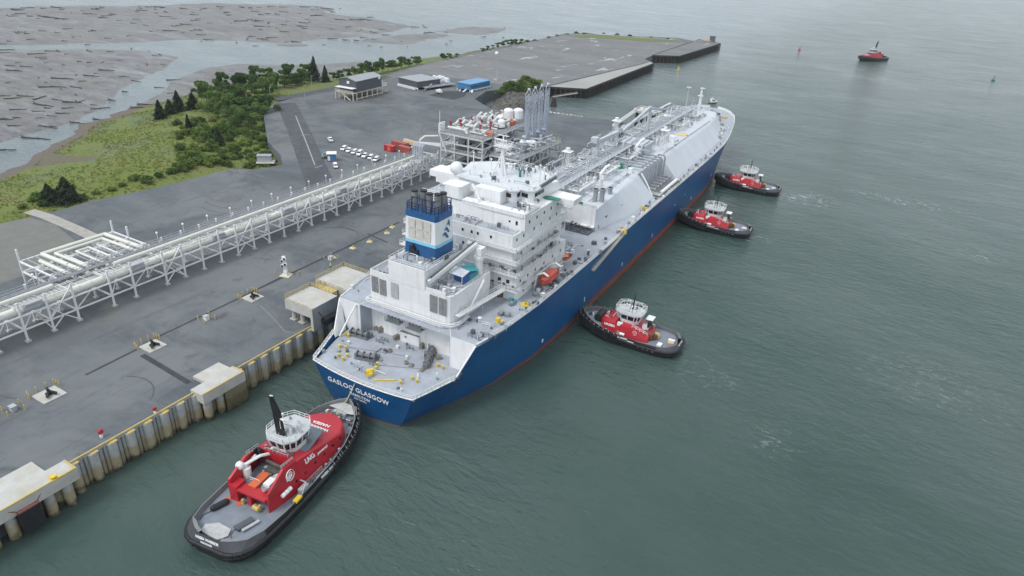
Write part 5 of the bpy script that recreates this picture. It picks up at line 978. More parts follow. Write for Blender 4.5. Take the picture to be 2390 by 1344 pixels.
# mooring pads, hooks and guard posts
hook_words = ['nearest the left edge', 'third from the left edge', 'next to the raised dolphins']
def bollard_post(x, y, lab, h=1.25):
    o = tag(MB().tube((0, 0, 0), (0, 0, h), .14, 8).ball((0, 0, h), .15, 8, 4).build('guard_post', YELDULL), lab, 'post', 'yellow guard posts on the quay'); o.location = (x, y, GZ); return o
def mooring_pad(cx, cy, s, lab, word):
    o = tag(MB().box(-s / 2, s / 2, -s / 2, s / 2, 0, .22).build('concrete_pad', CONC), 'square pale concrete pad ' + lab, 'pad'); o.location = (cx, cy, GZ)
    h = thing('mooring_hook', 'black mooring hook on the pad ' + lab, 'mooring hook', (cx, cy, GZ + .22), .2)
    b = MB(); b.cbox((0, 0, 0), 1.0, 1.0, .5); b.tube((0, 0, .5), (0, 0, 1.3), .32, 8); b.build('base', BLACK, h)
    b = MB(); b.bar((.1, .1, .8), (1.6, .5, .45), .4, .5); b.bar((1.6, .5, .45), (1.9, .2, .7), .25); b.build('hook', BLACK, h)
    b = MB(); b.bar((.1, -.1, .8), (1.1, -1.3, .45), .4, .5); b.bar((1.1, -1.3, .45), (1.5, -1.5, .7), .25); b.build('hook', BLACK, h)
    b = MB(); b.tube((-.2, 0, 1.3), (-.2, 0, 1.9), .25, 8); b.build('capstan', DKGREY, h)
    for dx, dy in ((-s / 2 - .9, -s / 2 - .2), (-s / 2 - .2, -s / 2 - .5), (-s / 2 + .6, -s / 2 - .6), (-s / 2 - 1.0, -s / 6), (-s / 2 - 1.0, s / 4), (-s / 2 - .9, s / 2 + .4), (-s / 2 - .1, s / 2 + .5), (-s / 2 + .7, s / 2 + .6)):
        bollard_post(cx + dx, cy + dy, 'short yellow guard post beside the concrete mooring pad ' + word)
mooring_pad(-139.2, 53.7, 4.7, 'nearest the left picture edge', 'nearest the left picture edge'); mooring_pad(-139.0, 77.3, 4.4, 'in the middle of the three hook pads', 'in the middle of three'); mooring_pad(-139.4, 107.2, 4.2, 'closest to the raised dolphins', 'closest to the raised dolphins')
for (px, py, mt, what) in ((32, 958, GALV, 'at the left picture edge'), (482, 746, WHITE2, 'between the middle and far hook pads'), (772, 606, WHITE2, 'left of the gas carrier funnel')):
    q = at(px, py, GZ); o = thing('service_cabinet', 'small pale service cabinet on the quay ' + what, 'cabinet', q)
    b = MB(); b.cbox((0, 0, 0), 1.2, 1.0, 1.1); b.build('housing', mt, o)
    b = MB(); b.cbox((0, 0, 1.1), 1.4, 1.2, .12); b.build('lid', GALV, o)
    for dx, dy in ((-1.5, -1.3), (1.2, -1.6), (1.6, 1.4), (-1.2, 1.7)): bollard_post(q[0] + dx, q[1] + dy, 'short yellow guard post around the pale cabinet ' + what)
q = at(668, 643, GZ)                       # light tower with round signal lamps
o = thing('signal_tower', 'white steel signal tower with dark round lamps on a small quay pad', 'tower', q, .3)
b = MB(); b.cbox((0, 0, .2), 1.1, .9, 1.4); b.bar((0, 0, 1.5), (-.4, .3, 6.0), .9, .7); b.build('column', WHITE2, o)
for dx, dz in ((-.55, 3.3), (.45, 3.9), (-.45, 4.9), (.35, 5.6)): b = MB(); b.tube((dx, -.75, dz), (dx, -.35, dz), .52, 12); hd = b.build('lamp_housing', WHITE2, o); b = MB(); b.tube((dx, -.82, dz), (dx, -.755, dz), .36, 12); b.build('lens', BLACK, hd)
b = MB(); b.cbox((0, 0, 0), 3.0, 2.8, .2); b.build('base_pad', paint('pad_yellow', (.58, .55, .38), .8, .15, .8), o)
for dx, dy in ((-3.0, -1.6), (-1.4, 2.2), (2.6, 2.6), (3.3, 1.2)): bollard_post(q[0] + dx, q[1] + dy, 'short yellow guard post around the white signal tower')
for k, (px, py) in enumerate(((823, 579), (862, 564), (903, 544), (778, 602), (916, 530))):
    q = at(px, py, GZ); o = thing('anchor_block', ('worn yellow anchor block on the quay, counted %s from the raised dolphins' % ('second', 'third', 'fourth', 'first', 'fifth')[k]), 'anchor block', q, .4 * k, 'yellow anchor blocks on the apron')
    b = MB(); b.prism([(-.9, -.8), (.9, -.7), (1.0, .8), (-.8, .9)], 0, .35, top=[(-.6, -.5), (.6, -.5), (.6, .5), (-.5, .6)]); b.build('block', paint('block_yellow', (.60, .55, .33), .8, .2, .8), o)
    b = MB(); b.bar((-.3, 0, .35), (0, .1, .9), .2); b.bar((.3, .1, .35), (0, .1, .9), .2); b.build('ring', YELLOW, o)
q = at(125, 1118, 7.75); b = MB(); b.tube((0, 0, 0), (0, 0, .5), .35, 10); b.tube((0, 0, .5), (0, 0, .7), .55, 10); b.cbox((0, 0, 0), 1.4, 1.1, .15); b.cbox((.5, .7, 0), .5, .5, .4); o = b.build('yellow_bollard', YELLOW, smooth=40); o.location = tuple(q); tag(o, 'squat bright yellow bollard on the concrete platform at lower left', 'bollard')
for (px, py, s, lab) in ((237, 1020, .8, 'red and white lifebuoy stand near the quay edge, the one nearer the camera'), (362, 964, .65, 'small red and white lifebuoy stand leaning on the yellow quay edge')):
    q = at(px, py, GZ); o = thing('lifebuoy_stand', lab, 'lifebuoy', q)
    b = MB(); b.bar((0, 0, 0), (0, 0, 2.0 * s), .7 * s, .5 * s); b.build('post', LETTER, o)
    b = MB(); nn = 12
    for i in range(nn): a0, a1 = 2 * math.pi * i / nn, 2 * math.pi * (i + 1) / nn; b.tube((.3 * s, .5 * s * math.cos(a0), 1.7 * s + .5 * s * math.sin(a0)), (.3 * s, .5 * s * math.cos(a1), 1.7 * s + .5 * s * math.sin(a1)), .22 * s, 6)
    b.cbox((0, 0, 1.2 * s), .8 * s, .8 * s, 1.0 * s); b.build('lifebuoy', paint('lifebuoy_red', (.45, .03, .05), .5), o)

# ---- pipe rack
rack = thing('pipe_rack', 'long white steel pipe rack carrying cream pipes across the quay to the loading platform', 'pipe rack', (-168, 20, GZ))
ry0 = 20.0
cols = [22.6, 28.6, 37.7, 43.8, 50, 56.3, 62.5, 68.5, 74.7, 83.8, 89.9, 99.1, 104.9, 111.1]
yy = 117.2
while yy < 228: cols.append(yy); yy += 6.1
for i, y in enumerate(cols):
    for x in (4.0, -4.2):
        b = MB(); b.bar((x, y - ry0, 0.3), (x, y - ry0, 10.3), .42, .42); cl = b.build('column', WHITE2, rack)
        b = MB(); b.cbox((x, y - ry0, 0), 1.1, 1.1, .4); b.build('footing', CONC, cl)
    b = MB()
    for z in (3.1, 6.6, 8.2): b.bar((3.8, y - ry0, z), (-4.0, y - ry0, z), .34, .36)
    if i % 5 == 2: b.bar((3.8, y - ry0, .6), (-4, y - ry0, 3), .22); b.bar((-4, y - ry0, .6), (3.8, y - ry0, 3), .22)
    b.build('cross_beam', WHITE2, rack)
b = MB()
for x in (4.0, -4.2):
    for z in (3.2, 6.7): b.bar((x, cols[0] - ry0, z), (x, 208, z), .3, .34)
for i, (y0, y1) in enumerate(zip(cols[:-1], cols[1:])):
    a, c = y0 - ry0, y1 - ry0; b.bar((3.9, a, 3.2), (-4.1, c, 3.2), .26, .22)
    if i % 4 == 3:
        for x in (4.0, -4.2): b.bar((x, a, 6.7), (x, (a + c) / 2, 3.2), .22); b.bar((x, c, 9.8), (x, a, 3.3), .24); b.bar((x, a, .6), (x, (a + c) / 2, 3.2), .24); b.bar((x, c, .6), (x, (a + c) / 2, 3.2), .24)
b.build('bracing', WHITE2, rack)
b = MB(); b.tube((2.5, 0, 7.7), (2.5, 205, 7.7), .95, 16); mp = b.build('main_pipe', CREAM, rack, smooth=50)
for y in cols: MB().tube((2.5, y - ry0 - .25, 7.7), (2.5, y - ry0 + .25, 7.7), 1.03, 14).build('pipe_collar', paint('collar_pale', (.56, .57, .56), .5, .1, .5), mp)
for y in (66, 92, 118, 145, 171): MB().tube((2.5, y - ry0 - 2.2, 7.7), (2.5, y - ry0 + 2.2, 7.7), 1.1, 14).cbox((2.9, y - ry0, 8.4), 1.6, 3.6, .5).build('pipe_collar', GALV, mp)
b = MB(); b.tube((.1, 0, 9.6), (.1, 52.5, 9.6), .5, 12); b.tube((.1, 68, 9.6), (.1, 197, 9.6), .5, 12); b.path([(.1, 197, 9.6), (.1, 200, 10.4), (.1, 200, 15.5), (.1, 203, 16.4), (4, 207, 16.4)], .5, 10); b.build('upper_pipe', CREAM, rack, smooth=50)
b = MB()
for x, z, r in ((-.9, 7.2, .3), (-1.6, 7.2, .22), (.9, 7.15, .26), (-2.2, 7.2, .16), (.4, 6.95, .12)): b.tube((x, 0, z), (x, 205, z), r, 8)
for y in range(3, 200, 3): b.bar((3.6, y, 8.5), (-2.4, y, 8.5), .14, .12)
b.build('small_pipes', paint('rack_pipe_pale', (.58, .60, .60), .5, .12, .5), rack)
b = MB(); b.box(-4.3, -2.6, 0, 205, 8.95, 9.05); b.build('walkway', MIDGREY, rack)
b = MB(); b.rail([(-2.6, 0, 9.05), (-2.6, 205, 9.05)], 1.1, 2, .09); b.rail([(-4.3, 0, 9.05), (-4.3, 205, 9.05)], 1.1, 2, .09); b.build('walkway_railing', GALV, rack)
b = MB(); b.box(-2.4, 1.8, 0, 205, 8.55, 8.62) if False else None
for k in range(0, 10):
    b = MB(); b.bar((3.0, k * 21, 8.7), (3.0, k * 21 + 13, 8.7), .1); b.bar((-.5, k * 21, 8.7), (-.5, k * 21 + 13, 8.7), .1)
    for y in range(k * 21, k * 21 + 13): b.bar((3.0, y + .2, 8.78), (-.6, y + .2, 8.78), .16, .1)
    b.build('pipe_cover_grating', paint('grating_pale', (.60, .61, .60), .6, .12, .5), rack)
for y in np.arange(46, 222, 8.3):
    b = MB(); b.tube((-4.6, y - ry0, 9.0), (-4.6, y - ry0, 11.6), .07, 6); lp_ = b.build('lamp_post', WHITE2, rack)
    b = MB(); b.ball((-4.6, y - ry0, 11.8), .32, 10, 6); b.build('lamp_globe', LETTER, lp_)
# expansion loop frame beside the rack
lf = thing('pipe_loop_frame', 'white steel frame with looped cream pipes standing behind the pipe rack at left', 'pipe frame', (-184, 91, GZ))
xs_ = (-9.5, -2.0, 5.5); ysf = (-13.5, -4.5, 4.5, 12.5)
for x in xs_:
    for y in ysf:
        b = MB(); tall = (x == xs_[0] and y in (ysf[0], ysf[3])) or (x == xs_[1] and y == ysf[3]); b.bar((x, y, 0), (x, y, 10.6 if tall else 7.4), .42); b.build('column', WHITE2, lf)
b = MB()
for z in (4.0, 7.0):
    for y in ysf: b.bar((-9.5, y, z), (9.5, y, z), .42, .4)
    for x in xs_ + (9.0,): b.bar((x, -13.5, z), (x, 12.5, z), .42, .4)
for y0, y1 in ((-13.5, -4.5), (4.5, 12.5)): b.bar((-9.5, y0, .5), (-9.5, y1, 4), .24); b.bar((-9.5, y0, 4), (-2, y1, 4), .24); b.bar((-2, y0, 7), (5.5, y1, 7), .24)
b.build('beam', WHITE2, lf)
b = MB()
for yo, xo, z in ((-8.5, -7.5, 7.9), (-6.3, -5.2, 7.9)): b.path([(14, yo, z + .4), (xo, yo, z), (xo, -yo + .5, z), (14, -yo + .5, z + .4)], .62 if xo < -6 else .45, 10)
b.path([(12, -11, 7.8), (-4, -11, 7.8)], .5, 10); b.path([(14, 1.5, 7.6), (-3, 1.5, 7.6), (-3, -2, 7.6), (14, -2, 7.6)], .35, 8); b.build('loop_pipe', CREAM, lf, smooth=50)
b = MB()
for y in (-12, -9.8, -7.4, -3, -1, 3.2, 6, 9.5, 11): b.bar((-9.2, y, 7.35), (9, y, 7.35), .2, .16)
b.rail([(9.5, -13.5, 7.4), (9.5, 12.5, 7.4)], 1.1, 2, .09); b.build('pipe_support', GALV, lf)

# ---- loading platform: two steel decks, pipework, tanks
pf = thing('loading_platform', 'dense grey steel loading platform of stacked decks, pipes and red valves behind the ship', 'platform', (-140, 238, GZ))
STEEL = paint('platform_steel', (.56, .58, .58), .5, .18, .5); GRATE = paint('platform_grating', (.27, .285, .29), .7, .25, .5)
# local extents: upper deck x -16..4, y -20..18, z 21 ; lower deck x 0..18 , y -16..22, z 15
UX = (-16.0, -9.5, -3.0, 3.5); UY = (-20.0, -11, -2, 7.0, 16.0); LX = (5.0, 11.0, 17.5); LY = (-16.5, -7.5, 1.5, 10.5, 20.0)
for x in UX:
    for y in UY: MB().bar((x, y, 0), (x, y, 21.0), .5).build('column', STEEL, pf)
for x in LX:
    for y in LY: MB().bar((x, y, -9 if x > 16 else 0), (x, y, 15), .5).build('column', STEEL, pf)
for z, xs, ys_, gr in ((21.0, UX, UY, True), (17.6, UX, UY, False), (14.2, UX, UY, True), (10.6, UX, UY, False), (7.2, UX, UY, True), (15.0, LX, LY, True), (11.2, LX, LY, False), (7.6, LX, LY, True)):
    b = MB()
    for y in ys_: b.bar((xs[0], y, z), (xs[-1], y, z), .42, .55)
    for x in xs: b.bar((x, ys_[0], z), (x, ys_[-1], z), .42, .55)
    fl = b.build('deck_frame', STEEL, pf)
    if gr: MB().box(xs[0] + .3, xs[-1] - .3, ys_[0] + .3, ys_[-1] - .3, z + .29, z + .36).build('grating', GRATE, fl)
b = MB()
for x in (UX[0], UX[-1]):
    for y0, y1 in ((UY[0], UY[1]), (UY[2], UY[3])): b.bar((x, y0, 14.4), (x, y1, 20.8), .25); b.bar((x, y0, 7.4), (x, y1, 14), .25); b.bar((x, y1, .3), (x, y0, 7), .25)
for x0, x1 in ((UX[0], UX[1]), (UX[2], UX[3])):
    for z in (.3, 7.4, 14.4): b.bar((x0, UY[0], z), (x1, UY[0], z + 6.4), .24); 
for y0, y1 in zip(LY[:-1], LY[1:]): b.bar((LX[-1], y0, 7.8), (LX[-1], (y0 + y1) / 2, 14.8), .28); b.bar((LX[-1], y1, 7.8), (LX[-1], (y0 + y1) / 2, 14.8), .28); b.bar((LX[-1], y0, 0), (LX[-1], y1, 7.4), .26); b.bar((LX[-1], y1, 0), (LX[-1], y0, 7.4), .22)
for x0, x1 in zip(LX[:-1], LX[1:]): b.bar((x0, LY[0], 7.8), (x1, LY[0], 14.8), .25)
b.build('bracing', STEEL, pf)
b = MB(); b.rail([(UX[0], UY[-1], 21.3), (UX[0], UY[0], 21.3), (UX[-1], UY[0], 21.3), (UX[-1], UY[-1], 21.3)], 1.2, 1.6, .1, (1, .66, .33)); b.rail([(LX[0], LY[0], 15.3), (LX[-1], LY[0], 15.3), (LX[-1], LY[-1], 15.3), (LX[0], LY[-1], 15.3)], 1.2, 1.6, .1, (1, .66, .33)); b.rail([(UX[0], UY[0], 14.5), (UX[-1], UY[0], 14.5)], 1.1, 1.6, .09); b.rail([(UX[0], UY[0], 7.5), (UX[-1], UY[0], 7.5)], 1.1, 1.6, .09); b.build('railing', GALV, pf)
random.seed(5)
def jumble(b, n, X, Y, Z, r0, r1, lx=6):
    for i in range(n):
        x0 = random.uniform(*X); y0 = random.uniform(*Y); z0 = random.uniform(*Z); r = random.uniform(r0, r1); d = random.choice((0, 0, 1, 1, 2)); l = random.uniform(1.5, lx); s = random.choice((-1, 1))
        e = [x0, y0, z0]; e[d] += s * l; e[0] = min(max(e[0], X[0]), X[1]); e[1] = min(max(e[1], Y[0]), Y[1]); e[2] = min(max(e[2], Z[0]), Z[1] + 1)
        f = list(e); d2 = (d + random.choice((1, 2))) % 3; f[d2] += random.uniform(-2.5, 2.5) if d2 < 2 else random.uniform(-1.5, .3); b.path([(x0, y0, z0), e, f], r, 7)
b = MB(); jumble(b, 60, (-15, 3), (-19, 15), (22.0, 24.5), .18, .55); jumble(b, 46, (-15.5, 3), (-19.5, 15), (15.2, 20.0), .15, .5); jumble(b, 46, (-15.5, 3), (-19.5, 15), (8.2, 13.5), .15, .5)
for k, x in enumerate((-13, -10.5, -7.5, -4.5)): b.path([(x, -14, 21.5), (x, -14, 24.0), (x, -11.5, 25.2), (x, -8.5, 24.0), (x, -8.5, 21.5)], .55, 10); b.path([(x + 1, 0, 21.5), (x + 1, 0, 24.4), (x + 1, 3, 25.6), (x + 1, 5, 24), (x + 1, 5, 21.5)], .5, 10)
b.path([(-14, -18, 23.2), (-6, -18, 23.2), (-5, -18, 22.0)], .55, 10); b.build('deck_pipes', paint('process_pipe', (.62, .64, .64), .45, .12, .5), pf, smooth=50)['kind'] = 'stuff'
b = MB(); jumble(b, 70, (5.5, 17), (-16, 19.5), (15.8, 18.2), .15, .42, 5); jumble(b, 60, (5.5, 17), (-16, 19.5), (8.5, 14), .15, .45); b.build('lower_pipes', PIPEG, pf, smooth=50)['kind'] = 'stuff'
b = MB()
for x, y, s in ((-14, -16.5, 1), (-12, -12.5, 1.2), (-8, -3, 1.2), (-10, -15, 1), (-5, -12, 1), (-3, -4, 1.1), (-14, -1, .9), (-6.5, 3, 1.3), (-1, -15, .9), (0, -9, 1)):
    b = MB(); z = 23.6 + random.uniform(0, 1.6); b.tube((x, y, z), (x, y + .4, z), .5 * s, 10); b.tube((x - .6 * s, y, z + .5), (x + .6 * s, y, z + .5), .22 * s, 8); b.cbox((x, y, z - 1.4), .5, .5, 1.2); b.build('valve', REDV, pf, smooth=50)
b = MB(); b.cbox((2.0, -12.5, 21.5), 2.6, 2.2, 1.3, .2); b.cbox((1.4, -14.5, 21.4), 1.0, 1.0, .6); b.cbox((-2, 8.5, 21.4), 5, 3.6, 1.6, .1); b.cbox((-6, 11.5, 21.4), 3, 2, 3.4, .1); b.build('orange_skid', paint('skid_orange', (.55, .15, .07), .6, .2, .8), pf)
for x, y, z, r, h in ((-3.0, 3.5, 22.0, 1.5, 3.4), (-.6, .5, 22.0, 1.5, 2.4), (-3.2, 10.5, 23.4, 2.1, 3.2), (-.2, 13.5, 23.4, 2.1, 3.2)):
    b = MB(); b.tube((x, y, z), (x, y, z + h), r, 16); b.ball((x, y, z + h), r * .995, 16, 8, .5); b.build('white_tank', WHITE, pf, smooth=40)
b = MB(); b.tube((5.5, -13.5, 16.4), (8.5, -9.0, 16.4), .95, 12); b.tube((9, -3, 16.8), (12.5, -4.5, 16.8), .8, 12); b.tube((8.2, 1.5, 17.2), (13.5, 4.5, 17.2), .85, 12); b.ball((9.8, -.5, 17.2), 1.2, 10, 6); b.build('vessel', WHITE2, pf, smooth=50)
b = MB(); b.cbox((12.5, -5, 15.4), 4.4, 3.4, 3.0, .05); b.cbox((8.5, 12, 15.4), 3, 3, 2.4); b.build('control_cabin', MIDGREY, pf)
b = MB()
for i in range(14): b.cbox((random.uniform(-14, 2), random.uniform(-18, 14), 7.6 if i % 2 else 14.6), random.uniform(1.2, 3.5), random.uniform(1.2, 3.5), random.uniform(1.2, 3.2))
b.build('skid_unit', DKGREY, pf)['kind'] = 'stuff'
b = MB(); b.box(-16.4, -15.9, -21.3, -17.5, 21.3, 25.0); b.bar((-16, -21, 21.3), (-16, -21, 29.5), .18); b.bar((-12.6, -21.2, 0), (-16.2, -21.2, 7.2), .9, .15); b.bar((-16.2, -21.4, 7.2), (-12.6, -21.4, 14.2), .9, .15); b.bar((-12.6, -21.2, 14.2), (-16.2, -21.2, 21.2), .9, .15)
for z in (21.4, 22.6, 23.8, 25.0): b.bar((-16.4, -21.3, z), (-13.5, -21.3, z), .14)
b.build('stair_tower', WHITE2, pf)
b = MB()
for i in range(22): yy = -16 - i * .1; b.path([(-17 - (i % 5) * .7, -20 - i * 1.2, 12.5 - (i % 3)), (-17 - (i % 5) * .7, -22 - i * 1.2, 12.5 - (i % 3)), (-17 - (i % 5) * .7, -22 - i * 1.2, 9)], .22, 6)
for i in range(6): b.path([(-24 - i * .9, -22, 8), (-24 - i * .9, -22, 14), (-24 - i * .9, -20, 15), (-16, -19 + i, 15)], .3, 7)
b.build('riser_pipes', PIPEG, pf, smooth=50)
# loading arms
ARM = paint('arm_blue_grey', (.42, .46, .54), .5, .15, .5)
arm0 = thing('marine_loader', 'x', 'loading arm', (0, 0, 0), 0, 'tall loading arms on the platform')
b = MB(); b.tube((0, 0, 0), (0, 0, 8.5), .42, 10); b.cbox((0, 0, 0), 1.8, 1.8, 1.2); b.build('riser', ARM, arm0, smooth=40)
b = MB()
for dx in (-.75, .75):
    b.bar((dx, .1, 1), (dx * .8, -1.7, 20.8), .19); b.bar((dx, .1, 4), (dx * .8, 1.5, 20.2), .19); b.bar((dx * .8, -1.7, 20.8), (dx * .2, 1.6, 11), .14)
    for i in range(8): z = 4 + i * 2.05; b.bar((dx, .1 - z * .08, z), (dx, .1 + (z + 1) * .065, z + 1.6), .1)
for i in range(9): z = 4 + i * 1.8; b.bar((-.75, .1 - z * .083, z), (.75, .1 - (z + 1.4) * .083, z + 1.4), .1); b.bar((.75, .1 + z * .06, z), (-.75, .1 + z * .06, z + 1.3), .1)
b.tube((0, -1.1, 6), (0, -1.5, 20), .16, 8); b.tube((0, .9, 5.5), (0, 1.3, 19.6), .15, 8); b.build('inboard_arm', ARM, arm0)
b = MB(); b.bar((-.5, -1.3, 20.8), (.1, -.2, 22.6), .22); b.bar((.5, 1.2, 20.2), (.1, -.2, 22.6), .22); b.bar((-.6, -1.0, 18), (.6, 1.0, 18.2), .2); b.tube((-.3, -.2, 22.3), (.5, -.2, 22.3), .5, 10); b.build('apex_head', paint('arm_pale', (.52, .55, .60), .5, .1, .5), arm0)
b = MB(); b.cbox((0, 1.6, 2.2), 1.4, 1.2, 3.0); b.tube((-.8, -1.6, 3.4), (.8, -1.6, 3.4), .7, 10); b.build('counterweight', ARM, arm0)
for i in range(4):
    a = arm0 if i == 0 else copy_tree(arm0); a.location = (-131.2, 243.2 + i * 5.4, GZ + 15.4); a.rotation_euler = (0, 0, .1 * i)
    a['label'] = 'tall grey blue lattice loading arm, %s in the row of four' % ('leftmost', 'second from left', 'third from left', 'rightmost')[i]
# people
def person(loc, rz, lab, top, legs, arms=0.0):
    o = thing('person', lab, 'person', loc, rz)
    me = bpy.data.meshes.new('body'); J = [(0, 0, .95), (0, 0, 1.15), (0, .0, 1.38), (0, 0, 1.52), (0, .02, 1.68), (.1, 0, .9), (.13, .08, .5), (.13, .02, .06), (.13, .16, .03), (-.1, 0, .9), (-.12, -.08, .5), (-.12, -.14, .06), (-.12, 0, .03), (.2, 0, 1.4), (.27, .02, 1.1), (.27, .16 + arms, .88), (-.2, 0, 1.4), (-.27, .02, 1.1), (-.27, .14, .88)]
    Ed = [(0, 1), (1, 2), (2, 3), (3, 4), (0, 5), (5, 6), (6, 7), (7, 8), (0, 9), (9, 10), (10, 11), (11, 12), (2, 13), (13, 14), (14, 15), (2, 16), (16, 17), (17, 18)]
    Rr = [.15, .14, .17, .06, .11, .1, .075, .05, .04, .1, .075, .05, .04, .075, .05, .04, .075, .05, .04]
    me.from_pydata(J, Ed, []); ob = bpy.data.objects.new('body', me); COL.objects.link(ob)
    sk = ob.modifiers.new('Skin', 'SKIN')
    if not me.skin_vertices: me.attributes.new  # layer is created with the modifier
    lay = me.skin_vertices[0].data if me.skin_vertices else None
    dg = bpy.context.evaluated_depsgraph_get()
    import bmesh
    bm = bmesh.new(); bm.from_mesh(me); ly = bm.verts.layers.skin.verify()
    for v, r in zip(bm.verts, Rr): v[ly].radius = (r, r)
    bm.verts.ensure_lookup_table(); bm.verts[0][ly].use_root = True
    bm.to_mesh(me); bm.free()
    ss = ob.modifiers.new('Sub', 'SUBSURF'); ss.levels = 1
    dg = bpy.context.evaluated_depsgraph_get(); dg.update(); m2 = bpy.data.meshes.new_from_object(ob.evaluated_get(dg)); bpy.data.objects.remove(ob)
    m2.name = 'body'
    for k in (top, legs, SKIN): m2.materials.append(k)
    mi = []
    for p in m2.polygons:
        z = p.center.z; mi.append(2 if z > 1.5 else 0 if z > .93 else 1)
    m2.polygons.foreach_set('material_index', mi); m2.polygons.foreach_set('use_smooth', [True] * len(mi))
    bo = bpy.data.objects.new('body', m2); COL.objects.link(bo); bo.parent = o
    b = MB(); b.ball((0, .02, 1.74), .15, 10, 6, .75); b.build('helmet', LETTER, o, smooth=60)
q = at(772, 627, GZ); person(q, .5, 'person in a yellow high visibility jacket and dark trousers standing on the quay', HIVIS, NAVY)
for i, (px, py) in enumerate(((1294, 331), (1303, 328))):
    q = at(px, py, GZ + 15.4); person(q, 1.0 + i, 'person in yellow clothing on the far corner of the loading platform, %s of two' % ('left', 'right')[i], HIVIS, HIVIS)

# ---- yard: sheds, containers, cars
def shed(px, py, L_, W_, hleg, hw, hr, rz, lab, wall, roof, legs, nleg, extra=None):
    o = thing('shed', lab, 'building', at(px, py, GZ), rz)
    b = MB(); b.box(0, L_, 0, W_, hleg, hleg + hw); b.add([(0, 0, hleg + hw), (0, W_, hleg + hw), (0, W_ / 2, hleg + hw + hr), (L_, 0, hleg + hw), (L_, W_, hleg + hw), (L_, W_ / 2, hleg + hw + hr)], [(0, 1, 2), (5, 4, 3), (0, 2, 5, 3), (1, 4, 5, 2)]) if hr > .2 else None
    b.build('wall', wall, o)
    b = MB(); e = .35
    if hr > .2:
        for s in (0, 1): b.add([(-e, -e if not s else W_ + e, hleg + hw - .05), (L_ + e, -e if not s else W_ + e, hleg + hw - .05), (L_ + e, W_ / 2, hleg + hw + hr + .12), (-e, W_ / 2, hleg + hw + hr + .12)], [(0, 1, 2, 3)])
    else: b.box(-e, L_ + e, -e, W_ + e, hleg + hw, hleg + hw + .25)
    b.build('roof', roof, o)
    b = MB()
    for i in range(nleg):
        x = L_ * i / (nleg - 1)
        for y in (0, W_): b.bar((x, y, 0), (x, y, hleg), .5)
    b.bar((0, 0, .8), (L_, 0, .8), .4); b.bar((0, W_, .8), (L_, W_, .8), .4); b.bar((0, 0, hleg - .2), (L_, 0, hleg - .2), .35); b.build('leg_frame', legs, o)
    return o
d0 = at(832, 236, GZ); d1 = at(898, 219, GZ); rzs = math.atan2(d1[1] - d0[1], d1[0] - d0[0])
s1 = shed(833, 234, 25.0, 13.0, 4.6, 6.4, 1.6, rzs, 'dark grey gabled equipment shed raised on cream legs in the yard', SHEDG, SHEDR, paint('leg_cream', (.60, .57, .45), .7, .15, .5), 6)
LEGC = MATS['leg_cream']
b = MB(); b.box(25.2, 31.5, .5, 12.5, 4.2, 4.5); b.rail([(25.2, .5, 4.5), (31.5, .5, 4.5), (31.5, 12.5, 4.5)], 1.3, 1.3, .16); b.bar((31.4, .6, 0), (31.4, .6, 4.4), .5); b.bar((31.4, 12.4, 0), (31.4, 12.4, 4.4), .5); b.bar((25.4, .4, 1.0), (31.4, .4, 1.0), .4); b.box(-4.0, -.2, -.5, 13, 4.2, 4.5); b.rail([(-4, -.5, 4.5), (-4, 13, 4.5)], 1.3, 1.3, .16)
for y in (-.4, 6, 12.8): b.bar((-3.8, y, 0), (-3.8, y, 4.3), .45)
b.bar((-3.6, 2, .3), (-3.6, 9, 4.4), .9, .25); b.build('side_platform', LEGC, s1)
b = MB(); b.box(-4.2, -.2, -.4, 12.6, 7.0, 7.25); b.cbox((28, 4, 4.5), 2.4, 2.4, 3.2); b.cbox((28, 9, 4.5), 2.4, 3, 2.6); b.cbox((22, -.4, 9.6), 1.6, .7, 1.2); b.cbox((-.45, 5.5, 9.2), .6, 1.6, 1.4); b.build('roof_unit', LETTER, s1)
d0 = at(934, 200, GZ); d1 = at(985, 213, GZ)
o = shed(931, 199, 19, 20, 1.3, 3.9, 0, math.atan2(d1[1] - d0[1], d1[0] - d0[0]), 'low dark grey flat roofed equipment building with white cooling units', SHEDG, SHEDR, LETTER, 6)
b = MB()
for i in range(9): b.cbox((1 + i * 2.0, -1.0, 0), 1.3, .9, 1.3)
for i in range(5): b.tube((12 + i * 1.6, 21 + (i % 2) * 3.5, 3.4), (12 + i * 1.6, 21 + (i % 2) * 3.5, 6.2), 1.1, 12); b.cbox((13 + i * 1.7, 26, 2.6), 1.5, 2.4, 2.6)
b.build('cooling_unit', LETTER, o)
b = MB(); b.box(19.3, 23.5, 4, 30, 1.4, 1.7); b.rail([(23.5, 4, 1.7), (23.5, 30, 1.7)], 1.2, 1.5, .18); b.bar((22, 3, .3), (23, 9, 3.8), .7, .2); b.box(11, 21, 20.3, 30, 1.4, 1.8); b.build('access_platform', GALV, o)
d0 = at(1098, 216, GZ); d1 = at(1142, 206, GZ)
o = shed(1097, 215, 22.5, 10.5, 1.2, 3.6, 0, math.atan2(d1[1] - d0[1], d1[0] - d0[0]), 'long bright blue container building with lighter blue roof on white feet', CONTB, paint('roof_blue', (.13, .30, .50), .5, .1, .4), LETTER, 7)
b = MB()
for i in range(9): b.cbox((2.2 + i * 2.3, -.05, 2.3), 1.2, .12, 1.2)
b.build('window', paint('window_blue_dark', (.02, .07, .15), .3), o)
b = MB(); b.bar((-3.5, 3, .2), (-.3, 3, 1.4), 1.2, .2); b.rail([(-3.5, 2.4, .3), (-.3, 2.4, 1.4)], 1.0, 1, .12); b.cbox((-2.4, 6.5, 0), 1.0, .8, 1.0); b.bar((-1, -2.2, .2), (1.8, -.4, 1.4), 1.0, .2); b.build('entrance_stair', LETTER, o)
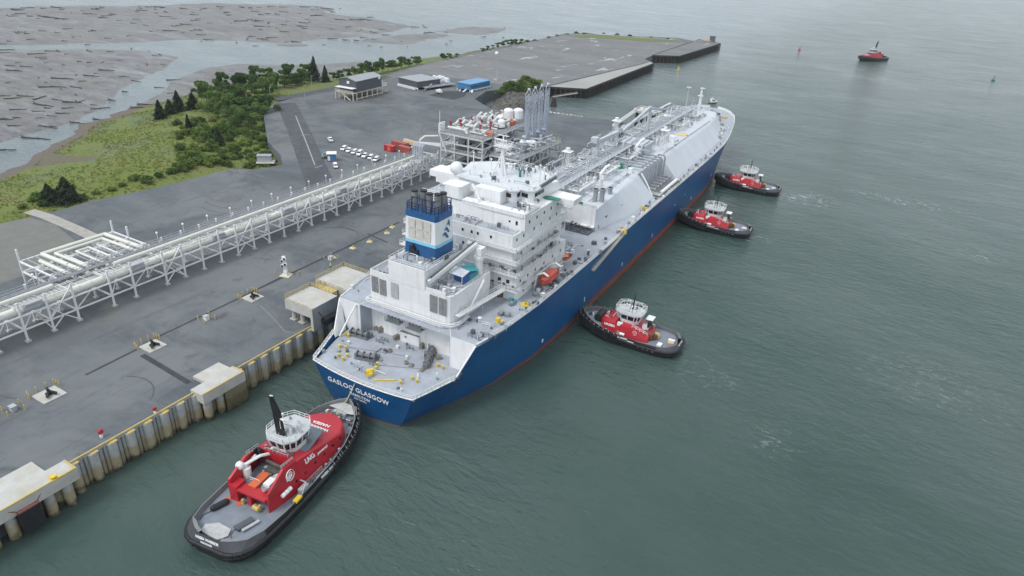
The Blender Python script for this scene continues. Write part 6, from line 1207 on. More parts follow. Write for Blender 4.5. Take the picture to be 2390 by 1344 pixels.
# light mast with globe
q = at(1157, 186, GZ); o = thing('radar_mast', 'slim lattice mast with a white ball on top in the yard', 'mast', q)
b = lattice(0, 0, 0, 17.2, 1.1, .7); b.cbox((0, 0, 0), 3.4, 3.4, .5); b.bar((-6, 1, .4), (7, 2, .4), .3); b.build('lattice', GALV, o)
b = MB(); b.ball((0, 0, 18.3), 1.25, 14, 8); b.build('ball', LETTER, o, smooth=60)
# parked vehicles
def vehicle(name, lab, pick=False, group=None):
    o = thing(name, lab, 'car', (0, 0, 0), 0, group)
    prof = [(-2.45, .45), (-2.5, .85), (-2.35, 1.02), (-1.9, 1.08), (-1.0, 1.72), (1.7, 1.76), (2.35, 1.1), (2.5, .9), (2.5, .45)] if not pick else [(-2.7, .45), (-2.75, .9), (-2.6, 1.08), (-1.75, 1.12), (-1.0, 1.78), (.7, 1.80), (.95, 1.15), (2.75, 1.12), (2.8, .5)]
    b = MB(); b.loft([[(x, w * (.96 if (z > 1.2) else 1.0), z) for x, z in prof] for w in (-.95, .95)]) if False else None
    n = len(prof); vs = [(x, -(.86 if z < 1.2 else .7), z) for x, z in prof] + [(x, (.86 if z < 1.2 else .7), z) for x, z in prof]
    b.add(vs, [tuple(range(n)), tuple(range(2 * n - 1, n - 1, -1))] + [(i, (i + 1) % n, n + (i + 1) % n, n + i) for i in range(n)]); body = b.build('body', paint('car_white', (.78, .80, .81), .3, .05, .8), o)
    b = MB(); p, q2 = prof[3], prof[4]; b.add([(p[0] + .05, -.78, p[1] + .08), (p[0] + .05, .78, p[1] + .08), (q2[0] - .04, .7, q2[1] - .05), (q2[0] - .04, -.7, q2[1] - .05)], [(0, 1, 2, 3)]) if False else b.bar(((p[0] + q2[0]) / 2 - .04, -.74, (p[1] + q2[1]) / 2 + .04), ((p[0] + q2[0]) / 2 - .04, .74, (p[1] + q2[1]) / 2 + .04), .5, .5)
    xe = 1.55 if not pick else .6
    for s in (-1, 1): b.bar((-1.0, s * .75, 1.42), (xe, s * .75, 1.42), .12, .42)
    b.build('window', GLASS, o)
    for x in (-1.65, 1.6):
        for s in (-1, 1): b = MB(); b.tube((x, s * .66, .38), (x, s * .89, .38), .38, 12); b.build('wheel', BLACK, o)
    if pick: MB().box(1.05, 2.65, -.78, .78, 1.13, 1.16).build('load_bed', DKGREY, o)
    return o
fr = at(790, 350, GZ); bk = at(806, 342, GZ)
hd = math.atan2(*(np.array(at(700 + 850 * .1255, 260 + 670 * .1255, GZ) - at(700 + 785 * .1255, 260 + 715 * .1255, GZ))[[1, 0]]))
ordw = ['first', 'second', 'third', 'fourth', 'fifth', 'sixth', 'seventh', 'eighth', 'ninth']
car0 = vehicle('parked_car', '', False, 'white vehicles parked in a row'); pk0 = vehicle('parked_pickup', '', True, 'white vehicles parked in a row')
A_ = at(803.5, 349.5, GZ); B_ = at(879, 374.5, GZ); used = set()
for i in range(7):
    src = pk0 if i in (1, 4) else car0; fresh = id(src) not in used; used.add(id(src)); t_ = i / 6
    c = src if fresh else copy_tree(src); pos = A_ + (B_ - A_) * t_; c.location = (pos[0], pos[1], GZ); c.rotation_euler = (0, 0, hd + (.04 if i % 2 else -.03))
    if i == 3: c.scale = (1.15, 1.0, 1.25)
    c['label'] = 'white %s parked in the row by the pipe rack, %s from the left' % ('pickup truck' if src is pk0 else 'tall van' if i == 3 else 'car', ordw[i])
c = copy_tree(pk0); c.location = tuple(at(771, 329, GZ)); c.rotation_euler = (0, 0, math.atan2(*(at(771, 329, GZ) - at(775, 334, GZ))[[1, 0]])); c['label'] = 'white pickup truck parked alone above the row of cars'; del c['group']
c = copy_tree(car0); c.location = tuple(at(783, 390, GZ)); c.rotation_euler = (0, 0, math.atan2(*(at(781, 384, GZ) - at(785, 395, GZ))[[1, 0]])); c['label'] = 'white car parked alone near the pipe rack below the blue hut'; del c['group']; c.scale = (1, 1, 1)
# hut, dinghy, containers
q = at(775, 374, GZ); o = thing('site_hut', 'small blue hut with a white flat roof beside the parked cars', 'hut', q, .75)
b = MB(); b.cbox((0, 0, .3), 3.6, 3.4, 2.9); b.build('wall', CONTB, o); b = MB(); b.cbox((0, 0, 3.2), 4.2, 4.0, .3); b.build('roof', LETTER, o); b = MB(); b.cbox((0, 0, 0), 4.4, 3.8, .3); b.build('base_frame', REDV, o); b = MB(); b.cbox((-1.2, -1.75, .4), 1.0, .12, 2.0); b.build('door', LETTER, o)
q = at(758, 368, GZ); o = thing('trailer_boat', 'pale open workboat standing on a trailer left of the blue hut', 'boat', q, .5)
b = MB(); boat_hull(b, 5.2, 2.2, 1.0, .7); b.build('boat_hull', paint('boat_pale', (.62, .60, .56), .6), o, smooth=50); b = MB(); b.cbox((0, .2, 1.2), 1.0, 1.2, 1.1); b.build('console', TEAL, o); b = MB(); b.bar((-.8, -2, .5), (-.8, 2.6, .5), .15); b.bar((.8, -2, .5), (.8, 2.6, .5), .15)
for s in (-1, 1): b.tube((s * 1.0, -.6, .35), (s * 1.2, -.6, .35), .35, 10)
b.build('trailer', DKGREY, o)
def container(px, py, L_, mt, lab, rz, W_=2.5, H_=2.7):
    o = thing('container', lab, 'container', at(px, py, GZ), rz, 'containers beside the pipe rack')
    b = MB(); b.box(-L_ / 2, L_ / 2, -W_ / 2, W_ / 2, .12, H_); n = int(L_ / .5)
    for i in range(n):
        x = -L_ / 2 + (i + .3) * L_ / n
        for s in (-1, 1): b.box(x, x + .22, s * (W_ / 2 + .001) - (.05 if s < 0 else 0), s * (W_ / 2 + .001) + (.05 if s > 0 else 0), .3, H_ - .15)
    b.build('box', mt, o); b = MB()
    for x in (-L_ / 2, L_ / 2):
        for y in (-W_ / 2, W_ / 2): b.cbox((x, y, 0), .25, .25, H_ + .06)
    b.build('corner_post', mt, o); b = MB(); b.box(L_ / 2 + .01, L_ / 2 + .08, -W_ / 2 + .1, W_ / 2 - .1, .25, H_ - .1); d = b.build('door', mt, o)
    b = MB()
    for y in (-.8, -.3, .3, .8): b.bar((L_ / 2 + .12, y, .3), (L_ / 2 + .12, y, H_ - .2), .06)
    b.build('lock_bar', GALV, d); return o
cr_ = math.atan2(*(at(958, 352, GZ) - at(928, 345, GZ))[[1, 0]])
container(911, 352, 5.0, RED, 'short red container with an orange panel, nearest the parked cars', cr_); q = None
b = MB(); b.box(-.6, 1.0, -1.34, -1.31, .3, 2.5); b.build('panel', ORANGE, bpy.data.objects['container'])
container(946, 355, 7.2, CONTR, 'rust red container in front of its red neighbour, lower right one', cr_ - .05); container(934, 344, 8.5, CONTR, 'long rust red container behind the other red one', cr_ - .05)
q = at(957, 341, GZ); o = thing('flatbed_load', 'tan covered load on a flatbed beside the red containers', 'trailer', q, cr_ - .12); b = MB(); b.prism([(-4, -1.1), (4, -1.1), (4, 1.1), (-4, 1.1)], 1.2, 2.9, top=[(-3.8, -.7), (3.8, -.7), (3.8, .7), (-3.8, .7)]); b.build('load', CONTT, o); b = MB(); b.box(-4.2, 4.4, -1.2, 1.2, .8, 1.2); b.build('bed', DKGREY, o)
for i in range(3):
    b = MB()
    for s in (-1, 1): b.tube((2 + i * .9 - 1, s * .9, .45), (2 + i * .9 - 1, s * 1.2, .45), .45, 10)
    b.build('wheel', BLACK, o)
q = at(618, 377, GZ); o = thing('equipment_kiosk', 'small grey kiosk with pale roof at the edge of the meadow', 'kiosk', q, .7); b = MB(); b.cbox((0, 0, .2), 5.6, 3.0, 2.5); b.build('wall', paint('kiosk_grey', (.36, .39, .41), .6, .1, .5), o); b = MB(); b.cbox((0, 0, 2.7), 6.0, 3.4, .25); b.build('roof', SHEDR, o); b = MB(); b.cbox((.5, -.6, 0), 7.4, 5.0, .2); b.build('base_slab', CONC, o); b = MB(); b.cbox((0, -1.52, .4), 1.0, .1, 2.0); b.build('door', GALV, o)
q = at(1025, 218, GZ); o = thing('trailer_boat', 'small white boat hull on the dark patch left of the blue building', 'boat', q, 1.2); b = MB(); boat_hull(b, 7.0, 2.6, 1.3, .4); b.build('boat_hull', LETTER, o, smooth=50); b = MB(); b.cbox((0, -.5, 1.5), 1.6, 2.2, 1.2); b.build('cabin', LETTER, o)
for i, (px, h) in enumerate((((632, 231), 7.0), ((728, 207), 8.0), ((1323, 82), 11), ((1150, 117), 9), ((1635, 97), 9), ((712, 236), 9))):
    q = at(*px, GZ); o = thing('light_pole', 'slim grey light pole at the yard edge, %s' % ('by the meadow corner', 'beside the tall conifers', 'at the far end of the spit', 'on the far tree line', 'near the outer pier tip', 'by the road bend')[i], 'pole', q); MB().tube((0, 0, 0), (0, 0, h), .13, 6).build('pole', GALV, o); MB().bar((0, 0, h), (1.2, .4, h), .2).build('lamp_head', GALV, o)
# ---- old timber piers
def pier(name, lab, poly, zt, mat):
    poly = [tuple(p[:2]) for p in poly]; o = thing(name, lab, 'pier', (*poly[0], 0)); ox, oy = poly[0]; lp_ = [(x - ox, y - oy) for x, y in poly]
    MB().prism(lp_, zt - .7, zt).build('deck', mat, o)
    b = MB(); n = len(lp_)
    for i in range(n): a = lp_[i]; c = lp_[(i + 1) % n]; b.bar((*a, zt - .55), (*c, zt - .55), .5, 1.0); b.bar((*a, zt + .15), (*c, zt + .15), .35, .3)
    b.build('edge_beam', RUST, o)
    cnt = 0
    for i in (pier_edges):
        a = Vector(lp_[i]); c = Vector(lp_[(i + 1) % n]); L_ = (c - a).length; k = int(L_ / 3.4)
        for j in range(k + 1):
            if cnt > 95: break
            p = a.lerp(c, j / k); MB().tube((p.x, p.y, -4), (p.x, p.y, zt - .6), .38, 8).build('pile', RUST, o); cnt += 1
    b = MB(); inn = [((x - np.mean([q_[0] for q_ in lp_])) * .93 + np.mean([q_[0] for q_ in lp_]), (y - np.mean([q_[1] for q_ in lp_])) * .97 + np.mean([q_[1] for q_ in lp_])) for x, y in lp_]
    b.prism(inn, -3, zt - .8); b.build('pile_cluster', paint('pier_shadow_timber', (.022, .019, .017), .95, .4, .4), o); return o  # solid dark block under the deck, shade between piles put into its colour
pier_edges = (0, 1, 2)
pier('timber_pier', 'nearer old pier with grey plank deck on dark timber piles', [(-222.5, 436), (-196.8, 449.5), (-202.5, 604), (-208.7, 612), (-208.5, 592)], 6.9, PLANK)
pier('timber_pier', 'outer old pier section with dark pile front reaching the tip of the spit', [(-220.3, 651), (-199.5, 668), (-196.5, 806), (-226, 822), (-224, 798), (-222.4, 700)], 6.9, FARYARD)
q = at(1662, 97, 6.9); o = thing('pier_hut', 'small dark hut with orange gear at the outer pier tip', 'hut', q, .3); b = MB(); b.cbox((0, 0, 0), 6, 5, 6); b.build('wall', paint('hut_slate', (.10, .115, .14), .7), o); b = MB(); b.cbox((0, 0, 6), 6.6, 5.6, .5); b.build('roof', SHEDR, o); b = MB(); b.cbox((-6, -5, 0), 9, 4, 1.2, .2); b.build('orange_gear', paint('gear_orange', (.48, .24, .12), .7), o)
q1 = at(1290, 226, 3.5); q2 = at(1348, 217, 5); b = MB(); b.bar(q1, q2, 1.6, .4); b.bar(q1 + np.array([0, 0, .9]), q2 + np.array([0, 0, .9]), .15); tag(b.build('gangway', paint('gangway_grey', (.33, .32, .30), .8)), 'narrow timber gangway from the old pier to the pile cluster', 'gangway')
q = at(1292, 248, 0); o = thing('pile_cluster', 'dark timber mooring dolphin of leaning piles standing in the water off the old pier', 'dolphin', q)
for i in range(7): a = i * .9; MB().tube((2.4 * math.cos(a), 2.4 * math.sin(a), -3), (.5 * math.cos(a), .5 * math.sin(a), 5.8), .6, 8).build('pile', RUST, o)
MB().tube((0, 0, 3.6), (0, 0, 4.4), 1.5, 10).build('band', WOOD, o)
# fixed platform by the bow with its access pipe bridge
q = at(1510, 268, 8); o = thing('mooring_dolphin', 'pale mooring dolphin on dark piles beyond the ship bow, reached by a white footbridge', 'dolphin', (q[0], q[1], 0))
b = MB(); b.prism([(-7, -5), (6, -5), (8, 4), (-6, 5)], 9.4, 10.6); b.build('deck_slab', CONC, o)
for x, y in ((-5, -3.5), (-1.6, -3.5), (2, -3.5), (5, -3), (-4, 3), (4, 3)): MB().tube((x, y, -4), (x, y, 9.4), .9, 10).build('pile', BLACK, o)
b = MB(); b.rail([(-7, -5, 10.6), (-6, 5, 10.6), (8, 4, 10.6)], 1.2, 1.6, .14); b.cbox((0, -1, 10.6), 2.2, 2, 1.4); b.cbox((-4, 1, 10.6), 2, 1.4, 1); b.build('railing', WHITE2, o)
b = MB(); e = at(1432, 292, 8.5) - np.array([q[0], q[1], 0]); b.bar((-6, -3, 10.2), (e[0], e[1], 8.0), 1.8, .3); b.tube((-6, -4, 11.2), (e[0], e[1] - 1, 9.0), .4, 8); b.rail([(-6, -2.2, 10.3), (e[0], e[1] + .8, 8.1)], 1.2, 3, .12); b.build('footbridge', WHITE2, o)
# floating boom
o = thing('floating_boom', 'line of pale boom floats curving across the water edge beyond the loading platform', 'boom', at(1283, 262, 0))
pts = [at(*p, .2) for p in ((1283, 262), (1310, 267), (1340, 271), (1370, 276), (1400, 281), (1430, 287))]; og = at(1283, 262, 0); b = MB()
for a, c in zip(pts[:-1], pts[1:]):
    a = Vector(a - og); c = Vector(c - og); k = max(2, int((c - a).length / 2.2))
    b.tube(a, c, .12, 5)
    for j in range(k): MB().tube(a.lerp(c, j / k) + Vector((0, 0, .0 if j % 2 else .15)), a.lerp(c, (j + .6) / k), .5 + .12 * (j % 3), 8).build('boom_float', paint('float_pale', (.55, .57, .56), .7, .2, .6), o)
b.build('boom_line', DKGREY, o)
# ================================================================ TUGS
def hull_shell(L_, stations, name, parent, zfend, tumble):
    """stations: (y, half breadth at deck, half breadth at water, deck z, bulwark height, tumblehome)"""
    b = MB(); ys = [s[0] for s in stations]
    def row(s, sg): y, hd, hw, dz, bh, tb = s; return [(sg * max(.03, hw * .8), y * .97 + .4, -2.5), (sg * hw, y * .985 + .2, 0), (sg * (hw * .45 + hd * .55), y, dz * .5), (sg * hd, y, dz), (sg * max(.02, hd - tb), y + (tb * .5 if y < 2 else -tb * .4 if y > L_ - 3 else 0), dz + bh)]
    for sg in (1, -1): b.loft([row(s, sg) for s in stations])
    a, c = row(stations[0], 1), row(stations[0], -1); b.loft([a, c])
    a, c = row(stations[-1], 1), row(stations[-1], -1); b.loft([a, c])
    return b.build(name, TUGBLK, parent, smooth=40)
def ring(stations, f):
    R = [f(s) for s in stations]; return R + [(-x, y, z) for x, y, z in reversed(R)]
def make_tug(kind):
    big = kind == 'big'
    if big:
        L_ = 42.0
        st = [(0, 3.6, 2.8, 2.5, 1.7, 1.3), (.5, 4.9, 4.2, 2.5, 1.7, 1.3), (1.4, 6.1, 5.4, 2.5, 1.6, 1.2), (3, 7.0, 6.4, 2.5, 1.5, 1.0), (6, 7.5, 7.1, 2.5, 1.2, .55), (11, 7.7, 7.3, 2.5, 1.0, .35), (18, 7.7, 7.3, 2.55, 1.0, .3), (25, 7.6, 6.9, 2.8, 1.1, .3), (30, 7.2, 5.8, 3.1, 1.3, .35), (34, 6.3, 4.2, 3.4, 1.5, .4), (37, 5.2, 2.8, 3.7, 1.6, .45), (39.5, 3.7, 1.5, 3.9, 1.7, .5), (41, 2.3, .7, 4.0, 1.8, .55), (42, .5, .1, 4.05, 1.8, .3)]
        t = thing('tugboat', 'large black tug with long red deckhouse on a tow line astern of the ship', 'tugboat', (-82.5, 47.5, 0), R_(7.86))
    else:
        L_ = 29.0
        st = [(0, 2.6, 2.0, 2.0, 1.3, 1.0), (.4, 3.7, 3.2, 2.0, 1.3, 1.0), (1.2, 4.8, 4.3, 2.0, 1.25, .9), (2.6, 5.6, 5.2, 2.0, 1.15, .7), (5, 6.1, 5.8, 2.0, .95, .4), (10, 6.3, 6.0, 2.05, .9, .25), (16, 6.3, 5.8, 2.25, .95, .25), (20, 6.1, 5.0, 2.6, 1.1, .3), (23.5, 5.2, 3.6, 2.95, 1.25, .35), (26, 3.9, 2.2, 3.25, 1.35, .4), (27.8, 2.5, 1.1, 3.45, 1.4, .45), (28.7, 1.3, .4, 3.5, 1.4, .4), (29, .4, .1, 3.5, 1.4, .2)]
        t = thing('tugboat', 'black tug with red house pushing the stern quarter, tan crate on its aft deck', 'tugboat', (-35.0, 159.6, 0), R_(91.0), 'small tugs pushing the ship')
    hull_ = hull_shell(L_, st, 'hull', t, 0, 0)
    # deck, inner bulwark, capping rail
    inset = lambda s, k: (max(.02, s[1] - s[5] - k), s[0] + (.9 + k if s[0] < 2 else -k * 1.2 if s[0] > L_ - 3 else 0), 0)
    dk = [(x, y, s[3]) for s, (x, y, _) in ((s, inset(s, .35)) for s in st)]
    b = MB(); n = len(dk); b.add(dk + [(-x, y, z) for x, y, z in dk], [(i, i + 1, n + i + 1, n + i) for i in range(n - 1)]); b.build('deck', TUGDECK, t)
    b = MB()
    for sg in (1, -1):
        b.loft([[(sg * x, y, z - .05), (sg * max(.02, s[1] - s[5] - .12), y if s[0] < 2 or s[0] > L_ - 3 else s[0], s[3] + s[4] + .02), (sg * max(.02, s[1] - s[5] + .06), s[0] + (s[5] * .5 if s[0] < 2 else -s[5] * .4 if s[0] > L_ - 3 else 0), s[3] + s[4] + .02)] for s, (x, y, z) in zip(st, dk)])
    bul = b.build('bulwark', paint('bulwark_cap', (0.20, 0.205, 0.215), .55, .2, .8) if big else paint('bulwark_cap_dark', (0.13, 0.135, 0.145), .55, .25, .8), t)
    # stern apron: the broad sloping grey plate of the after bulwark, a thin sheet just proud of the shell
    b = MB(); aft_st = [s for s in st if s[0] <= 6]
    for sg in (1, -1): b.loft([[(sg * (s[1] + .02), s[0] - (.03 if s[0] < 2 else 0), s[3] + .15), (sg * max(.02, s[1] - s[5] + .04), s[0] + (s[5] * .5 - .03 if s[0] < 2 else 0), s[3] + s[4])] for s in aft_st])
    s = st[0]; b.add([(s[1], -.03, s[3] + .15), (-s[1], -.03, s[3] + .15), (-(s[1] - s[5]), s[5] * .5 - .03, s[3] + s[4]), (s[1] - s[5], s[5] * .5 - .03, s[3] + s[4])], [(0, 1, 2, 3)])
    b.build('stern_plate', BULW, t)
    # rubber fendering round the sheer
    b = MB(); r = .42 if big else .36
    P = ring(st, lambda s: (s[1] + .12, s[0] + (-.15 if s[0] < 1 else .12 if s[0] > L_ - 2 else 0), s[3] - .1))
    for p, q in zip(P[:-1], P[1:]): b.tube(p, q, r, 8)
    b.tube(P[0], P[-1], r, 8)
    P2 = ring(st, lambda s: (s[1] * .93 + .05, s[0] + (.05 if s[0] < 1 else 0), s[3] * .5))
    for p, q in zip(P2[:-1], P2[1:]): b.tube(p, q, r * .8, 6)
    b.build('fender', BLACK, t, smooth=50)
    # bow fender made of upright rubber blocks
    ringpts = [s for s in st if s[0] > L_ * .52]; tf = MB(); hk = MB()
    line = [Vector((s[1] + .48, s[0] + (.45 if s[0] > L_ - 2 else 0), s[3])) for s in ringpts]; line = line + [Vector((-p.x, p.y, p.z)) for p in reversed(line)]
    seg = [(line[i + 1] - line[i]).length for i in range(len(line) - 1)]; tot = sum(seg); step = .78 if big else .8; d = 0
    while d < tot:
        k = 0; rem = d
        while k < len(seg) - 1 and rem > seg[k]: rem -= seg[k]; k += 1
        p = line[k].lerp(line[k + 1], min(1, rem / max(seg[k], 1e-6))); dr = (line[k + 1] - line[k]).normalized()
        tf.tube(p - Vector((0, 0, 1.3)), p + Vector((0, 0, .95)), step * .43, 8)
        if int(d / step) % 2 == 0: hk.bar(p + Vector((0, 0, .95)), p + Vector((0, 0, 1.5)) - Vector((dr.y, -dr.x, 0)) * .3, .09)
        d += step
    bf = tf.build('bow_fender', BLACK, t, smooth=50); hk.build('chain', GALV, bf)
    W_ = WHITE2
    if big:
        secs = [(18.3, 5.75, 4.55, 8.6), (20, 5.9, 4.6, 8.3), (26, 6.0, 5.0, 7.1), (31, 5.8, 5.3, 6.2), (33.6, 4.7, 4.2, 5.8), (35.2, 3.2, 2.7, 5.6), (36, 1.6, 1.2, 5.5)]
        b = MB(); b.loft([[(-hb_, y, 2.4), (-ht * 1.02, y, zt - .25), (-ht + .3, y, zt), (ht - .3, y, zt), (ht * 1.02, y, zt - .25), (hb_, y, 2.4)] for y, hb_, ht, zt in secs], cap=True); house = b.build('deckhouse', RED, t, smooth=25)
        b = MB()                                # after fins, winch house and towing beam
        for s in (1, -1): b.add([(s * 4.3, 10.4, 2.5), (s * 4.6, 10.4, 7.0), (s * 4.5, 15, 9.2), (s * 5.4, 15, 2.5), (s * 3.9, 10.6, 2.5), (s * 4.2, 10.6, 7.0), (s * 4.0, 15, 9.2), (s * 4.0, 15, 2.5)], [(0, 1, 2, 3), (7, 6, 5, 4), (0, 4, 5, 1), (1, 5, 6, 2), (2, 6, 7, 3), (3, 7, 4, 0)])
        for s in (1, -1): b.add([(s * 5.4, 15, 2.5), (s * 4.5, 15, 9.2), (s * 4.55, 18.28, 8.62), (s * 5.75, 18.28, 2.5), (s * 4.6, 15, 2.5), (s * 4.0, 15, 9.2), (s * 4.05, 18.28, 8.62), (s * 4.9, 18.28, 2.5)], [(0, 1, 2, 3), (7, 6, 5, 4), (0, 4, 5, 1), (1, 5, 6, 2), (2, 6, 7, 3), (3, 7, 4, 0)])
        b.box(-4.2, 4.2, 10.6, 12.3, 4.6, 5.4); b.box(-4.4, -2.6, 10.2, 12.6, 2.5, 6.0); b.box(-.4, .4, 10.3, 12.3, 2.5, 4.6); b.bar((-4.0, 10.4, 5.4), (3.8, 10.4, 5.2), .5, .4); b.build('towing_frame', RED, t)
        b = MB(); b.box(-3.9, 3.9, 12.3, 14.8, 2.5, 4.9); b.box(-3.8, 3.8, 14.85, 18.4, 2.6, 5.0); b.build('winch_deck', TUGDECK, t)
        b = MB(); b.cbox((-.6, 14.6, 5.0), 1.7, 5.4, .7); b.build('tow_gear_cover', ORANGE, t)
        b = MB()
        for x, y in ((-1.5, 10.2), (1.4, 10.1), (2.2, 10.3)): b.tube((x, y, 2.5), (x, y, 3.6), .3, 8)
        b.tube((1.2, 9.9, 3.3), (2.6, 9.7, 3.3), .45, 8); b.build('staple', YELDULL, t)
        b = MB(); boat_hull(b, 4.4, 1.7, .9, 5.3); b.box(-.7, .7, -1.2, .8, 5.9, 6.6); o = b.build('workboat', WHITE2, t, smooth=50); o.location = (2.2, 13.8, 0)
        b = MB(); b.path([(-3.6, 14.2, 5), (-3.6, 14.2, 8.0), (-2.4, 16.8, 8.4), (-1.4, 19.2, 7.6)], .32, 8); b.tube((-3.6, 14.2, 5.0), (-3.6, 14.2, 7.2), .8, 10); b.ball((-4.4, 13.6, 7.8), .9, 10, 6); b.bar((-4.2, 15.2, 7.0), (-3.0, 16.4, 8.6), .5); b.build('deck_crane', W_, t, smooth=45)
        b = MB()
        for i in range(5): b.tube((-4.6 + .45 * i, 17.4 + .5 * (i % 2), 6.4), (-4.8 + .45 * i, 17.2 + .5 * (i % 2), 9.2), .3, 8)
        b.build('exhaust_pipe', BLACK, t)
        b = MB(); b.tube((-1.8, 17.6, 6.8), (2.4, 17.2, 6.8), .35, 8); b.box(-2, 3.6, 16.0, 18.2, 5.1, 6.2); b.tube((3.8, 16.0, 8.0), (3.8, 17.6, 8.0), .3, 8); b.build('machinery', paint('tug_machinery', (.08, .085, .075), .6, .4, 1.0), t)
        b = MB(); b.prism([(2.3 * math.cos(a), 23 + 4.6 * math.sin(a)) for a in np.linspace(-.5, math.pi + .5, 18)], 8.0, 8.1); b.prism([(-3.6, 18.4), (3.6, 18.4), (4.2, 23), (3.2, 28.5), (-3.2, 28.5), (-4.2, 23)], 7.75, 7.95); b.build('bridge_deck', TUGDECK, t)
        wb_, wt, z0, z1, yc = 2.5, 3.3, 7.8, 11.3, 22.4; sw = 1.35
        oct_ = [(-.55, -1.15), (.55, -1.15), (1, -.6), (1, .6), (.55, 1.2), (-.55, 1.2), (-1, .6), (-1, -.6)]
    else:
        b = MB(); b.loft([[(-h, y, 2.0), (-h * .86, y, zt - .3), (-h * .7, y, zt), (h * .7, y, zt), (h * .86, y, zt - .3), (h, y, 2.0)] for y, h, zt in ((8.3, 3.9, 3.4), (10.5, 4.3, 4.0), (13, 4.6, 5.4), (16.2, 4.6, 5.5), (16.6, 4.3, 4.7), (17.4, 4.3, 4.8), (18.0, 4.5, 5.4), (20.5, 4.3, 5.3), (21.8, 3.4, 4.9), (22.4, 2.2, 4.6))], cap=True); house = b.build('deckhouse', RED, t, smooth=25)
        b = MB(); b.cbox((0, 23.6, 2.8), 3.4, 2.0, 1.9); b.tube((-1.9, 23.6, 4.2), (1.9, 23.6, 4.2), 1.15, 14); b.build('winch', BLACK, t, smooth=45)
        b = MB(); b.cbox((0, 26.6, 3.2), .8, .6, 1.2); b.tube((-.8, 26.6, 4.0), (.8, 26.6, 4.0), .25, 8); b.build('staple', DKGREY, t)
        b = MB(); b.cbox((-1.0, 8.0, 2.0), 2.2, 1.0, 1.8); b.tube((-1.2, 7.2, 2.9), (.8, 7.2, 2.9), .8, 12); b.bar((-2.4, 8.4, 2.0), (-2.4, 9.4, 5.2), .3); b.bar((2.0, 8.4, 2.0), (2.0, 9.4, 5.2), .3); b.build('tow_winch', paint('winch_brown', (.16, .07, .04), .6, .4, 1.0), t, smooth=45)
        b = MB(); b.tube((-.4, 7.0, 2.9), (.4, 7.0, 2.9), .95, 14); b.cbox((2.6, 9.3, 4.1), .9, 1.0, .5); b.build('cable_drum', YELDULL, t, smooth=45)
        b = MB(); b.cbox((-2.8, 20.8, 2.3), .6, 1.4, 1.9); b.cbox((2.2, 8.2, 2.0), 1.2, 1.0, .9); b.build('rescue_gear', ORANGE, t)
        b = MB(); b.cbox((0, 10.3, 4.0), 1.4, 1.6, 1.3); b.bar((1.6, 9.8, 4.0), (1.6, 9.8, 7.0), .16); b.box(-.2, 2.6, 8.6, 10.6, 7.0, 7.15); b.rail([(-3.6, 8.6, 4.0), (-3.8, 13, 5.4)], 1.0, 1.2, .1); b.build('aft_canopy', W_, t)
        b = MB(); b.cbox((-2.9, 5.0, 2.0), 1.6, 1.2, .5); b.cbox((1.2, 2.9, 2.0), .9, 1.8, .4); b.build('tow_rope_box', LETTER, t)
        wb_, wt, z0, z1, yc = 2.2, 2.9, 5.3, 8.2, 15.0; sw = 1.15
        oct_ = [(-.6, -1.25), (.6, -1.25), (1, -.7), (1, .7), (.6, 1.25), (-.6, 1.25), (-1, .7), (-1, -.7)]
    # wheelhouse: lower white panel, raked windows between posts, roof, guard rails
    low = [(x * wb_, yc + y * wb_) for x, y in oct_]; up = [(x * wt, yc + y * wt) for x, y in oct_]; k1 = .40; k2 = .88
    mixp = lambda k: [(a[0] + (c[0] - a[0]) * k, a[1] + (c[1] - a[1]) * k) for a, c in zip(low, up)]
    zk = lambda k: z0 + (z1 - z0) * k
    b = MB(); b.prism(low, z0, zk(k1), top=mixp(k1)); b.prism(mixp(k2), zk(k2), z1, top=up)
    for i in range(8):
        a, c = mixp(k1)[i], mixp(k2)[i]; b.bar((*a, zk(k1)), (*c, zk(k2)), .2)
        a2, c2 = mixp(k1)[(i + 1) % 8], mixp(k2)[(i + 1) % 8]
        if math.dist(a, a2) > 1.6: b.bar(((a[0] + a2[0]) / 2, (a[1] + a2[1]) / 2, zk(k1)), ((c[0] + c2[0]) / 2, (c[1] + c2[1]) / 2, zk(k2)), .2)
    wh_ = b.build('wheelhouse', WHITE, t)
    b = MB(); ins = lambda k: [(p[0] * .97, yc + (p[1] - yc) * .97) for p in mixp(k)]
    b.prism(ins(k1), zk(k1), zk(k2), top=ins(k2), caps=(False, False)); b.build('window_band', GLASS, wh_)
    b = MB(); rf = [(x * wt * 1.06, yc + y * wt * 1.06) for x, y in oct_]; b.prism(rf, z1, z1 + .18); ro = b.build('wheelhouse_roof', paint('tug_roof', (0.52, 0.54, 0.56), .55, .1, .6), wh_)
    b = MB(); R3 = [(p[0] * (.98 if big else 1.0), yc + (p[1] - yc) * (.98 if big else 1.0), z1 + .18) for p in rf]; b.rail(R3 + [R3[0]], 1.05 if big else 1.5, 1.2, .075, (1, .5))
    if not big:
        R4 = [(p[0] * .78, yc + (p[1] - yc) * .78, z1 + 1.68) for p in rf]
        for a, c in zip(R3, R4): b.bar(Vector(a) + Vector((0, 0, 1.5)), c, .1)
        for a, c in zip(R4, R4[1:] + R4[:1]): b.bar(a, c, .12)
    b.build('roof_railing', W_, wh_)
    b = MB()
    for x, y, h in ((-1.4, .9, 1.2), (1.2, 1.0, .9), (.9, -.8, 1.0), (-.8, -1.2, .8)): b.cbox((x * sw, yc + y, z1 + .18), .5, .5, h); b.tube((x * sw, yc + y, z1 + .18 + h), (x * sw, yc + y, z1 + 1.2 + h), .09, 6); b.ball((x * sw, yc + y, z1 + 1.3 + h), .28, 8, 5)
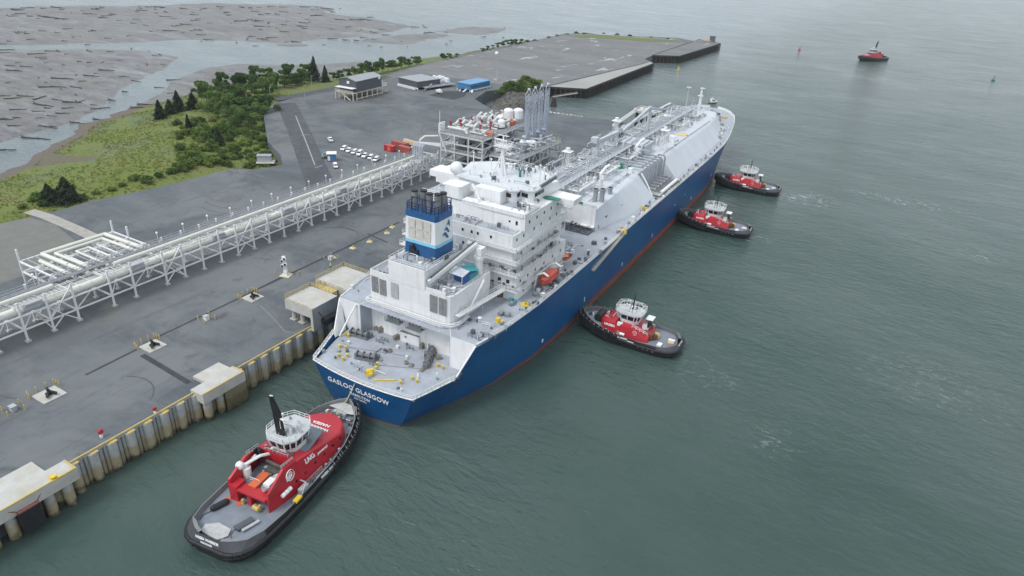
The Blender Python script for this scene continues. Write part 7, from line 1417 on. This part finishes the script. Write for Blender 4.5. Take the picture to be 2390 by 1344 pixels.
    b.bar((-1.2 * sw, yc - .3, z1 + 1.6), (1.2 * sw, yc - .3, z1 + 1.6), .25); b.build('aerial', W_, wh_)
    b = MB()
    if big:
        for dx in (-.95, -.3, .35): b.path([(dx, 20.6, z1), (dx * .9 - .2, 20.4, z1 + 5.4), (dx * .35 - .7, 20.0, z1 + 8.6 - dx * .6)], .36, 7)
        for i in range(7): b.bar((-1.0 + .05 * i, 20.3, z1 + .8 + i), (.5 - .08 * i, 20.3, z1 + .8 + i), .14)
        b.bar((-1.9, 20.1, z1 + 8.8), (-.2, 20.1, z1 + 9.2), .12)
    else:
        b.tube((0, yc - .4, z1), (-.05, yc - .6, z1 + 5.4), .22, 7, .12); b.bar((-.8, yc - .5, z1 + 3.2), (.8, yc - .5, z1 + 3.2), .12); b.bar((-.5, yc - .6, z1 + 5.3), (.5, yc - .6, z1 + 5.4), .16)
    b.build('mast', BLACK, t)
    if big:
        clutter('deck_fitting', [(-3.6, 3.6, 15, 18, 5.0), (-3.6, 3.4, 12.6, 15, 4.9), (-3.4, 3.4, 36.4, 38.2, 3.65), (5.8, 6.8, 18, 32, 2.6), (-6.8, -6, 12, 32, 2.6)], 16, 1.3, GREYS, t, 51, .7)
        clutter('roof_fitting', [(-2.4, 2.4, 19.5, 25, z1 + .18), (-3.6, 3.4, 18.6, 19.6, 7.95)], 10, 1.1, GREYS, t, 52, .5)
        b = MB(); b.rail([(-3.9, 15.0, 9.2), (-3.9, 18.2, 8.7)], 1.0, .9, .09); b.rail([(4.0, 15.0, 9.2), (4.0, 18.2, 8.7)], .7, .9, .09); b.rail([(-2.6, 18.5, 7.95), (2.6, 18.5, 7.95)], 1.1, .9, .09); b.build('deck_railing', GALV, t)
    else:
        clutter('deck_fitting', [(-2.8, 2.8, 8.4, 12, 4.1), (-4.6, -4.1, 10, 21, 2.2), (4.1, 4.6, 10, 21, 2.2), (-2.5, 2.5, 19, 21.5, 5.2), (-3, 3, 25, 26.4, 3.2)], 12, 1.2, GREYS, t, 53, .6)
        clutter('roof_fitting', [(-2.2, 2.2, 12.8, 17.2, z1 + .18)], 9, 1.2, GREYS[:2], t, 54, .5)
        b = MB(); b.cbox((-3.2, 16.6, 4.6), .9, 1.4, .9); b.tube((-4.5, 14.6, 2.9), (-4.5, 16.0, 2.9), .4, 8); b.build('liferaft', LETTER, t)
        b = MB(); b.cbox((0, 9.4, 5.2), 2.2, .5, 1.6); b.cbox((-1.6, 17.4, 5.3), .7, .5, 2.0); b.build('exhaust_stack', BLACK, t)
    if big:
        b = MB(); b.bar((0.0, 20.4, z1 + 4.2), (1.6, 19.9, z1 + 4.5), .3); b.tube((.2, 20.2, z1 + 2), (.2, 20.2, z1 + 5.2), .09, 6); b.bar((-1.2, 20.0, z1 + 9.3), (-.5, 20.0, z1 + 9.4), .18); b.build('radar_scanner', W_, t)
        b = MB(); b.tube((2.7, 22.6, z1 + .5), (3.0, 24.6, z0 + .4), .38, 8); b.build('air_intake', paint('intake_grey', (.22, .23, .25), .5), t)
        b = MB(); b.cbox((4.7, 15.6, 6.3), .5, 1.2, 1.0)
        for i in range(3): b.tube((5.5, 12.8 + .85 * i, 5.0), (5.5, 13.5 + .85 * i, 5.0), .4, 10)
        b.build('liferaft', LETTER, t)
        for y, z in ((17.2, 4.6), (19.6, 4.6), (22.6, 4.8), (25.4, 4.8), (28.2, 4.9), (30.6, 4.9), (21.2, 6.3)):
            b = MB(); xx = np.interp(y, [14.8, 20, 26, 31], [5.5, 5.9, 6.0, 5.8]); tt = (z - 2.4) / 5.2; xw = xx - (xx - np.interp(y, [14.8, 20, 26, 31], [4.5, 4.6, 5.0, 5.3])) * tt; b.cbox((xw + .03, y, z), .1, .45, .5); b.build('porthole', GLASS if y > 17 and z < 6 else LETTER, house)
        b = MB(); b.cbox((6.6, 17.2, 2.5), .9, 2.2, 1.6); b.rail([(6.0, 18.4, 2.6), (6.2, 23.4, 2.8)], 1.1, 1.1, .09); b.bar((7.3, 15.2, 2.5), (7.2, 17.4, 5.2), .18); b.bar((5.9, 17.4, 5.2), (7.2, 17.4, 5.2), .18); b.build('boarding_rack', GALV, t)
        b = MB(); b.cbox((7.3, 14.6, 3.3), .9, 1.7, .45, .05); b.build('boarding_mark', YELLOW, t)
        b = MB(); b.tube((-5.2, 6.8, 2.95), (-4.3, 9.0, 2.95), .62, 10); b.ball((-5.2, 6.8, 2.95), .6, 10, 6); b.ball((-4.3, 9.0, 2.95), .6, 10, 6); b.path([(-5.3, 6.4, 2.6), (-6.0, 5.0, 2.6), (-5.6, 3.9, 2.6)], .06, 5); b.build('float_fender', BLACK, t, smooth=50)
        b = MB(); b.bar((1.4, 4.9, 2.75), (2.6, 8.0, 2.75), 1.0, .35); b.bar((2.3, 4.6, 2.9), (3.4, 7.7, 2.9), .28, .5); b.path([(1.4, 5.0, 2.6), (1.6, 3.6, 2.6), (2.4, 3.0, 2.6)], .06, 5); b.build('deck_hatch', DKGREY, t)
        b = MB(); b.bar((3.0, 4.9, 2.85), (4.1, 8.0, 2.85), .6, .3); b.build('stowed_gangway', GALV, t)
        b = MB(); b.prism([(-3.6, 1.9), (.6, 1.6), (1.6, 3.0), (1.0, 4.4), (-2.0, 4.7), (-3.8, 3.4)], 2.6, 2.85); b.tube((-1.2, 3.1, 2.85), (-1.2, 3.1, 2.9), .9, 14); b.build('stern_pad', paint('pad_pale', (.45, .46, .46), .6, .2, 1.0), t)
        b = MB()
        for x, y in ((-2.2, 10.0), (-4.9, 9.9), (4.3, 38.2), (-2.2, 38.0)): b.tube((x, y, 2.5 if y < 20 else 3.75), (x, y, 2.62 if y < 20 else 3.9), .55, 12)
        b.build('deck_lid', ORANGE, t)
        b = MB(); b.add([(-2.4, 41.0, 5.0), (2.4, 41.0, 5.0), (4.2, 38.6, 4.9), (2.0, 38.2, 4.8), (-1.8, 38.8, 4.8), (-3.6, 38.8, 4.9)], [(0, 1, 2, 3, 4, 5)]); b.bar((-1.6, 38.4, 4.3), (1.6, 38.2, 4.3), .7, .7); b.build('bow_platform', paint('pad_pale', (.45, .46, .46)), t)
        b = MB()
        for x, y in ((3.6, 36.3), (-3.2, 36.8), (1.2, 37.0), (5.4, 33.2)): b.tube((x, y, 3.5), (x, y, 4.4), .28, 8); b.tube((x + .8, y, 3.5), (x + .8, y, 4.4), .28, 8); b.bar((x - .3, y, 4.1), (x + 1.1, y, 4.1), .22)
        b.build('bollard', DKGREY, t)
        # writing
        up_roof = (0, 5.0, -.82)
        lettering('HAISEA', 1.25, LETTER, house, (.2, 31.7, 6.16), (-1, 0, 0), (0, -5, .85), bold=.03); lettering('WARRIOR', 1.25, LETTER, house, (.2, 30.2, 6.42), (-1, 0, 0), (0, -5, .85), bold=.03)
        def side(y, z): return float(np.interp(y, [14.8, 20, 26, 31], [4.5, 4.6, 5.0, 5.3])) * 1.02 + .06 + max(0, (8 - z)) * .10
        lettering('LNG', 1.45, LETTER, house, (side(20, 6.9) + .18, 20.2, 6.9), (0, 1, -.08), (-.25, 0, 1), align='LEFT', bold=.05); lettering('powered', .85, LETTER, house, (side(23.6, 6.7) + .18, 23.6, 6.45), (0, 1, -.1), (-.22, 0, 1), align='LEFT', bold=.02)
        b = MB(); c0 = Vector((5.06, 15.9, 7.3)); a = Vector((0, 1, 0)); c = Vector((-.15, 0, 1)).normalized(); nn = 20
        pts = [(c0 + a * 1.05 * math.cos(2 * math.pi * i / nn) + c * 1.05 * math.sin(2 * math.pi * i / nn)) for i in range(nn)]
        for p, q in zip(pts, pts[1:] + pts[:1]): b.bar(p, q, .16, .05)
        for p, q in (((-.55, .35), (-.25, -.5)), ((-.25, -.5), (0, .1)), ((0, .1), (.25, -.5)), ((.25, -.5), (.55, .35)), ((-.4, .55), (.4, .55))): b.bar(c0 + a * p[0] + c * p[1], c0 + a * q[0] + c * q[1], .2, .05)
        b.build('emblem', LETTER, house)
        lettering('HAISEA WARRIOR', .62, LETTER, t, (-.3, .28, 3.55), (1, 0, 0), (0, 1.0, 2.2), bold=.02); lettering('VANCOUVER', .42, LETTER, t, (-.3, -.0, 2.95), (1, 0, 0), (0, 1.0, 2.2), bold=.012)
        lettering('HAISEA WARRIOR', .7, LETTER, t, (7.72, 24.0, 3.25), (0, 1, 0), (-.3, 0, 1), bold=.02)
    else:
        lettering('HAISEA', .95, LETTER, house, (-4.03, 19.3, 4.3), (0, -1, 0), (.2, 0, 1), bold=.03)
        b = MB(); c0 = Vector((-4.08, 12.0, 4.0)); a = Vector((0, -1, 0)); c = Vector((.1, 0, 1)).normalized(); nn = 14
        pts = [(c0 + a * .6 * math.cos(2 * math.pi * i / nn) + c * .6 * math.sin(2 * math.pi * i / nn)) for i in range(nn)]
        for p, q in zip(pts, pts[1:] + pts[:1]): b.bar(p, q, .14, .05)
        for p, q in (((-.3, .2), (-.1, -.3)), ((-.1, -.3), (.1, .1)), ((.1, .1), (.3, -.3))): b.bar(c0 + a * p[0] + c * p[1], c0 + a * q[0] + c * q[1], .14, .05)
        b.build('emblem', LETTER, house)
        b = MB()
        for y, w in ((5.5, .5), (7.0, .4), (8.2, .5), (9.6, .4)): b.bar((-6.34, y, 1.6), (-6.36, y + w, 1.6), .08, .3)
        b.bar((-6.3, 11.2, 2.35), (-6.3, 13.0, 2.4), .3, .12); b.build('draught_mark', LETTER, t)
        b = MB(); b.cbox((-4.2, 23.2, 2.9), .25, 1.6, .5); b.cbox((-3.4, 23.4, 3.0), .5, 1.5, .12); b.build('yellow_mark', YELLOW, t)
    return t
tug = make_tug('big')
t2 = make_tug('small')
t3 = dup(t2, (*at(1752, 545, 1.0)[:2], 0), R_(92.5), 'black tug with red house pushing amidships, middle one of the three pushing tugs')
t4 = dup(t2, (*at(1819, 449, 1.0)[:2], 0), R_(93.5), 'black tug with red house pushing near the bow, farthest of the three pushing tugs')
for q in (t3, t4): q['group'] = 'small tugs pushing the ship'
for q, nm in ((t2, 'HAISEA WAMIS'), (t3, "HAISEA WEE'GIT"), (t4, 'HAISEA BRAVE')):
    lettering(nm, .62, LETTER, q, (-6.28, 15.2, 2.72), (0, -1, 0), (.2, 0, 1), bold=.02); lettering(nm, .5, LETTER, q, (0, .2, 2.75), (1, 0, 0), (0, .8, 1.8), bold=.015)
b = MB(); b.cbox((-1.0, 2.6, 2.05), 1.5, 1.5, .9, .3); b.build('tan_crate', paint('crate_tan', (.60, .42, .28), .7, .15, 1.0), t2)
ft = dup(tug, (*at(2029, 136, 2.0)[:2], 0), R_(148), 'distant black tug with red deckhouse standing off alone in the open water')
ft.location.x += 14; ft.location.y += 20
# lines
def world_ship(v): return Vector(SHIP_O) + Matrix.Rotation(SHIP_A, 3, 'Z') @ Vector(v)
def world_tug(o, v): return Vector(o.location) + Matrix.Rotation(o.rotation_euler.z, 3, 'Z') @ Vector(v)
b = MB(); p = world_ship((-.6, -2.1, 8.7)); q = world_tug(tug, (.3, 36.6, 5.2)); q2 = world_tug(tug, (0, 41.2, 6.1))
b.path([p, p.lerp(q2, .5) + Vector((0, 0, -.12)), q2, q], .11, 6); tag(b.build('tow_rope', ROPE), 'taut tan tow rope from the nearest tug bow up to the ship stern', 'rope')
b = MB(); p = world_tug(t2, (.2, 28.6, 4.6)); q = world_ship((23.0, 76.5, 2.0)); b.path([p, (p + q) / 2 + Vector((0, -2.2, -1.6)), q], .13, 6); tag(b.build('mooring_line', paint('line_brown', (.2, .09, .05), .8)), 'slack brown line drooping between a pushing tug and the blue hull', 'rope')
# small launch beyond the bow
q = at(1662, 240, 0); lc = thing('motor_launch', 'small white motor launch on the water beyond the ship bow', 'boat', q, R_(-35))
b = MB(); boat_hull(b, 9.0, 3.0, 1.2, -.1); b.build('boat_hull', WHITE2, lc, smooth=50)
b = MB(); b.prism([(-1.1, -1.5), (1.1, -1.5), (.9, 2.0), (-.9, 2.0)], 1.0, 2.9, top=[(-.9, -1.3), (.9, -1.3), (.8, 1.2), (-.8, 1.2)]); cb = b.build('cabin', WHITE2, lc)
b = MB(); b.bar((-.95, 1.75, 2.0), (.95, 1.75, 2.0), .1, .7); b.bar((1.02, -1.0, 2.1), (1.0, 1.2, 2.1), .1, .6); b.bar((-1.02, -1.0, 2.1), (-1.0, 1.2, 2.1), .1, .6); b.build('window', GLASS, cb)
b = MB(); b.tube((0, -.8, 2.9), (0, -.8, 4.6), .08, 6); b.bar((-.8, -.8, 3.8), (.8, -.8, 3.8), .12); b.build('mast', WHITE2, lc)
b = MB(); b.cbox((0, -3.2, .9), 1.2, 1.4, .8); b.build('engine_box', DKGREY, lc)
def buoy(px, py, mt, lab, s=1.0):
    q = at(px, py, 0); o = thing('buoy', lab, 'buoy', q)
    b = MB(); b.tube((0, 0, -.5), (0, 0, .7 * s), 1.3 * s, 14); b.build('float', mt, o)
    b = MB()
    for a in range(3): b.bar((math.cos(a * 2.1) * s, math.sin(a * 2.1) * s, .7 * s), (0, 0, 3.2 * s), .25 * s)
    b.tube((0, 0, 2.2 * s), (0, 0, 3.4 * s), .45 * s, 8, .1 * s); b.build('tower', mt, o)
buoy(1866, 117, paint('buoy_red', (.45, .05, .05), .5), 'small red channel buoy far out on the open water', 1.2)
buoy(2318, 188, paint('buoy_green', (.02, .16, .10), .5), 'small green channel buoy on the open water at far right', 1.2)
buoy(1583, 163, YELLOW, 'yellow buoy floating beside the old timber pier', 1.0)
# ================================================================ PLANTS, ROCKS, DRIFTWOOD
def leaf_mesh(name, pts, nrm, size, mats, trunk=None):
    """many leaf clumps: one bent quad each"""
    n = len(pts); a = rng.normal(size=(n, 3)); a -= (a * nrm).sum(1)[:, None] * nrm; a /= np.linalg.norm(a, axis=1)[:, None] + 1e-9; b = np.cross(nrm, a)
    s = size[:, None] * rng.uniform(.6, 1.25, (n, 1)); V = np.stack([pts - a * s - b * s * .7, pts + a * s - b * s * .7 + nrm * s * .35, pts + a * s + b * s * .7, pts - a * s + b * s * .7 + nrm * s * .3], 1).reshape(-1, 3)
    me = bpy.data.meshes.new(name); me.from_pydata(V.tolist(), [], [(4 * i, 4 * i + 1, 4 * i + 2, 4 * i + 3) for i in range(n)]); me.materials.append(mats); return me
def unit(v): return v / (np.linalg.norm(v, axis=1)[:, None] + 1e-9)
def conifer_crown(h, w, n):
    t = rng.beta(1.0, 1.35, n); z = h * (.10 + .90 * t); lv = np.sin(t * 46 + rng.uniform(0, .8, n)); rr = w * (1 - t) ** .85 * (.62 + .38 * np.abs(lv)) * rng.uniform(.25, 1.15, n) ** .6 + .12
    th = rng.uniform(0, 2 * np.pi, n); ph = rng.uniform(0, 6.3, 4); lob = 1 + .30 * np.sin(3 * th + t * 9 + ph[0]) + .25 * np.sin(5 * th - t * 17 + ph[1]) ; rr *= lob
    P = np.c_[rr * np.cos(th), rr * np.sin(th), z - rr * .25]; N = unit(np.c_[np.cos(th) * .5, np.sin(th) * .5, np.full(n, .9)] + rng.normal(0, .45, (n, 3)))
    return leaf_mesh('crown', P, N, .20 + .035 * w * (1 - t), LEAF_C)
def broad_crown(h, w, n, mat):
    k = rng.integers(10, 15); c = np.c_[rng.normal(0, w * .46, k), rng.normal(0, w * .46, k), h * rng.uniform(.22, .86, k)]; c[0] = (0, 0, h * .78); r = w * rng.uniform(.24, .52, k)
    i = rng.integers(0, k, n); d = unit(rng.normal(size=(n, 3))); d[:, 2] = np.where(d[:, 2] < -.45, -d[:, 2], d[:, 2]); q = rng.uniform(.35, 1.25, n) ** .6
    P = c[i] + d * (r[i] * q)[:, None] * np.array([1, 1, .85]); P[:, 2] = np.maximum(P[:, 2], .3)
    return leaf_mesh('crown', P, unit(d + rng.normal(0, .9, (n, 3)) + np.array([0, 0, .3])), np.full(n, .24 + .018 * w), mat)
def tree_thing(nm, kind, h, w, n, mat=None):
    o = thing(nm, 'x', 'tree', (0, 0, 0)); me = conifer_crown(h, w, n) if kind == 'c' else broad_crown(h, w, n, mat or LEAF_B)
    cr = bpy.data.objects.new('crown', me); COL.objects.link(cr); cr.parent = o
    b = MB(); b.tube((0, 0, -.6), (0, 0, h * .55), .05 * w + .08, 7, .05)
    if kind != 'c':
        for i in range(5): a = i * 1.26; b.tube((0, 0, h * (.2 + .06 * i)), (w * .5 * math.cos(a), w * .5 * math.sin(a), h * .66), .10, 5, .03)
    b.build('trunk', BARK, o); return o
def shrub_thing(h, w, n):
    o = thing('shrub', 'x', 'shrub', (0, 0, 0)); cr = bpy.data.objects.new('foliage', broad_crown(h, w, n, LEAF_S)); COL.objects.link(cr); cr.parent = o
    b = MB()
    for i in range(4): a = i * 1.6; b.tube((0, 0, -.3), (w * .3 * math.cos(a), w * .3 * math.sin(a), h * .6), .06, 5, .02)
    b.build('stem', BARK, o); return o
def ground_z(x, y):
    P = np.array([[x, y]]); z = float(spit_h(P)[0]); return z if poly_sd(P, BANK)[0] > 0 else max(z, 0)
PROT = {'c': [tree_thing('conifer_tree', 'c', 17, 4.0, 4200), tree_thing('conifer_tree', 'c', 10, 3.0, 2800), tree_thing('conifer_tree', 'c', 8.5, 3.6, 3000)],
        'b': [tree_thing('broadleaf_tree', 'b', 10.5, 4.6, 4200), tree_thing('broadleaf_tree', 'b', 9, 4.8, 4000), tree_thing('broadleaf_tree', 'b', 12, 4.4, 4400), tree_thing('broadleaf_tree', 'b', 7, 3.2, 2400)],
        's': [shrub_thing(2.2, 1.9, 800), shrub_thing(3.2, 2.6, 1300), shrub_thing(1.6, 2.4, 800)]}
first = set()
def put(kind, i, px, py, lab, group, s=1.0, sz=None, z=None):
    src = PROT[kind][i]; q = at(px, py, 5.5); zz = ground_z(q[0], q[1]) if z is None else z; q = at(px, py, zz)
    if src.name in first: c = copy_tree(src)
    else: first.add(src.name); c = src
    c.location = (q[0], q[1], zz - .15); c.rotation_euler = (0, 0, random.uniform(0, 6.3)); c.scale = (s, s, (sz or s)); c['label'] = lab
    if group: c['group'] = group
    elif 'group' in c: del c['group']
    return c
random.seed(21)
put('c', 0, 735, 191, 'tall dark conifer rising above the tree belt, the taller of the close pair', None, 1.0)
put('c', 0, 760, 193, 'dark conifer just right of the tallest tree in the belt', None, .8, .68)
put('c', 1, 375, 277, 'small dark conifer at the seaward corner of the meadow, leftmost of the clump', None, 1.0)
put('c', 2, 398, 266, 'dark conifer second from left in the meadow corner clump', None, .95)
put('c', 1, 418, 260, 'pointed dark conifer in the middle of the meadow corner clump', None, 1.15)
put('c', 2, 452, 255, 'bushy dark conifer at the right of the meadow corner clump', None, 1.1)
put('c', 1, 442, 306, 'narrow column shaped dark conifer standing alone in the meadow', None, .6, .85)
put('c', 2, 118, 470, 'broad dark conifer beside the gravel track, left of the close pair', None, 1.0, .8)
put('c', 2, 160, 470, 'broad dark conifer beside the gravel track, right of the close pair', None, 1.35, 1.1)
put('c', 1, 512, 338, 'dark young conifer among shrubs in the middle of the meadow', None, .85)
TB = 'dense green broadleaf tree in the belt along the tidal channel'
mass = [(480, 222), (500, 214), (522, 208), (548, 204), (575, 202), (602, 196), (628, 190), (655, 190), (682, 192), (706, 196), (722, 192), (488, 240), (510, 232), (535, 226), (560, 222), (588, 216), (614, 211), (640, 206), (664, 204), (690, 204),
        (500, 258), (522, 250), (545, 246), (570, 240), (596, 234), (618, 228), (512, 274), (538, 268), (562, 262), (588, 258), (612, 256), (628, 262), (548, 284), (576, 282), (602, 280), (560, 300), (590, 298)]
for k, (x, y) in enumerate(mass): put('b', random.choice((0, 1, 2, 2, 3) if y < 250 else (1, 3, 3, 0)), x + random.uniform(-5, 5), y + random.uniform(-3, 3), TB, 'broadleaf trees in the belt', random.uniform(.75, 1.1))
TC = 'small green tree in the line along the far yard edge'
for x, y, s in ((778, 184, .8), (796, 181, .9), (812, 179, 1.0), (828, 177, .9), (845, 174, 1.0), (862, 170, 1.2), (880, 167, .9), (893, 164, 1.25), (906, 162, .9), (918, 160, .8), (936, 157, 1.0), (954, 154, .7), (972, 152, 1.0), (786, 186, .7), (870, 172, .8),
                (1036, 140, .8), (1050, 138, .6), (1066, 136, .7), (1150, 115, .7), (1162, 112, .9), (1176, 109, .8), (1190, 107, .9), (1204, 105, .7), (1216, 103, .9), (1126, 121, .5), (1138, 118, .55)):
    put('b', random.choice((0, 3, 3, 1)), x, y, TC, 'small trees along the far yard edge', s * .8, z=6.0)
TS = 'low green shrub growing in the meadow and along its gravel edge'
sh = [(415, 292, 1.3), (472, 322, 1.5), (482, 312, 1.3), (525, 300, 1.2), (578, 338, 1.4), (592, 322, 1.3), (605, 306, 1.2), (560, 340, 1.0), (312, 420, 1.0), (320, 415, .7), (431, 378, 1.5), (446, 368, 1.4), (458, 382, 1.3), (472, 376, 1.4), (488, 385, 1.3), (502, 380, 1.2), (516, 372, 1.3), (530, 386, 1.1), (440, 392, 1.2), (400, 405, 1.0), (420, 398, 1.2),
      (610, 330, 1.1), (618, 345, 1.0), (600, 352, .8), (580, 360, .8), (548, 368, 1.0), (500, 350, 1.2), (520, 356, .9), (470, 352, 1.0), (450, 345, 1.1), (622, 300, .9), (630, 288, 1.0), (640, 270, .9), (575, 315, .9), (555, 312, 1.1), (538, 318, 1.0), (495, 330, 1.1), (655, 372, .8), (640, 378, .7), (630, 384, .7), (590, 388, .6), (260, 445, .8), (285, 435, .7), (345, 425, .9), (370, 412, .9), (90, 462, 1.0), (75, 470, .9), (100, 480, .9), (52, 486, .7), (190, 462, .7), (225, 452, .7)]
for _ in range(70):
    x = random.uniform(415, 640); y = random.uniform(285, 392) - max(0, (520 - x)) * .12; sh.append((x, y + 6 if x < 470 else y, random.uniform(.55, 1.25)))
for x, y, s in sh: put('s', random.randrange(3), x, y, TS, 'shrubs in the meadow', s * .95)
for k, (x, y) in enumerate(((1325, 81), (1345, 78), (1365, 79), (1410, 79), (1470, 85), (1520, 88), (1560, 92), (1440, 82), (1300, 84), (1280, 88), (1230, 98), (1250, 95))): put('s', k % 3, x, y, 'low scrub on the rim of the far yard', 'scrub on the far yard rim', 1.0, .7, z=6.5)
# low green turf strip along the far rim
b = MB(); pp = [at(*p, 7.03) for p in ((1330, 82), (1400, 82), (1480, 88), (1580, 94), (1590, 98), (1500, 96), (1420, 90), (1350, 87))]; b.prism([tuple(p[:2]) for p in pp], 7.02, 7.16); tag(b.build('grass', MATS['grass_meadow']), kind='stuff')
# tall grass tufts over the meadow: uncountable
n = 26000; P = np.c_[rng.uniform(-425, -225, n), rng.uniform(20, 300, n)]; d = poly_sd(P, BANK); dy = poly_sd(P, YOUT); dc = poly_sd(P, CREEK); cl = np.array([fbm(x, y, .05) for x, y in P]); keep = (d > 7) & (dy < -.5) & (dc < -1) & (cl > -.25); P = P[keep]; Z = spit_h(P)
TUFT = foliage('tuft_leaves', (0.105, 0.135, 0.034), (0.23, 0.25, 0.07)); nn = unit(rng.normal(0, .6, (len(P), 3)) + np.array([0, 0, .8]))
me = leaf_mesh('meadow_grass', np.c_[P, Z + .18], nn, np.full(len(P), .42), TUFT); o = bpy.data.objects.new('meadow_grass', me); COL.objects.link(o); tag(o, kind='stuff')
# rocky berm with brush beside the old pier
BER = [tuple(at(*p, 6.5)[:2]) for p in ((1142, 236), (1158, 214), (1200, 200), (1258, 193), (1278, 208), (1266, 236), (1222, 262), (1172, 255))]
ROCK = ground_mat('berm_rock', (.085, .082, .072), [(.25, (1, 1, 1), 0, .45, .6, (.16, .16, .155), .8), (.5, (1, 1, 1), 1, .5, .6, (.035, .034, .03), .8), (.12, (1, 1, 1), 2, .55, .65, (.11, .085, .065), .8)])
def ber_h(P):
    dd = poly_sd(P, BER); nz = np.array([fbm(x, y, .12, 5) for x, y in P]); return np.where(dd > -3, np.minimum(-1.2 + (dd + 3) * .75, 7.6) + nz * .8, -2)
bx = [p[0] for p in BER]; by = [p[1] for p in BER]
grid_terrain('berm_terrain', min(bx) - 5, max(bx) + 5, min(by) - 5, max(by) + 5, 1.6, ber_h, lambda P, Z: poly_sd(P, BER) > -4, ROCK)
b = MB(); random.seed(3)
for i in range(420):
    x = random.uniform(min(bx), max(bx)); y = random.uniform(min(by), max(by)); q = np.array([[x, y]])
    if poly_sd(q, BER)[0] > -2: z = float(ber_h(q)[0]); r = random.uniform(.35, 1.0); b.ball((x, y, z), r, 5, 4, random.uniform(.5, .9))
tag(b.build('rocks', ROCK), kind='stuff')
for k, (x, y, s) in enumerate(((1176, 214, 1.1), (1190, 210, 1.3), (1203, 207, 1.5), (1216, 204, 1.5), (1229, 203, 1.6), (1241, 201, 1.5), (1252, 200, 1.3), (1210, 214, 1.1), (1228, 211, 1.1), (1246, 208, 1.0), (1168, 220, .8))): put('s', k % 3, x, y, 'leafy green shrub on the rocky berm beside the old pier', 'shrubs on the rocky berm', s * 1.4, z=7.0)
# driftwood on the mud
logp = []
for L_, r in ((7, .35), (11, .42), (15, .5), (5, .4), (9, .32)):
    b = MB(); n = 6; c = [Vector((L_ * (i / n - .5), .25 * math.sin(i * 1.3 + L_), .22 + .08 * math.sin(i * 2.1))) for i in range(n + 1)]
    for i in range(n): b.tube(c[i], c[i + 1], r * (1 - .6 * i / n), 7, r * (1 - .6 * (i + 1) / n))
    for i in range(6): a = i * 1.05; b.tube(c[0], c[0] + Vector((-.5, 1.5 * r * 2 * math.cos(a), 1.5 * r * 2 * math.sin(a))), r * .5, 5, .05)
    b.tube(c[3], c[3] + Vector((.8, .9, .7)), r * .35, 5, .04); o = b.build('driftwood_log', WOOD, smooth=50); logp.append(o)
random.seed(9); cnt = 0; used = set()
fixed = [(147, 184, 2), (85, 322, 2), (115, 296, 1), (148, 265, 0), (103, 247, 2), (170, 240, 1), (7, 349, 1), (262, 233, 3), (345, 246, 1), (330, 254, 1), (228, 278, 3), (215, 178, 1), (15, 280, 0), (250, 165, 1)]
def place_log(px, py, k, rot, s):
    global cnt
    P = at(px, py, .35)[:2][None, :]; h = float(mud_h(P)[0]); sz = float(spit_h(P)[0])
    if h < -.25 and (px, py, k) not in fixed: return
    src = logp[k]; c = src if src.name not in used else src.copy()
    if src.name in used: COL.objects.link(c)
    used.add(src.name); c.location = (P[0][0], P[0][1], max(h, sz, 0) + .05); c.rotation_euler = (0, 0, rot); c.scale = (s, s, s); tag(c, 'grey driftwood log stranded on the tidal mud', 'log', 'driftwood logs on the mud'); cnt += 1
for x, y, k in fixed: place_log(x, y, k, .55 + random.uniform(-.35, .35), .95)
while cnt < 270:
    x = random.uniform(0, 1180); y = 16 + 330 * random.random() ** 1.7
    if y > 110 and x > 420: continue
    place_log(x, y, random.randrange(5), random.gauss(.6, .7), random.uniform(.4, .85) * (1.0 + max(0, 110 - y) / 150))
